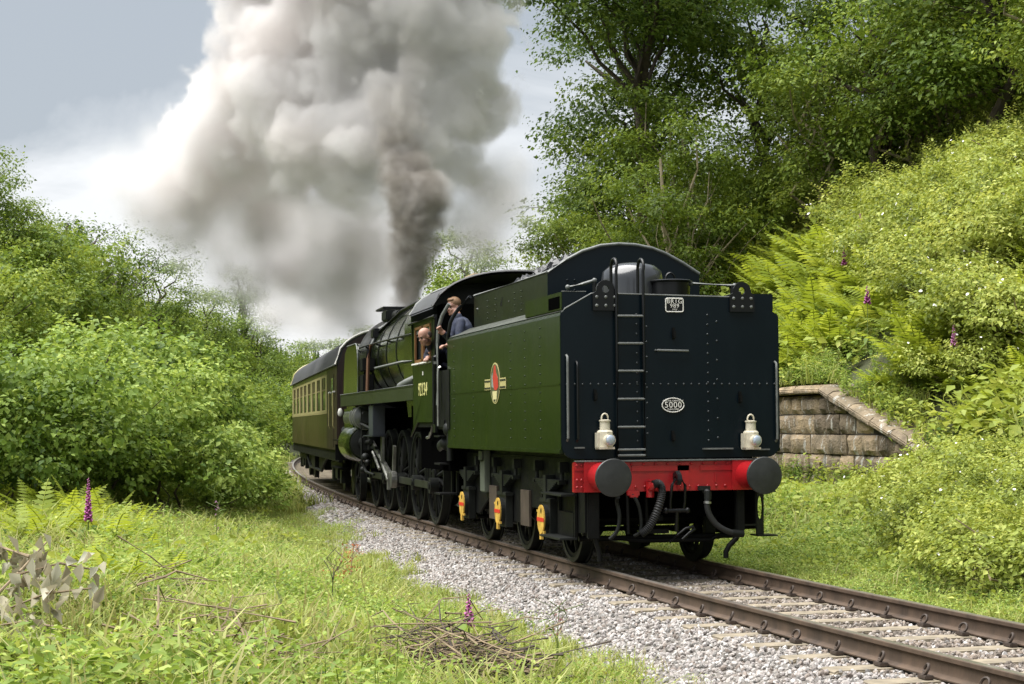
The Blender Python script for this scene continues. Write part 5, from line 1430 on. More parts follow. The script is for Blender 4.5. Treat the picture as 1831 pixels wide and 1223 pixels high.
def fuse(mb, name, mats, pick, voxel=0.011):
    """melts the pieces into ONE continuous skin, then colours its faces by place"""
    me = mb.mesh(name + '_src', mats[0])
    o = bpy.data.objects.new(name + '_src', me); COL.objects.link(o)
    m = o.modifiers.new('r', 'REMESH'); m.mode = 'VOXEL'; m.voxel_size = voxel
    m = o.modifiers.new('s', 'SMOOTH'); m.iterations = 3; m.factor = 0.5
    bpy.context.view_layer.update()
    out = bpy.data.meshes.new_from_object(o.evaluated_get(bpy.context.evaluated_depsgraph_get()))
    bpy.data.objects.remove(o); bpy.data.meshes.remove(me)
    out.name = name; out.materials.clear()
    for mm in mats: out.materials.append(mm)
    idx = [pick(p.center) for p in out.polygons]
    out.polygons.foreach_set('material_index', idx)
    out.polygons.foreach_set('use_smooth', [True] * len(idx))
    return out

def to_world(p): return loco.matrix_world @ Vector(p) if False else Matrix.Translation(_lo) @ Matrix.Rotation(_la, 4, 'Z') @ Vector(p)

def person(label, head_c, face, neck, chest, pelvis, feet, arms, hair, m_cloth, k=1.0, base=None):
    mb = MB()
    P = add_head(mb, head_c, face, k)
    H = Vector(head_c); N = Vector(neck); Cc = Vector(chest); Pv = Vector(pelvis)
    capsule(mb, [H + (N - H) * 0.35, N], [0.052 * k, 0.060 * k])
    axis = (N - Pv).normalized()
    sl, sr = Vector(arms[0][0]), Vector(arms[1][0])
    side = (sl - sr).normalized()
    # trunk: stacked ellipses
    fwd = axis.cross(side).normalized()
    rows = []
    for t, wd, dp in ((0.0, 0.165, 0.115), (0.25, 0.155, 0.11), (0.5, 0.17, 0.12), (0.72, 0.19, 0.125), (0.88, 0.18, 0.11), (0.97, 0.10, 0.075)):
        c = Pv + (Cc - Pv) * min(1, t / 0.6) if t < 0.6 else Cc + (N - Cc) * ((t - 0.6) / 0.4)
        rows.append([c + side * (wd * k * math.cos(a)) + fwd * (dp * k * math.sin(a)) for a in np.linspace(0, 2 * PI, 17)[:-1]])
    vs = [p for r in rows for p in r]; n = 16
    fs = [(i * n + j, i * n + (j + 1) % n, (i + 1) * n + (j + 1) % n, (i + 1) * n + j) for i in range(len(rows) - 1) for j in range(n)]
    fs += [tuple(range(n - 1, -1, -1)), tuple(range((len(rows) - 1) * n, len(rows) * n))]
    mb.add(vs, fs)
    for a in arms:
        capsule(mb, [a[0], a[1], a[2]], [0.072 * k, 0.056 * k, 0.042 * k])
        if len(a) > 3: add_hand(mb, a[2], a[3], a[4], k)
    for ft, s_ in zip(feet, (1, -1)):
        hip = Pv + side * (0.09 * s_); knee = (hip + Vector(ft)) / 2 + Vector((-0.05, 0, 0.02))
        capsule(mb, [hip, knee, Vector(ft) + Vector((0, 0, 0.08))], [0.095 * k, 0.066 * k, 0.05 * k])
        mb.ball(Vector(ft) + Vector((-0.06, 0, 0.04)), (0.13, 0.05, 0.045))
    hands = [Vector(a[2]) + Vector(a[3]).normalized() * 0.07 for a in arms if len(a) > 3]
    collar = N - (N - Cc).normalized() * 0.0
    def pick(c):
        if (c - H).length < 0.165 * k and (c - N).dot((H - N).normalized()) > 0.015: return 1
        for h in hands:
            if (c - h).length < 0.115 and all((c - Vector(a[2])).dot(Vector(a[3]).normalized()) > 0.0 for a in arms if len(a) > 3 and (Vector(a[2]) + Vector(a[3]).normalized() * 0.07 - h).length < 1e-4): return 1
        return 0
    me = fuse(mb, 'person', [m_cloth, M_SKIN], pick)
    base = base or ((Vector(feet[0]) + Vector(feet[1])) / 2)
    root = thing('person', label, 'person', to_world(base), _la, 'crew on the footplate')
    inst('body', me, root, -Vector(base))
    f, s, u = head_basis(face)
    hb = MB()
    def blob(mbx, p, r, axes, n=16, m=10):
        q = MB(); q.ball((0, 0, 0), (r * axes[0], r * axes[1], r * axes[2]), n, m)
        mbx.add([P(*p) + (f * v[0] + s * v[1] + u * v[2]) * k - Vector(base) for v in q.v], q.f)
    if hair == 'bald':
        for t in (-1, 1): blob(hb, (-0.045, t * 0.066, 0.012), 0.045, (1.15, 0.42, 1.0))
        blob(hb, (-0.085, 0, 0.0), 0.05, (0.55, 1.35, 1.0))
        hm = M_HAIRG
    else:
        blob(hb, (-0.026, 0, 0.062), 0.104, (0.98, 0.87, 0.84)); blob(hb, (0.040, 0.0, 0.105), 0.046, (0.9, 1.35, 0.6)); blob(hb, (-0.08, 0, 0.0), 0.062, (0.7, 1.35, 1.1))
        hm = M_HAIRF
    hb.build('hair', hm, root, smooth=60)
    eb = MB()
    for t in (-1, 1): blob(eb, (0.081, t * 0.031, 0.002), 0.0125, (0.5, 1.25, 0.75), 8, 6)
    eb.build('eyes', M_EYE, root, smooth=60)
    eb = MB()
    for t in (-1, 1): blob(eb, (0.089, t * 0.033, 0.024), 0.012, (0.5, 1.7, 0.45), 8, 6)
    eb.build('eyebrows', hm, root)
    eb = MB(); blob(eb, (0.0875, 0, -0.071), 0.012, (0.4, 1.7, 0.35), 10, 6); eb.build('mouth', M_LIP, root)
    return root

# driver: bald, leaning out of the cab window and looking down the train
person('bald man in navy overalls leaning his head out of the locomotive cab window',
       (-1.43, -5.93, 2.915), (-0.80, -0.42, -0.34), (-1.30, -5.72, 2.765), (-1.06, -5.45, 2.62), (-0.72, -5.20, 2.48),
       [(-0.75, -5.05, 1.68), (-0.55, -5.25, 1.68)],
       [[(-1.30, -5.50, 2.64), (-1.31, -5.46, 2.615), (-1.33, -5.66, 2.60), (-0.4, -0.9, -0.1), (0, 0, -1)],
        [(-1.02, -5.80, 2.68), (-1.00, -5.85, 2.45), (-1.10, -5.70, 2.50)]], 'bald', M_OVERALL, 1.04)
# fireman: fair haired, behind the bunker front, holding the cab handrail
person('fair haired man in dark blue jacket standing behind the tender, holding the cab handrail',
       (-1.02, -6.06, 3.345), (-0.86, -0.50, -0.08), (-0.965, -6.16, 3.19), (-0.90, -6.30, 2.98), (-0.78, -6.30, 2.60),
       [(-0.80, -6.15, 1.68), (-0.70, -6.42, 1.68)],
       [[(-1.04, -6.14, 3.08), (-1.10, -6.26, 2.86), (-1.24, -6.42, 2.94), (-0.55, -0.3, 0.6), (0.3, -0.6, -0.6)],
        [(-1.00, -6.52, 3.09), (-1.06, -6.66, 2.84), (-1.20, -6.60, 2.755), (-0.9, -0.3, -0.1), (0, 0, -1)]], 'fair', M_JACKET, 1.04)
q = MB(); q.tube([(-0.955, -7.0, 3.43), (-1.075, -6.75, 3.275), (-1.15, -6.71, 3.16), (-1.185, -6.70, 3.08), (-1.205, -6.62, 2.90), (-1.21, -6.62, 2.80)], 0.028, 8); q.build('tender_wing_rim', M_BLACK, L, smooth=60)
# ------------------------------------------------------------------ STONE WALL that holds up the right bank
def stone_mat():
    m = bpy.data.materials.new('weathered_sandstone'); m.use_nodes = True
    t = m.node_tree; b = t.nodes['Principled BSDF']; b.inputs['Roughness'].default_value = 0.92; b.inputs['Specular IOR Level'].default_value = 0.2

    tc = nd(t, 'ShaderNodeTexCoord'); oi = nd(t, 'ShaderNodeObjectInfo'); geo = nd(t, 'ShaderNodeNewGeometry')
    P = geo.outputs['Position']
    cr = nd(t, 'ShaderNodeValToRGB'); e = cr.color_ramp.elements
    e[0].color = (0.095, 0.076, 0.054, 1); e[1].color = (0.41, 0.31, 0.19, 1); e[1].position = 1.0
    k = e.new(0.5); k.color = (0.24, 0.19, 0.13, 1)
    n1 = nd(t, 'ShaderNodeTexNoise', i_Scale=3.5, i_Detail=6.0, i_Roughness=0.65); t.links.new(P, n1.inputs['Vector'])
    mr = nd(t, 'ShaderNodeMath', operation='MULTIPLY_ADD'); mr.inputs[1].default_value = 0.65; t.links.new(oi.outputs['Random'], mr.inputs[0])
    sb = nd(t, 'ShaderNodeMath', operation='MULTIPLY_ADD'); sb.inputs[1].default_value = 1.3; sb.inputs[2].default_value = -0.48; t.links.new(n1.outputs[0], sb.inputs[0])
    t.links.new(sb.outputs[0], mr.inputs[2]); t.links.new(mr.outputs[0], cr.inputs[0])
    # white lime streaks that ran down the face, and black algae
    mp = nd(t, 'ShaderNodeMapping'); mp.inputs['Scale'].default_value = (7, 7, 1.6); t.links.new(P, mp.inputs[0])
    n2 = nd(t, 'ShaderNodeTexNoise', i_Scale=1.0, i_Detail=5.0, i_Roughness=0.7); t.links.new(mp.outputs[0], n2.inputs['Vector'])
    r2 = nd(t, 'ShaderNodeMapRange'); r2.inputs[1].default_value = 0.565; r2.inputs[2].default_value = 0.62; t.links.new(n2.outputs[0], r2.inputs[0])
    mx = nd(t, 'ShaderNodeMix', data_type='RGBA'); mx.inputs[7].default_value = (0.42, 0.40, 0.355, 1); t.links.new(r2.outputs[0], mx.inputs[0]); t.links.new(cr.outputs[0], mx.inputs[6])
    n3 = nd(t, 'ShaderNodeTexNoise', i_Scale=1.7, i_Detail=5.0, i_Roughness=0.6); t.links.new(P, n3.inputs['Vector'])
    r3 = nd(t, 'ShaderNodeMapRange'); r3.inputs[1].default_value = 0.52; r3.inputs[2].default_value = 0.70; r3.inputs[4].default_value = 0.7; t.links.new(n3.outputs[0], r3.inputs[0])
    my = nd(t, 'ShaderNodeMix', data_type='RGBA'); my.inputs[7].default_value = (0.055, 0.052, 0.035, 1); t.links.new(r3.outputs[0], my.inputs[0]); t.links.new(mx.outputs[2], my.inputs[6])
    t.links.new(my.outputs[2], b.inputs['Base Color'])
    n4 = nd(t, 'ShaderNodeTexNoise', i_Scale=24.0, i_Detail=5.0); t.links.new(P, n4.inputs['Vector'])
    bp = nd(t, 'ShaderNodeBump', i_Strength=0.9, i_Distance=0.03); t.links.new(n4.outputs[0], bp.inputs['Height']); t.links.new(bp.outputs[0], b.inputs['Normal'])
    return m

M_STONE = stone_mat()
wall = thing('stone_wall', 'weathered coursed sandstone retaining wall with sloping coping beside the tender', 'wall')
def ustone(s0, s1, z0, z1, u0, u1, seed, rough=0.020):
    """one hewn block: rock faced front towards the track, recessed joints by its bevelled edge"""
    r = random.Random(seed)
    ns, nz = 7, 4
    V = []; F = []
    for j in range(nz + 1):
        for i in range(ns + 1):
            a, b = i / ns, j / nz
            edge = (i in (0, ns)) or (j in (0, nz))
            bulge = 0.024 * (1 - abs(2 * a - 1) ** 3) * (1 - abs(2 * b - 1) ** 3)
            u = u0 + (0.030 + r.uniform(-0.006, 0.006) if edge else -bulge + (float(vnoise(np.array(a * 3 + seed * 50), np.array(b * 2 + seed * 31), 4)) - 0.5) * rough * 2.4 + r.uniform(-0.004, 0.004))
            V.append((u, s0 + (s1 - s0) * a + (0 if edge else r.uniform(-0.02, 0.02)), z0 + (z1 - z0) * b + (r.uniform(-0.006, 0.006) if edge else r.uniform(-0.015, 0.015))))
    for j in range(nz):
        for i in range(ns):
            q = j * (ns + 1) + i; F.append((q, q + ns + 1, q + ns + 2, q + 1))
    n0 = len(V)
    cs = [0, ns, nz * (ns + 1) + ns, nz * (ns + 1)]
    for q in cs: V.append((u1, V[q][1], V[q][2]))
    bot = list(range(0, ns + 1)); top = [nz * (ns + 1) + i for i in range(ns + 1)]
    F.append(tuple([n0, *bot, n0 + 1])); F.append(tuple([n0 + 2, *reversed(top), n0 + 3][:1] + list(reversed(top)) + [n0 + 3]))
    lf = [j * (ns + 1) for j in range(nz + 1)]; rt = [j * (ns + 1) + ns for j in range(nz + 1)]
    F.append(tuple([n0 + 3, *reversed(lf), n0])); F.append(tuple([n0 + 1, *rt, n0 + 2]))
    mb = MB()
    W = []
    for (u, s, z) in V:
        x, y = us_to_xy(u, s); W.append((float(x), float(y), z))
    mb.add(W, F)
    return mb
rw = random.Random(31)
zc = [0.05, 0.39, 0.733, 1.063, 1.403, 1.744, 2.085]
for j in range(len(zc) - 1):
    s = 1.6 + rw.uniform(-0.3, 0.1)
    while s < 11.5:
        l = rw.uniform(0.42, 0.92)
        zt = zc[j + 1]; cz = float(coping_z(s + l * 0.5)) - 0.02
        if cz > zc[j] + 0.10:
            ustone(s + 0.010, s + l - 0.010, zc[j] + 0.012, min(zt, cz) - 0.010, WALL_U + rw.uniform(-0.025, 0.03), WALL_U + 0.34, rw.random()).build('stone', M_STONE, wall, smooth=24)
        s += l
core = MB(); V = []
for s in np.linspace(1.4, 11.6, 30):
    x0, y0 = us_to_xy(WALL_U + 0.05, s); x1, y1 = us_to_xy(WALL_U + 0.40, s); z = float(coping_z(s)) - 0.06
    V.append([(x0, y0, -0.2), (x0, y0, z), (x1, y1, z), (x1, y1, -0.2)])
core.strip([[tuple(map(float, p)) for p in r] for r in V]); core.build('wall_core', mat('old_mortar', (0.05, 0.042, 0.03), 0.95), wall)
s = 1.55
while s < 5.5:
    l = rw.uniform(0.55, 0.85); e = min(s + l, 5.55)
    mb = MB(); z0, z1 = float(coping_z(s)), float(coping_z(e)); VV = []
    for (q, zz) in ((s + 0.012, z0), (e - 0.012, z1)):
        for (u, dz) in ((WALL_U - 0.14, 0.0), (WALL_U - 0.15, 0.085), (WALL_U - 0.05, 0.15), (WALL_U + 0.45, 0.19), (WALL_U + 0.46, -0.02), (WALL_U - 0.02, -0.03)):
            x, y = us_to_xy(u + rw.uniform(-0.02, 0.02), q); VV.append((float(x), float(y), zz + dz + rw.uniform(-0.012, 0.012)))
    mb.add(VV, [(i, (i + 1) % 6, 6 + (i + 1) % 6, 6 + i) for i in range(6)] + [(5, 4, 3, 2, 1, 0), (6, 7, 8, 9, 10, 11)])
    mb.build('coping_stone', M_STONE, wall, bevel=0.015); s = e
while s < 11.4:
    l = rw.uniform(0.8, 1.2); e = s + l
    mb = MB(); VV = []
    for q in (s + 0.008, e - 0.008):
        for (u, z) in ((WALL_U - 0.12, 2.10), (WALL_U - 0.13, 2.17), (WALL_U - 0.06, 2.24), (WALL_U + 0.45, 2.27), (WALL_U + 0.45, 2.09)):
            x, y = us_to_xy(u + rw.uniform(-0.02, 0.02), q); VV.append((float(x), float(y), z + rw.uniform(-0.012, 0.012)))
    mb.add(VV, [(i, (i + 1) % 5, 5 + (i + 1) % 5, 5 + i) for i in range(5)] + [(4, 3, 2, 1, 0), (5, 6, 7, 8, 9)])
    mb.build('coping_stone', M_STONE, wall, bevel=0.015); s = e

# ------------------------------------------------------------------ SHRUBS, TREES AND FERNS, each a thing of its own
#PLANTS_BEGIN
PLANTS = {
 'hazel': [(-4.92,11.74,0.92),(-6.39,10.56,0.95),(-3.9,14.58,0.66),(-7.43,9.27,0.98),(-5.45,15.49,1.1),(-3.85,18.18,0.8),(-6.97,13.8,1.1),(-4.61,19.92,1.15),(-2.99,22.1,0.62)],
 'thicket': [(-7.41,24.86,1.01),(-8.09,21.05,0.95),(-2.86,86.66,1.07),(-6.41,66.49,0.96),(-7.17,29.32,1.0),(-4.65,64.47,1.2),(-3.13,73.49,1.15),(-7.59,58.32,0.96),(-6.77,33.98,1.23),(2.23,110.14,1.13),(0.3,104.1,1.19),(-0.11,80.33,1.14),(4.67,100.52,0.92),(-5.41,71.32,1.08),(-1.66,84.15,1.1),(-8.18,38.39,1.02),(3.46,96.48,0.93),(7.16,121.25,1.2),(4.63,103.9,1.08),(1.29,112.29,1.02),(1.86,103.58,1.15),(-1.82,47.78,1.1),(-0.35,59.82,1.3),(2.06,71.7,1.4),(3.68,78.58,1.5),(5.41,85.43,1.6),(-3.26,36.75,0.8),(4.66,89.71,1.5),(3.25,83.8,1.3),(-4.0,30.72,0.7),(20.6,26.75,0.96),(21.92,29.06,1.09),(24.81,43.88,1.0),(24.52,38.57,0.88),(25.08,45.86,0.88),(7.75,33.89,1.25),(6.57,31.51,0.95),(7.47,37.87,1.2),(9.26,50.55,1.5),(6.48,25.09,0.95)],
 'dark_thicket': [(10.83,121.39,1.24),(-4.94,76.84,1.15),(-7.62,48.76,1.21),(9.31,120.8,1.08),(8.37,110.99,1.06),(-5.01,63.01,1.01),(9.67,115.51,1.02),(-1.33,53.83,1.2),(8.3,95.1,1.8),(24.26,40.82,1.09),(24.5,37.02,1.17)],
 'olive_thicket': [(-0.04,86.98,1.22),(1.62,105.15,1.11),(-5.17,74.94,1.11),(-6.25,45.19,0.96),(-3.16,78.42,1.16),(5.49,122.73,1.16),(6.69,111.95,1.17),(-5.32,56.3,1.11),(0.71,65.78,1.3),(-2.63,41.77,0.85),(23.12,35.04,1.03),(21.99,36.7,0.9),(25.07,41.93,0.81),(24.25,34.4,0.92),(13.17,24.73,1.5),(8.21,43.73,1.3),(6.35,28.06,0.8)],
 'bramble': [(10.24,10.82,0.91),(15.74,20.93,1.02),(13.29,15.11,0.86),(8.09,6.11,1.01),(8.4,7.96,0.87),(8.53,9.67,0.99),(10.15,12.09,0.96),(14.18,20.86,0.87),(9.27,8.11,1.05),(13.82,18.27,0.91),(8.22,8.83,1.0),(16.69,22.1,0.96),(10.67,13.69,1.04),(12.94,16.36,0.95),(16.1,24.12,0.87),(12.27,19.14,1.02),(11.49,11.8,1.17),(12.75,22.09,0.9),(9.2,11.33,1.04),(15.38,22.47,0.92),(15.41,27.12,1.16),(10.86,15.81,1.04),(12.88,19.58,0.93),(7.98,7.06,1.11),(13.46,23.02,1.04),(12.31,15.61,0.99),(15.78,28.04,0.98),(9.9,9.89,1.09),(14.57,21.77,1.13),(12.17,17.1,0.92),(13.74,21.6,1.04),(15.53,19.75,1.0),(9.57,12.87,1.17),(14.46,17.47,0.95),(14.72,19.99,1.14),(15.71,25.37,1.16),(9.46,9.08,1.18),(12.27,14.48,1.14),(11.57,18.4,1.2),(5.58,3.96,0.7),(4.96,1.24,0.93),(5.62,2.4,0.74),(4.13,0.63,0.7),(7.2,6.67,0.82),(2.95,-2.06,0.75),(4.92,3.0,0.81),(3.0,-1.35,0.61),(3.44,0.08,0.73),(3.94,-0.98,0.69),(4.32,1.92,0.65),(4.05,-0.28,0.72),(5.11,1.92,0.72),(2.69,-2.92,0.8),(23.43,33.19,1.06),(22.2,31.89,1.22),(22.17,33.76,1.03)],
 'elder': [(14.62,38.22,0.77),(18.38,52.05,0.8)],
 'oak': [(5.34,108.31,1.0),(10.5,31.72,1.12),(13.97,22.75,0.95),(17.08,11.57,1.0),(16.81,6.3,0.95),(17.73,16.82,1.1)],
 'tall_oak': [(8.92,27.51,1.0)],
 'hawthorn': [(7.63,22.08,1.02),(9.2,25.44,1.15),(12.25,22.35,1.05),(7.81,28.96,1.0),(13.52,19.38,1.0),(13.32,13.1,1.05),(7.09,27.03,0.9)],
 'sycamore': [(-8.57,26.03,0.6),(-7.9,25.78,0.47),(-2.84,62.21,0.9),(0.38,76.1,1.0),(4.5,91.81,1.1),(14.05,101.95,1.2),(9.02,107.36,1.0),(10.93,115.22,1.15),(13.66,123.9,1.2),(16.02,132.69,1.3),(19.84,142.06,1.35),(6.84,98.54,0.85),(13.0,28.63,1.15),(12.54,19.91,1.1),(13.71,16.47,1.1),(14.55,9.69,1.0),(9.44,29.35,1.15),(10.74,58.29,1.0),(13.18,67.86,1.2)],
 'sparse_thorn': [(-6.6,38.0,1.2),(-5.15,41.0,1.25)],
 'fern': [(9.56,21.26,1.22),(11.38,17.73,1.24),(15.07,30.11,1.28),(12.63,20.89,1.23),(10.49,18.19,1.42),(10.13,25.32,1.52),(15.35,33.54,1.08),(7.43,14.22,1.18),(7.39,7.54,1.17),(8.73,12.5,1.35),(11.11,18.11,1.43),(7.78,15.05,1.03),(9.56,14.53,1.29),(6.91,7.47,1.41),(17.33,37.23,1.11),(17.67,42.51,1.15),(13.53,26.53,1.21),(13.07,21.69,1.34),(19.83,53.08,1.32),(11.72,21.67,1.32),(9.58,16.49,1.48),(12.06,21.98,1.0),(12.64,26.17,1.24),(9.19,16.3,1.47),(16.45,43.89,1.14),(13.11,21.58,1.4),(14.23,25.29,1.05),(6.69,12.16,1.12),(13.08,26.36,1.02),(8.36,15.09,1.4),(10.14,17.98,1.58),(17.7,34.94,1.03),(9.55,15.98,1.01),(15.91,38.99,1.52),(8.88,14.63,1.17),(9.99,18.23,1.6),(13.0,28.24,1.23),(14.44,30.6,1.5),(9.87,15.88,1.35),(7.11,12.56,1.43),(9.74,18.82,1.27),(15.44,39.95,1.1),(13.34,24.1,1.15),(7.23,7.99,1.36),(6.97,11.56,1.14),(8.14,11.85,1.17),(12.74,22.2,1.55),(9.94,22.08,1.32),(9.33,16.98,1.03),(17.98,45.0,1.35),(13.59,22.98,1.35),(12.55,21.74,1.05),(9.9,22.81,1.26),(7.33,12.39,1.14),(14.59,33.04,1.25),(10.49,20.67,1.41),(9.5,17.65,1.44),(16.13,34.56,1.12),(16.86,38.39,1.11),(12.62,21.41,1.56),(11.48,29.39,1.24),(9.3,19.26,1.35),(18.02,38.06,1.28),(9.73,15.0,1.25),(10.45,15.82,1.41),(8.58,12.55,1.42),(10.36,21.33,1.23),(7.1,11.42,1.2),(13.76,29.86,1.09),(8.44,11.34,1.56),(9.84,17.65,1.29),(18.66,50.42,1.07),(10.21,18.16,1.26),(15.79,30.32,1.24),(7.11,11.11,1.16),(11.27,22.72,1.34),(13.68,25.87,1.13),(18.51,38.44,1.53),(9.02,15.11,1.13),(10.09,15.3,1.19),(12.86,29.91,1.38),(12.92,21.22,1.15),(23.35,56.73,1.59),(11.96,22.22,1.43),(11.93,28.54,1.47),(7.88,15.12,1.24),(17.13,39.35,1.16),(8.55,11.73,1.31),(12.03,21.27,1.11),(14.53,33.57,1.35),(10.46,21.72,1.33),(7.71,11.04,1.45),(12.05,28.3,1.11),(15.77,34.14,1.11),(12.58,30.2,1.57),(8.98,14.19,1.2),(17.57,39.22,1.41),(8.35,13.54,1.03),(7.44,8.64,1.1),(16.58,38.06,1.31),(11.01,22.69,1.54),(11.08,20.82,1.01),(11.35,23.11,1.12),(8.16,14.22,1.41),(19.75,50.62,1.01),(6.9,7.37,1.21),(9.02,13.76,1.33),(13.14,23.01,1.3),(8.57,15.03,1.29),(13.15,32.52,1.38),(13.97,36.02,1.19),(8.31,12.21,1.1),(9.87,23.44,1.41),(7.18,11.5,1.42),(18.56,50.24,1.27),(9.81,20.77,1.61),(10.43,24.51,1.41),(12.01,27.59,1.23),(10.42,20.9,1.2),(12.03,29.43,1.24),(9.28,18.23,1.61),(12.7,27.81,1.58),(13.37,29.36,1.34),(12.92,32.07,1.31),(13.52,28.5,1.38),(10.17,20.66,1.56),(17.1,43.19,1.36),(14.66,34.98,1.66),(13.02,27.31,1.56),(9.31,19.15,1.49),(13.49,28.81,1.58),(11.6,28.94,1.63),(10.73,25.87,1.22),(12.89,26.41,1.57),(11.1,23.39,1.47),(11.28,29.03,1.22),(12.25,29.58,1.66),(16.47,41.51,1.5),(13.31,28.35,1.28),(13.3,29.07,1.62),(11.78,31.06,1.57),(15.21,40.12,1.61),(16.19,42.93,1.57),(12.53,28.47,1.67),(12.17,30.84,1.28),(12.71,29.85,1.26),(12.64,28.75,1.22),(14.32,33.94,1.58),(10.7,26.19,1.35),(12.82,26.33,1.24),(12.14,30.43,1.55),(14.34,38.5,1.68),(13.64,28.36,1.48),(14.69,32.08,1.28),(15.58,39.19,1.41),(-7.62,12.99,0.84),(-7.09,11.31,1.02),(-7.69,13.93,1.05),(-6.87,3.51,0.92),(-6.55,4.56,0.84),(-6.58,7.25,0.89),(-6.7,2.85,0.88),(-6.87,7.53,0.81),(-7.18,11.64,1.08),(-6.93,11.57,0.96),(-7.12,13.58,0.84),(-7.28,14.55,0.89),(7.56,7.28,1.1),(7.05,8.04,0.94),(8.1,6.62,0.96),(7.74,7.64,1.03),(6.99,7.75,0.99),(7.54,8.92,0.96),(7.35,7.34,1.01),(8.06,8.47,1.16),(8.05,6.74,1.06),(8.07,7.34,0.95),(7.79,7.83,0.96),(7.43,8.34,1.01),(7.51,7.6,1.16),(4.37,0.56,0.81),(5.09,2.54,0.77),(5.37,3.92,0.67),(4.27,1.52,0.66),(4.17,0.3,0.88),(4.89,1.25,0.8),(5.43,2.66,0.77),(5.38,3.6,0.62)],
}
#PLANTS_END
def zt_(x, y): return float(terrain_xy(x, y))
KINDS = {'hazel': ('hazel_bush', 'bush', 'broad leaved hazel bush', 'hazel bushes beside the clearing'),
         'thicket': ('green_shrub', 'shrub', 'mid green leafy shrub', 'mid green shrubs on the banks'),
         'dark_thicket': ('dark_shrub', 'shrub', 'dense dark green shrub', 'dark shrubs on the banks'),
         'olive_thicket': ('olive_shrub', 'shrub', 'olive fine leaved shrub', 'olive green shrubs on the banks'),
         'bramble': ('bramble_bush', 'bush', 'light green flowering bramble', 'bramble mounds on the banks'),
         'elder': ('elder_shrub', 'shrub', 'elder shrub with white blossom', 'white flowering shrubs'),
         'oak': ('oak_tree', 'tree', 'tall dark oak tree', 'oak trees above the cutting'),
         'tall_oak': ('oak_tree', 'tree', 'tallest dark oak', 'oak trees above the cutting'),
         'hawthorn': ('hawthorn_tree', 'tree', 'olive tree with pale stems', 'hawthorn trees behind the tender'),
         'sycamore': ('sycamore_tree', 'tree', 'leafy mid green tree', 'leafy trees on the banks'),
         'sparse_thorn': ('thorn_tree', 'tree', 'thin dark thorn tree', 'thorn trees on the skyline')}
ORD = 'first second third fourth fifth sixth seventh eighth ninth tenth eleventh twelfth thirteenth fourteenth fifteenth'.split()
def in_view(p):
    d = Vector(p) - CAM_POS; z = d.dot(_F)
    return (915.5 + 3105 * d.dot(_R2) / z, 611.5 - 3105 * d.dot(_U2) / z, z)
def order_words(i, n):
    if n == 1: return 'the only one'
    if i == 0: return 'leftmost'
    if i == n - 1: return 'rightmost'
    return ORD[i] + ' from the left' if i < (n + 1) // 2 else ORD[n - 1 - i] + ' from the right'
def plant_all():
    rr = random.Random(77)
    for kind, lst in PLANTS.items():
        if kind == 'fern': continue
        name, cat, words_, grp = KINDS[kind]
        items = []
        for (x, y, sc) in lst:
            u, s = xy_to_us(x, y); z = zt_(x, y)
            side = 'left' if u < 0 else 'right'
            px = in_view((x, y, z + 1))
            if side == 'left': band = 'foot' if z < 0.9 else ('middle' if z < 2.6 else 'top')
            else: band = 'foot' if z < 3.0 else ('lower part' if z < 5.0 else ('middle' if z < 7.5 else ('upper part' if z < 11 else 'top')))
            items.append((side, band, px[0], x, y, z, sc))
        groups = {}
        for it in items: groups.setdefault(it[:2], []).append(it)
        for (side, band), g in groups.items():
            g.sort(key=lambda t: t[2])
            for i, (_, _, px, x, y, z, sc) in enumerate(g):
                where = ('the %s of the left bank' if side == 'left' else 'the %s of the right bank') % band
                label = '%s, %s at %s' % (words_, order_words(i, len(g)), where)
                root = thing(name, label, cat, (x, y, z - 0.05), rr.uniform(0, 2 * PI), grp)
                root.scale = (sc * rr.uniform(0.95, 1.1), sc * rr.uniform(0.95, 1.1), sc * rr.uniform(0.95, 1.05))
                fo, stm, nm = PROTO[kind][rr.randrange(len(PROTO[kind]))]
                inst(nm[1], fo, root); inst(nm[0], stm, root)
    # bracken ferns: the ones that stand out are things
    items = []
    for (x, y, sc) in PLANTS['fern']:
        u, s = xy_to_us(x, y); z = zt_(x, y); px = in_view((x, y, z + 0.5))
        side = 'left' if u < 0 else 'right'
        zone = ('beside the hazel bushes' if side == 'left' else
                ('at the foot of the right bank' if z < 1.6 else
                 ('just above the stone wall' if z < 3.0 else ('in the second tier above the wall' if z < 3.6 else ('in the third tier above the wall' if z < 4.2 else ('halfway up the right bank' if z < 4.9 else ('in the upper tier of bracken' if z < 5.7 else 'in the topmost tier of bracken')))))))
        items.append((zone, px[0], x, y, z, sc))
    groups = {}
    for it in items: groups.setdefault(it[0], []).append(it)
    for zone, g in groups.items():
        g.sort(key=lambda t: t[1])
        if len(g) > 30: g = g[:30]
        for i, (_, px, x, y, z, sc) in enumerate(g):
            ow = order_words(i, len(g)) if len(g) <= 30 else ('%s from the left' % ORD[i] if i < 15 else ('%s from the right' % ORD[len(g) - 1 - i] if len(g) - i <= 15 else 'in the middle'))
            o = inst('bracken_fern', FERN_ME[rr.randrange(5)], None, (x, y, z - 0.04), (rr.uniform(-0.2, 0.1), rr.uniform(-0.35, 0.05), rr.uniform(0, 6.28)), sc)
            tag(o, 'bright green bracken fern %s, %s' % (zone, ow), 'fern', 'bracken ferns on the banks')
plant_all()

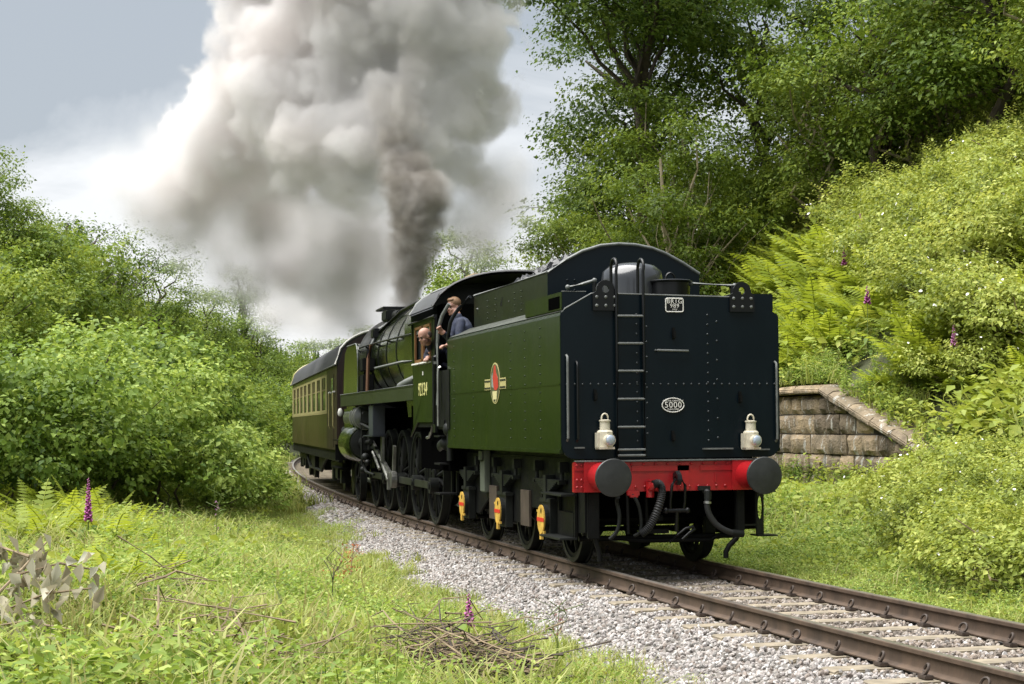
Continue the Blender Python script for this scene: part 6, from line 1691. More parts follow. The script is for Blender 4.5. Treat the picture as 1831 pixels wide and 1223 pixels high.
# foxgloves
M_FOX = mat('foxglove_purple', (0.42, 0.10, 0.30), 0.5, var=0.3, vscale=30)
M_FOXP = mat('foxglove_pink', (0.55, 0.22, 0.42), 0.5, var=0.2, vscale=30)
def foxglove(x, y, h, label, spike=0.45, m=None, lean=0.0):
    z = zt_(x, y); t = thing('foxglove', label, 'flower', (x, y, z), 0, 'foxgloves in flower')
    rg = random.Random(int(x * 100)); L_ = lambda f: (lean * f * f, 0, h * f)
    st_ = MB(); st_.tube([L_(f) for f in np.linspace(0, 1, 7)], 0.010, 5, radii=[0.011 * (1 - 0.7 * f) for f in np.linspace(0, 1, 7)]); st_.build('stem', M_GSTEM, t)
    b = MB()
    n = int(46 * spike / 0.45)
    for k in range(n):
        f = 1 - spike / h + spike / h * (k / n); a = k * 2.399; r = (0.046 if x < 0 else 0.060) * (1.1 - 0.85 * k / n); p = Vector(L_(f)); d = Vector((math.cos(a), math.sin(a), -0.55)).normalized()
        b.cyl(p, p + d * r, r * 0.2, r * 0.46, 6, caps=False)
    b.build('bells', m or M_FOX, t, kind='stuff', fixn=False)
    lv = np.array([[0.10 * math.cos(a), 0.10 * math.sin(a), 0.12 + 0.10 * (k % 3)] for k, a in enumerate(np.linspace(0, 6.2, 9))])
    D = nrm(lv * np.array([1, 1, 0.3])); V, F = leaves_arrays(lv, np.tile([0, 0, 1.0], (9, 1)) + D * 0.3, D, np.full(9, 0.22), np.full(9, 0.09))
    inst('leaves', mesh_from('leaves', [(V, F, 0.4, 0)], [LM_WEED]), t)['kind'] = 'stuff'
foxglove(-6.31, 0.95, 0.92, 'tall magenta foxglove at the edge of the clearing on the left', 0.45)
foxglove(-3.46, -5.0, 0.60, 'small purple foxglove standing beside the brushwood pile', 0.24)
foxglove(8.35, 13.35, 1.5, 'short thick purple foxglove spike, lowest of the cluster above the tender corner', 0.34)
foxglove(9.35, 14.70, 1.6, 'purple foxglove spike, uppermost of the cluster on the bracken bank', 0.40)
foxglove(9.00, 12.95, 1.5, 'long pale foxglove spike, rightmost of the cluster on the bracken bank', 0.48, M_FOXP)
foxglove(9.20, 14.45, 1.05, 'small pink foxglove in the middle of the cluster on the bracken bank', 0.22, M_FOXP)
foxglove(7.12, 9.80, 1.3, 'purple foxglove by itself among the ferns below the cluster', 0.30)
foxglove(6.95, 6.40, 1.2, 'pink foxglove above the sloping end of the stone wall', 0.32, M_FOXP)
# ------------------------------------------------------------------ GROUND COVER: what nobody could count
LM_MOSS = leaf_mat('yellow_herb', (0.20, 0.20, 0.02), (0.34, 0.32, 0.03), (0.48, 0.42, 0.06), 0.3)
LM_PALEGRASS = leaf_mat('seeding_grass', (0.22, 0.21, 0.07), (0.34, 0.33, 0.13), (0.46, 0.44, 0.22), 0.3)
LM_IVY = leaf_mat('shade_leaf', (0.030, 0.062, 0.012), (0.065, 0.12, 0.020), (0.12, 0.18, 0.030), 0.25)
def upright(seed, m, h=0.45, pairs=8, leaf=0.11, stems=3, asp=0.45):
    """upright leafy stems, nettle or willowherb like"""
    rg = np.random.default_rng(seed); C = []; N = []; D = []; L = []; parts = []
    for k in range(stems):
        b = np.append(rg.normal(size=2) * 0.09, 0); lean = np.append(rg.normal(size=2) * 0.16, 1.0) * h * rg.uniform(0.6, 1.1)
        mb = MB(); mb.tube([tuple(b), tuple(b + lean * 0.5), tuple(b + lean)], 0.0022, 3, caps=False); v, f = tri(mb); parts.append((v, f, 0.4, 0))
        for j in range(pairs):
            t = 0.15 + 0.85 * j / pairs; a = j * 1.6 + rg.random()
            for q in (0, PI):
                d = np.array([math.cos(a + q), math.sin(a + q), 0.25 - 0.5 * rg.random()]); l = leaf * (1.1 - 0.65 * t) * rg.uniform(0.8, 1.2)
                C.append(b + lean * t + d * l * 0.5); D.append(d); N.append([0, 0, 1] + rg.normal(size=3) * 0.25); L.append(l)
    L = np.array(L); V, F = leaves_arrays(np.array(C), nrm(np.array(N)), nrm(np.array(D)), L, L * asp)
    parts.append((V, F, np.clip(np.repeat(rg.normal(0.5, 0.15, len(L)), 2), 0, 1), 0))
    return mesh_from('leafy_stems', parts, [m])
cover = [tuft(1), tuft(2, 26, 0.42), tuft(3, 18, 0.26), tuft(4, 12, 0.50, 0.08, LM_PALEGRASS, 0.006),
         weed(5, 60, 0.28, 0.16, 0.042), weed(6, 54, 0.22, 0.15, 0.048), weed(7, 76, 0.34, 0.17, 0.035), weed(8, 60, 0.14, 0.15, 0.033), weed(9, 40, 0.30, 0.14, 0.066, None, 0.45),
         weed(10, 60, 0.12, 0.14, 0.030, LM_MOSS, 0.8), weed(11, 30, 0.24, 0.16, 0.085, LM_IVY), weed(12, 46, 0.40, 0.22, 0.12, LM_BRAMBLE), upright(13, LM_WEED), upright(14, LM_MID, 0.5, 9, 0.10, 3), tuft(15, 26, 0.50, 0.10, LM_GRASS, 0.008), upright(16, LM_PALEGRASS, 0.45, 6, 0.045, 4, 0.3)]
def scatter(name, label, n, u0, u1, s0, s1, weights, keep=None, scl=(0.7, 1.3), seed=1, near=None, lift=0.0, mats=None):
    rg = np.random.default_rng(seed)
    u = rg.uniform(u0, u1, n); s = rg.uniform(s0, s1, n)
    k = np.ones(n, bool)
    if keep is not None: k &= keep(u, s, rg)
    x, y = us_to_xy(u, s); z = terrain(u, s) + lift
    # leave out what the camera could never see from here or from a step aside
    d = np.stack([x, y, z], -1) - np.array(CAM_POS); dep = d @ np.array(_F)
    px = 915.5 + 3105 * (d @ np.array(_R2)) / np.maximum(dep, 0.1); py = 611.5 - 3105 * (d @ np.array(_U2)) / np.maximum(dep, 0.1)
    k &= (dep > 3) & (px > -500) & (px < 2330) & (py < 1560) & (py > -300)
    for (bx, by, br) in BARE: k &= ((x - bx) ** 2 + ((y - by) * 0.55) ** 2 > br * br * (0.6 + 0.8 * vnoise(x * 3, y * 3, 12))) | (rg.random(n) < 0.12)
    u, s, x, y, z = u[k], s[k], x[k], y[k], z[k]; m = len(u)
    W = np.array(weights, float); base = np.arange(len(W))
    # kinds come in patches
    pn = np.stack([vnoise(x * 0.55 + i * 7.3, y * 0.40 + i * 3.1, 20 + i) for i in range(len(W))], 1) ** 3 * W[None, :] + 1e-9
    cum = np.cumsum(pn / pn.sum(1, keepdims=True), 1)
    idx = (rg.random(m)[:, None] > cum).sum(1).clip(0, len(W) - 1)
    rot = np.stack([rg.normal(0, 0.12, m), rg.normal(0, 0.12, m), rg.uniform(0, 6.28, m)], 1)
    sc = rg.uniform(scl[0], scl[1], m) * (0.75 + 0.5 * vnoise(x * 0.8, y * 0.6, 44))
    if near is not None: sc = sc * near(u, s)
    return instancer(name, label, np.stack([x, y, z], -1), rot, sc, idx, mats or cover)
BARE = [(-6.0, -7.4, 0.55), (7.95, 12.8, 0.6), (8.8, 13.9, 0.7), (8.5, 12.3, 0.6), (6.75, 9.1, 0.5), (6.6, 5.9, 0.5), (-4.0, -6.5, 0.7), (-5.4, -7.4, 0.6), (-5.75, -4.6, 0.3), (-6.75, -7.2, 0.35)]
edge_l = lambda s: -2.36 + 0.80 * sstep(s, -4, 26)
def keep_left(u, s, rg):
    e = edge_l(s) + (vnoise(s * 1.1, s * 0 + 4.0, 8) - 0.5) * 0.6
    return (u < e) | (rg.random(len(u)) < np.exp(-(u - e) * 7) * 0.25)
scatter('verge_grass', 'bright green grass and low weeds on the near verge left of the track', 21000, -9.5, -1.3, -14, 16, [4.2, 3.2, 3.4, 2.0, 2.4, 1.4, 2.4, 2.0, 0.6, 1.6, 0.8, 0.04, 0.10, 0.05, 1.0, 0.10], keep_left, (0.55, 1.25), 3,
        near=lambda u, s: 0.5 + 0.5 * sstep(-u, 2.3, 3.8))
scatter('far_verge_grass', 'short grass on the verge along the far curve of the track', 6000, -6.0, -1.2, 16, 75, [3, 2, 2, 0.5, 1.5, 1, 1.5, 1, 0.5, 0.5, 0.5, 0], keep_left, (0.9, 1.5), 4)
scatter('right_verge_grass', 'green grass and clover on the verge between the track and the stone wall', 15000, 0.98, 5.9, -14, 4.5, [2.4, 1.6, 2.4, 0.6, 2.4, 1.4, 2.2, 2.4, 0.8, 0.7, 1.0, 0.3, 0.15, 0.10, 0.4, 0.1], lambda u, s, rg: (u > 1.12 + 0.25 * vnoise(s * 1.3, s * 0, 6)) & ((u < WALL_U - 0.1) | (s < 1.4)), (0.55, 1.05), 5,
        near=lambda u, s: 0.6 + 0.5 * sstep(u, 1.2, 4.0))
scatter('wall_foot_grass', 'grass and weeds at the foot of the stone wall', 2600, 1.2, WALL_U - 0.1, 3.5, 13, [2, 2, 2, 1, 2, 2, 2, 1, 1, 0, 1, 0.6, 0.6, 0.3, 0.3, .2], None, (0.45, 0.75), 6)
scatter('wall_top_plants', 'weeds and ivy growing along the top of the stone wall', 560, WALL_U - 0.08, WALL_U + 0.75, 1.6, 11, [1, 1, 0.5, 0.5, 2, 1, 2, 0, 1, 0, 2, 2, 2, 1, 1, 0.5], None, (0.6, 1.1), 17, lift=0.20)
scatter('right_bank_undergrowth', 'low brambles, ivy and bracken litter covering the right bank', 16000, WALL_U + 0.2, 24, -12, 40, [0.8, 0.6, 0.3, 0.2, 1.0, 1.2, 1.6, 0, 2.0, 0, 2.2, 3.0, 2.2, 1.6, 1.2, 0.4], lambda u, s, rg: (u > WALL_U + 0.45) | (s < 1.4), (0.9, 1.9), 7)
scatter('left_bank_undergrowth', 'low brambles and ivy covering the left bank under the shrubs', 9000, -16, -4.5, 9, 70, [0.8, 0.6, 0.3, 0.1, 1.0, 1.2, 1.6, 0, 2.0, 0, 2.2, 2.2], None, (1.0, 2.0), 8)
FERN_SM = [fern_mesh(40 + k, 6, 0.75) for k in range(4)]
scatter('bracken_cover', 'mass of lower bracken fronds between the ferns on the right bank', 1500, WALL_U + 0.5, 12.5, -3, 16, [1, 1, 1, 1], lambda u, s, rg: (vnoise(u * 0.5 + 3, s * 0.35, 71) > 0.38) & (s + u * 0.2 > 0.5), (0.8, 1.35), 9, mats=FERN_SM)
scatter('verge_bracken', 'young bracken fronds among the weeds on the left verge', 160, -9.0, -5.6, -8, 9, [1, 1, 1, 1], None, (0.5, 1.0), 10, mats=FERN_SM)

# ------------------------------------------------------------------ loose brushwood, dead stems and a withered branch in the foreground
def twig_pile(x, y, n, size, label, seed, m=M_TWIG, name='brushwood_pile', h=0.38):
    rg = np.random.default_rng(seed); z = zt_(x, y); mb = MB()
    for i in range(n):
        a = rg.random() * PI; L_ = size * rg.uniform(0.25, 1.0); c = np.array([rg.normal() * size * 0.30, rg.normal() * size * 0.24, 0.02 + abs(rg.normal()) * h * 0.5])
        d = np.array([math.cos(a), math.sin(a), rg.normal() * 0.22]); b = rg.normal(size=3) * 0.07 * L_
        P = [c - d * L_ * 0.5, c + b * 0.6, c + b + d * L_ * 0.2, c + d * L_ * 0.5]; r = rg.uniform(0.003, 0.010)
        mb.tube([tuple(map(float, q)) for q in P], r, 4, radii=[r, r * 0.85, r * 0.7, r * 0.4], caps=False)
    o = mb.build(name, m, None, fixn=False); o.location = (x, y, z); tag(o, label, kind='stuff'); return o
twig_pile(-4.02, -6.55, 260, 0.95, 'heap of dry brown brushwood lying on the verge near the camera', 3)
twig_pile(-3.85, -6.35, 260, 0.85, 'dark thin twigs on the edge of the brushwood heap', 4, M_DARKTWIG)
twig_pile(-5.7, -8.0, 90, 1.0, 'dry pale stalks lying in the grass at the front', 5, M_TWIG, 'dry_stalks')
twig_pile(-5.8, -4.4, 26, 0.7, 'grey dead seed stalks tangled in the grass', 6, M_TWIG, 'dead_stalks', 0.5)
for i, (x, y, a, L_, r) in enumerate(((-3.35, -5.75, 0.25, 0.50, 0.022), (-3.28, -5.45, 0.10, 0.42, 0.018), (-3.85, -6.75, 0.55, 0.9, 0.016))):
    mb = MB(); d = Vector((math.cos(a), math.sin(a), 0.10)); mb.tube([d * (-L_ / 2), Vector((0, 0, 0.015)), d * (L_ / 2)], r, 8, radii=[r, r * 0.95, r * 0.75])
    o = mb.build('cut_stick', mat('pale_cut_wood', (0.42, 0.34, 0.20), 0.8, var=0.3, vscale=9), None, smooth=50); o.location = (x, y, zt_(x, y) + 0.13)
    tag(o, ('thick pale cut stick lying across the brushwood beside the foxglove', 'shorter pale cut stick just behind the thick one by the foxglove', 'long thin pale stick pointing away at the front of the brushwood')[i], 'stick', 'cut sticks on the brushwood')
# withered branch with big curled leaves, front left
wb = thing('withered_branch', 'fallen branch with large withered grey green leaves in the front corner of the clearing', 'branch', (-6.85, -6.3, zt_(-6.85, -6.3)))
mb = MB(); rg = np.random.default_rng(9); C = []; D = []
main = [[(-0.35, -0.9, 0.10), (-0.15, -0.4, 0.30), (0.05, 0.1, 0.48), (0.20, 0.7, 0.62)], [(-0.1, -0.5, 0.25), (0.22, -0.6, 0.38), (0.50, -0.55, 0.40)], [(0.0, 0.0, 0.45), (0.30, 0.05, 0.52), (0.55, 0.10, 0.46)], [(-0.25, -0.7, 0.18), (0.10, -1.0, 0.25), (0.38, -1.25, 0.22)], [(0.1, 0.3, 0.55), (-0.1, 0.6, 0.6), (-0.25, 0.9, 0.55)]]
for pth in main:
    mb.tube(pth, 0.012, 6, radii=list(np.linspace(0.014, 0.006, len(pth))))
    for k in range(26):
        f = rg.random() * (len(pth) - 1); i = int(f); p = np.array(pth[i]) * (1 - (f - i)) + np.array(pth[min(i + 1, len(pth) - 1)]) * (f - i)
        C.append(p + rg.normal(size=3) * 0.06 + np.array([0, 0, -0.06])); D.append(rg.normal(size=3) * 0.5 + np.array([0, 0, -0.9]))
mb.build('branch', M_TWIG, wb, fixn=False)
C = np.array(C); D = nrm(np.array(D)); n = len(C)
V, F = leaves_arrays(C, nrm(rg.normal(size=(n, 3)) + np.array([-0.5, -1.0, 0.3])), D, 0.10 + 0.09 * rg.random(n), 0.05 + 0.045 * rg.random(n), 0.4)
inst('withered_leaves', mesh_from('withered_leaves', [(V, F, np.repeat(np.clip(rg.normal(0.5, 0.25, n), 0, 1), 2), 0)], [LM_DRY]), wb)['kind'] = 'stuff'
# dock: a rusty seed head on a tall stem; dark dead stems; tall thin grasses in seed by the rail
def stalk(name, cat, x, y, h, label, m, seeds=None, lean=(0, 0), r=0.007, n=40, spread=0.07, group=None):
    t = thing(name, label, cat, (x, y, zt_(x, y)), 0, group); rg = np.random.default_rng(int(abs(x * y) * 91)); mb = MB()
    P = [Vector((lean[0] * f * f, lean[1] * f * f, h * f)) for f in np.linspace(0, 1, 6)]; mb.tube(P, r, 5, radii=[r * (1 - 0.6 * f) for f in np.linspace(0, 1, 6)])
    for k in range(5):
        b = P[3] + (P[5] - P[3]) * rg.random(); mb.tube([b, b + Vector((rg.normal() * 0.06, rg.normal() * 0.06, 0.10)), b + Vector((rg.normal() * 0.09, rg.normal() * 0.09, 0.2))], r * 0.5, 4)
    mb.build('stem', m, t, fixn=False)
    if seeds:
        C = np.array([[*(np.array(P[5])[:2] * 0.8 + rg.normal(size=2) * spread), h * (0.55 + 0.5 * rg.random())] for _ in range(n)])
        V, F = leaves_arrays(C, nrm(rg.normal(size=(n, 3))), nrm(rg.normal(size=(n, 3)) + np.array([0, 0, 0.8])), np.full(n, 0.035), np.full(n, 0.016))
        inst('seed_head', mesh_from('seed_head', [(V, F, np.repeat(rg.random(n), 2), 0)], [seeds]), t)['kind'] = 'stuff'
LM_RUST = leaf_mat('rusty_seed', (0.22, 0.06, 0.025), (0.40, 0.12, 0.05), (0.52, 0.22, 0.09), 0.2)
stalk('dock_plant', 'weed', -3.55, 0.5, 0.62, 'dock with a rusty red seed head on the verge beside the ballast', M_TWIG, LM_RUST, (0.05, 0), n=90)
stalk('dock_plant', 'weed', -3.75, -0.3, 0.42, 'shorter reddish dock just left of the tall rusty one', M_TWIG, LM_RUST, (-0.05, 0), n=60)
stalk('dead_stem', 'weed', -4.15, -2.3, 0.55, 'dark dead stem with side shoots standing in the middle of the verge', M_DARKTWIG, None, (0.03, 0.05))
stalk('thistle_stem', 'weed', -4.75, 3.5, 0.75, 'tall pale stem with a purple head at the back of the verge', M_GSTEM, leaf_mat('thistle_head', (0.3, 0.1, 0.25), (0.4, 0.2, 0.35), (0.5, 0.3, 0.4)), (0.02, 0), n=14, spread=0.02)
stalk('seeding_grass', 'grass', 0.62, -9.9, 0.50, 'tall pale seeding grass standing between the rails at the front', M_TWIG, LM_PALEGRASS, (0.10, 0.0), r=0.004, n=34, spread=0.04)
stalk('seeding_grass', 'grass', -0.35, -9.2, 0.45, 'pale seeding grass just outside the near rail at the front', M_TWIG, LM_PALEGRASS, (0.06, 0.05), r=0.004, n=26, spread=0.04)
stalk('willowherb', 'weed', -2.75, -5.0, 0.55, 'slender pink flowered willowherb at the edge of the ballast', M_GSTEM, leaf_mat('willowherb_head', (0.25, 0.08, 0.10), (0.35, 0.14, 0.16), (0.4, 0.25, 0.2)), (0.03, 0), n=22, spread=0.03)
mb = MB(); mb.tube([(0, 0, 0), (-0.45, 0.1, 0.55), (-0.7, 0.2, 0.95), (-0.75, 0.3, 1.1)], 0.012, 5)
o = mb.build('bare_twig', M_DARKTWIG, None); o.location = (5.2, 24.0, zt_(5.2, 24.0) + 3.0); o.rotation_euler = (0, -0.6, 0.3); tag(o, 'bare twig reaching out of the trees into the smoke', 'twig')

# ------------------------------------------------------------------ wooded hill far beyond the cutting
hl = MB(); rows = []
for i, t in enumerate(np.linspace(0, 1, 7)):
    rows.append([(float(x), 330 + 130 * t + 0.2 * abs(x), float(-8 + 40 * math.sin(t * PI / 2) * (0.65 + 0.35 * vnoise(np.array(x * 0.012), np.array(t * 1.1), 3)) * (1 - 0.0024 * max(0, x)))) for x in np.linspace(-320, 420, 38)])
hl.strip(rows); o = hl.build('hill', mat('dark_wooded_hill', (0.014, 0.028, 0.016), 0.95), None, smooth=80, fixn=False); tag(o, 'dark wooded hill far beyond the curve of the line', kind='structure')
cn = MB(); rg = random.Random(8)
for k in range(10):
    cn.cyl((0, 0, 1.2 + k * 0.85), (0, 0, 2.9 + k * 0.85), 2.1 * (1 - k / 10.5), 0.12, 7, caps=False)
cn_me = cn.mesh('conifer', LM_FAR, fixn=False)
n = 2600; rgn = np.random.default_rng(2); xx = rgn.uniform(-300, 400, n); tt = rgn.uniform(0, 1, n)
zz = -8 + 40 * np.sin(tt * PI / 2) * (0.65 + 0.35 * vnoise(xx * 0.012, tt * 1.1, 3)) * (1 - 0.0024 * np.maximum(0, xx))
instancer('far_woods', 'dark conifer wood covering the far hill', np.stack([xx, 330 + 130 * tt + 0.2 * np.abs(xx), zz - 1], -1), np.stack([xx * 0, xx * 0, xx], 1), rgn.uniform(0.45, 0.8, n), np.zeros(n), [cn_me])
# ------------------------------------------------------------------ smoke: a density grid evaluated once, then read by the volume shader
class NT:
    """small writer for node trees of maths"""
    def __init__(s, t): s.t = t
    def sock(s, n, i, v):
        if isinstance(v, (int, float, tuple, list)): n.inputs[i].default_value = v
        else: s.t.links.new(v, n.inputs[i])
    def f(s, op, a, b=None, c=None, clamp=False):
        n = s.t.nodes.new('ShaderNodeMath'); n.operation = op; n.use_clamp = clamp
        for i, v in enumerate((a, b, c)):
            if v is not None: s.sock(n, i, v)
        return n.outputs[0]
    def v(s, op, a, b=None, scale=None):
        n = s.t.nodes.new('ShaderNodeVectorMath'); n.operation = op
        s.sock(n, 0, a)
        if b is not None: s.sock(n, 1, b)
        if scale is not None: s.sock(n, 3, scale)
        return n.outputs['Value'] if op in ('LENGTH', 'DISTANCE', 'DOT_PRODUCT') else n.outputs['Vector']
    def ramp(s, x, a, b, lo=0.0, hi=1.0, kind='SMOOTHSTEP'):
        n = s.t.nodes.new('ShaderNodeMapRange'); n.interpolation_type = kind
        for i, v in enumerate((x, a, b, lo, hi)): s.sock(n, i, v)
        return n.outputs[0]
    def noise(s, vec, scale, detail=4.0, rough=0.55):
        n = s.t.nodes.new('ShaderNodeTexNoise')
        s.sock(n, n.inputs.find('Vector'), vec)
        n.inputs['Scale'].default_value = scale; n.inputs['Detail'].default_value = detail; n.inputs['Roughness'].default_value = rough
        return n.outputs[0], n.outputs[1]
    def voro(s, vec, scale, smooth=0.25):
        n = s.t.nodes.new('ShaderNodeTexVoronoi'); n.feature = 'F1'
        s.sock(n, n.inputs.find('Vector'), vec)
        n.inputs['Scale'].default_value = scale; pass
        return n.outputs['Distance']

PUFF_BILLOW = [(-1.27, 18.57, 7.48, 0.99), (-0.49, 18.92, 8.81, 1.22), (-1.56, 20.07, 9.99, 1.37), (-2.6, 20.88, 9.35, 1.11), (-3.06, 22.09, 8.06, 1.14), (-2.71, 23.09, 6.76, 1.13), (-3.19, 22.08, 8.97, 0.78), (0.87, 17.95, 8.93, 1.14), (1.56, 18.25, 9.99, 1.03), (1.95, 18.72, 8.81, 0.76), (1.35, 18.22, 7.35, 0.75), (0.2, 18.58, 10.13, 1.46), (-0.91, 19.35, 10.74, 1.36), (-2.25, 21.22, 11.11, 0.92), (0.16, 19.01, 12.09, 2.34), (-1.94, 21.08, 12.39, 1.54), (2.07, 19.06, 11.84, 1.19), (-0.42, 19.4, 7.04, 0.93), (0.05, 17.78, 8.26, 1.01), (-0.66, 17.88, 7.72, 0.71), (-1.86, 21.83, 7.21, 1.1), (-1.1, 21.68, 6.29, 1.04), (-1.88, 19.49, 8.62, 0.98), (-3.39, 23.74, 7.7, 0.94), (0.7, 17.74, 7.8, 0.71), (0.46, 17.38, 10.23, 0.83), (-0.76, 17.92, 9.57, 0.71), (-3.69, 23.26, 8.42, 0.6), (1.4, 17.86, 8.08, 0.66)]
PUFF_THIN = [(-5.4, 24.46, 7.47, 0.68), (-4.81, 24.34, 6.93, 0.81), (-3.96, 23.07, 7.32, 0.92), (-2.89, 24.95, 5.52, 0.97), (-3.69, 25.13, 6.08, 0.69), (-5.85, 25.59, 7.75, 0.36), (-0.36, 22.26, 5.45, 1.19), (3.72, 21.12, 7.66, 0.46), (-4.29, 24.18, 7.6, 0.97), (-5.05, 25.38, 7.95, 0.72), (-5.56, 26.54, 8.11, 0.48), (-3.89, 24.12, 6.65, 1.08), (-4.43, 24.16, 8.54, 0.61), (-2.22, 24.78, 5.72, 1.18), (-0.74, 25.43, 5.88, 1.56), (0.22, 25.23, 4.88, 1.13), (-0.97, 29.66, 4.96, 0.93), (0.59, 31.35, 4.68, 0.81), (0.02, 22.13, 6.1, 1.25), (2.5, 19.39, 6.99, 0.88), (3.17, 20.28, 6.61, 0.77), (2.61, 20.46, 5.85, 0.84), (1.72, 19.12, 6.06, 0.74), (-1.92, 23.63, 6.5, 1.08), (-2.89, 24.93, 6.07, 0.83), (0.83, 22.98, 5.53, 0.81), (0.4, 35.5, 5.11, 0.78), (0.64, 25.15, 4.45, 0.99)]
PUFF_COLUMN = [(0.25, 16.7, 3.95, 0.25), (0.24, 16.69, 4.25, 0.36), (0.25, 16.67, 4.6, 0.44), (0.26, 16.55, 4.99, 0.49), (0.27, 16.42, 5.38, 0.53), (0.31, 16.39, 5.78, 0.57), (0.29, 16.47, 6.31, 0.71), (0.11, 16.7, 6.79, 0.58), (0.0, 17.02, 7.28, 0.42)]

def smoke_grid(name, puffs, vox, ztop, density):
    lo = [min(p[i] - p[3] for p in puffs) - 0.5 for i in range(3)]
    hi = [max(p[i] + p[3] for p in puffs) + 0.5 for i in range(3)]
    lo[2] = max(lo[2], 3.6); hi[2] = min(hi[2], ztop)
    g = bpy.data.node_groups.new(name, 'GeometryNodeTree')
    g.interface.new_socket('Geometry', in_out='OUTPUT', socket_type='NodeSocketGeometry')
    out = g.nodes.new('NodeGroupOutput')
    N = NT(g)
    tot = density(N, g.nodes.new('GeometryNodeInputPosition').outputs[0])
    vc = g.nodes.new('GeometryNodeVolumeCube')
    g.links.new(tot, vc.inputs['Density'])
    vc.inputs['Min'].default_value = lo; vc.inputs['Max'].default_value = hi
    for i, ax in enumerate('XYZ'):
        vc.inputs['Resolution ' + ax].default_value = max(8, int((hi[i] - lo[i]) / vox))
    sm = g.nodes.new('GeometryNodeSetMaterial')
    g.links.new(vc.outputs[0], sm.inputs[0])
    g.links.new(sm.outputs[0], out.inputs[0])
    return g, sm

def puff_dist(N, puffs, where, k):
    d = None
    for (x, y, z, r) in puffs:
        e = N.f('SUBTRACT', N.v('DISTANCE', where, (x, y, z)), r)
        d = e if d is None else N.f('SMOOTH_MIN', d, e, k)
    return d

def dens_main(N, pos):
    _, nc = N.noise(pos, 0.55, 1.0)
    w = N.v('SUBTRACT', nc, (0.5, 0.5, 0.5))
    wp = N.v('ADD', pos, N.v('SCALE', w, scale=1.3))
    v1 = N.voro(wp, 0.85)
    v2 = N.voro(wp, 2.0)
    _, nc2 = N.noise(pos, 2.2, 1.0)
    wp2 = N.v('ADD', wp, N.v('SCALE', N.v('SUBTRACT', nc2, (0.5, 0.5, 0.5)), scale=0.35))
    v3 = N.voro(wp2, 4.6)
    n1, _ = N.noise(pos, 1.1, 4.0, 0.62)
    bumps = N.f('ADD', N.f('ADD', N.f('MULTIPLY', v1, 0.72), N.f('MULTIPLY', v2, 0.50)), N.f('MULTIPLY', v3, 0.26))
    v4 = N.voro(N.v('ADD', wp2, N.v('SCALE', N.v('SUBTRACT', nc2, (0.5, 0.5, 0.5)), scale=0.2)), 9.5)
    bumps = N.f('ADD', bumps, N.f('MULTIPLY', v4, 0.11))
    bumps = N.f('SUBTRACT', bumps, 0.98)
    dA = N.f('ADD', puff_dist(N, PUFF_BILLOW, wp, 0.12), N.f('MULTIPLY', bumps, 0.95))
    dA = N.f('ADD', dA, N.f('MULTIPLY', N.f('SUBTRACT', n1, 0.5), 0.5))
    densA = N.f('ADD', N.f('MULTIPLY', N.ramp(dA, 0.02, -0.10), 0.88), N.f('MULTIPLY', N.ramp(dA, 0.40, -0.05), 0.12))
    sz = N.t.nodes.new('ShaderNodeSeparateXYZ'); N.t.links.new(wp, sz.inputs[0])
    low = N.ramp(sz.outputs[2], 5.2, 7.9, 0.10, 1.0)      # old smoke thins out below the plume
    densA = N.f('MULTIPLY', N.f('MULTIPLY', densA, low), N.ramp(n1, 0.25, 0.6, 0.7, 1.15, 'LINEAR'))
    colw = N.v('ADD', pos, N.v('SCALE', w, scale=0.35))
    dC = N.f('ADD', puff_dist(N, PUFF_COLUMN, colw, 0.1), N.f('MULTIPLY', N.f('ADD', N.f('MULTIPLY', v2, 0.3), N.f('MULTIPLY', v3, 0.22)), 0.9))
    dC = N.f('ADD', N.f('SUBTRACT', dC, 0.22), N.f('MULTIPLY', N.f('SUBTRACT', n1, 0.5), 0.55))
    densC = N.f('MULTIPLY', N.ramp(dC, 0.18, -0.22), N.ramp(n1, 0.3, 0.65, 0.6, 1.3, 'LINEAR'))
    tot = N.f('ADD', densA, N.f('MULTIPLY', densC, 2.0))
    return N.f('MULTIPLY', tot, N.ramp(tot, 0.004, 0.02))

def dens_thin(N, pos):
    n1, nc = N.noise(pos, 0.8, 4.0, 0.6)
    wp = N.v('ADD', pos, N.v('SCALE', N.v('SUBTRACT', nc, (0.5, 0.5, 0.5)), scale=1.2))
    dB = N.f('ADD', puff_dist(N, PUFF_THIN, wp, 0.5), N.f('MULTIPLY', N.f('SUBTRACT', n1, 0.5), 1.2))
    tot = N.f('MULTIPLY', N.ramp(dB, 0.45, -0.8), N.ramp(n1, 0.33, 0.62, 0.3, 1.2, 'LINEAR'))
    return N.f('MULTIPLY', tot, N.ramp(tot, 0.004, 0.02))

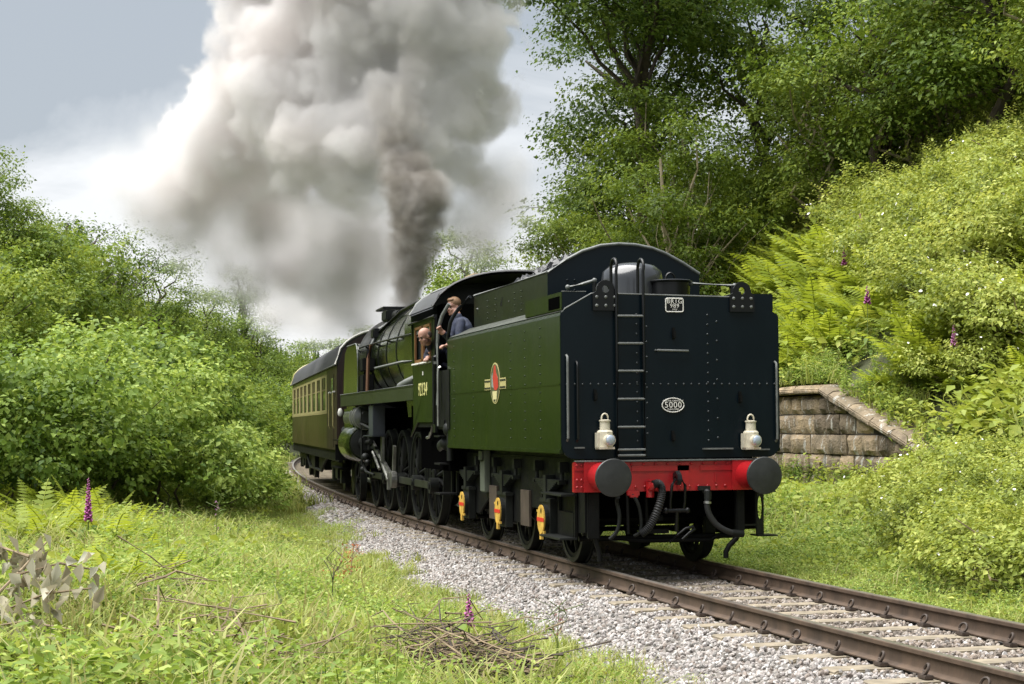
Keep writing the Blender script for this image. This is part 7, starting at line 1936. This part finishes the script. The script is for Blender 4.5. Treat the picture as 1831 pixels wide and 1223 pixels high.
def smoke_build():
    # shader
    m = bpy.data.materials.new('smoke')
    m.use_nodes = True
    t = m.node_tree
    t.nodes.clear()
    S = NT(t)
    mo = t.nodes.new('ShaderNodeOutputMaterial')
    pv = t.nodes.new('ShaderNodeVolumePrincipled')
    at = nd(t, 'ShaderNodeAttribute', attribute_name='density')
    tc = t.nodes.new('ShaderNodeTexCoord')
    P = tc.outputs['Object']
    sx = t.nodes.new('ShaderNodeSeparateXYZ'); t.links.new(P, sx.inputs[0])
    # soot: the young column is dark and brown, the old smoke is pale
    cx, cy = PUFF_COLUMN[1][0], PUFF_COLUMN[1][1]
    _, nc = S.noise(P, 0.8, 3.0)
    Pw = S.v('ADD', P, S.v('SCALE', S.v('SUBTRACT', nc, (0.5, 0.5, 0.5)), scale=0.9))
    sw = t.nodes.new('ShaderNodeSeparateXYZ'); t.links.new(Pw, sw.inputs[0])
    top = PUFF_COLUMN[-1]
    top = (-0.25, 16.1, 9.4)
    zz = S.f('DIVIDE', S.f('SUBTRACT', sw.outputs[2], 3.9), top[2] - 3.9)
    ax_ = S.f('ADD', S.f('MULTIPLY', zz, top[0] - cx), cx)
    ay_ = S.f('ADD', S.f('MULTIPLY', zz, top[1] - cy), cy)
    dx = S.f('SUBTRACT', sw.outputs[0], ax_); dy = S.f('SUBTRACT', sw.outputs[1], ay_)
    d = S.f('SQRT', S.f('ADD', S.f('MULTIPLY', dx, dx), S.f('MULTIPLY', dy, dy)))
    core = S.f('MULTIPLY', S.ramp(d, 1.25, 0.5), S.ramp(sw.outputs[2], 11.0, 6.4, 0.0, 1.0, 'LINEAR'))
    fine, _ = S.noise(P, 2.4, 4.0, 0.65)
    core = S.f('MULTIPLY', core, S.ramp(fine, 0.32, 0.58, 0.45, 1.0))
    big, _ = S.noise(P, 0.42, 3.0)
    mx = nd(t, 'ShaderNodeMix', data_type='RGBA')
    t.links.new(S.ramp(big, 0.38, 0.62), mx.inputs[0])
    mx.name = 'old_smoke'; mx.inputs[6].default_value = (0.888, 0.875, 0.876, 1); mx.inputs[7].default_value = (0.876, 0.843, 0.830, 1)
    mc = nd(t, 'ShaderNodeMix', data_type='RGBA')
    t.links.new(core, mc.inputs[0]); t.links.new(mx.outputs[2], mc.inputs[6]); mc.inputs[7].default_value = (0.40, 0.365, 0.325, 1)
    t.links.new(mc.outputs[2], pv.inputs['Color'])
    gain = nd(t, 'ShaderNodeMath', operation='MULTIPLY', name='density_gain'); gain.inputs[1].default_value = 1.9
    t.links.new(at.outputs['Fac'], gain.inputs[0]); t.links.new(gain.outputs[0], pv.inputs['Density'])
    pv.inputs['Anisotropy'].default_value = 0.0
    t.links.new(pv.outputs[0], mo.inputs['Volume'])
    for name, puffs, vox, ztop, fn, label in (
        ('smoke', PUFF_BILLOW + PUFF_COLUMN, 0.075, 14.4, dens_main, 'dense grey and brown plume of engine smoke billowing up from the chimney'),
        ('drifting_smoke', PUFF_THIN, 0.16, 14.0, dens_thin, 'thin pale smoke drifting back over the carriage roof and the trees')):
        g, sm = smoke_grid(name, puffs, vox, ztop, fn)
        k = t.nodes.get('density_gain')
        mm = m
        if name == 'drifting_smoke':
            mm = m.copy(); mm.name = 'drifting_smoke'
            q = mm.node_tree.nodes['old_smoke']; q.inputs[6].default_value = (0.855, 0.845, 0.852, 1); q.inputs[7].default_value = (0.85, 0.822, 0.815, 1)
            mm.node_tree.nodes['density_gain'].inputs[1].default_value = 2.6
        sm.inputs['Material'].default_value = mm
        vol = bpy.data.volumes.new(name)
        ob = link(bpy.data.objects.new(name, vol))
        md = ob.modifiers.new('grid', 'NODES'); md.node_group = g
        tag(ob, label, None, None, 'stuff')
        vol.materials.append(mm)
smoke_build()
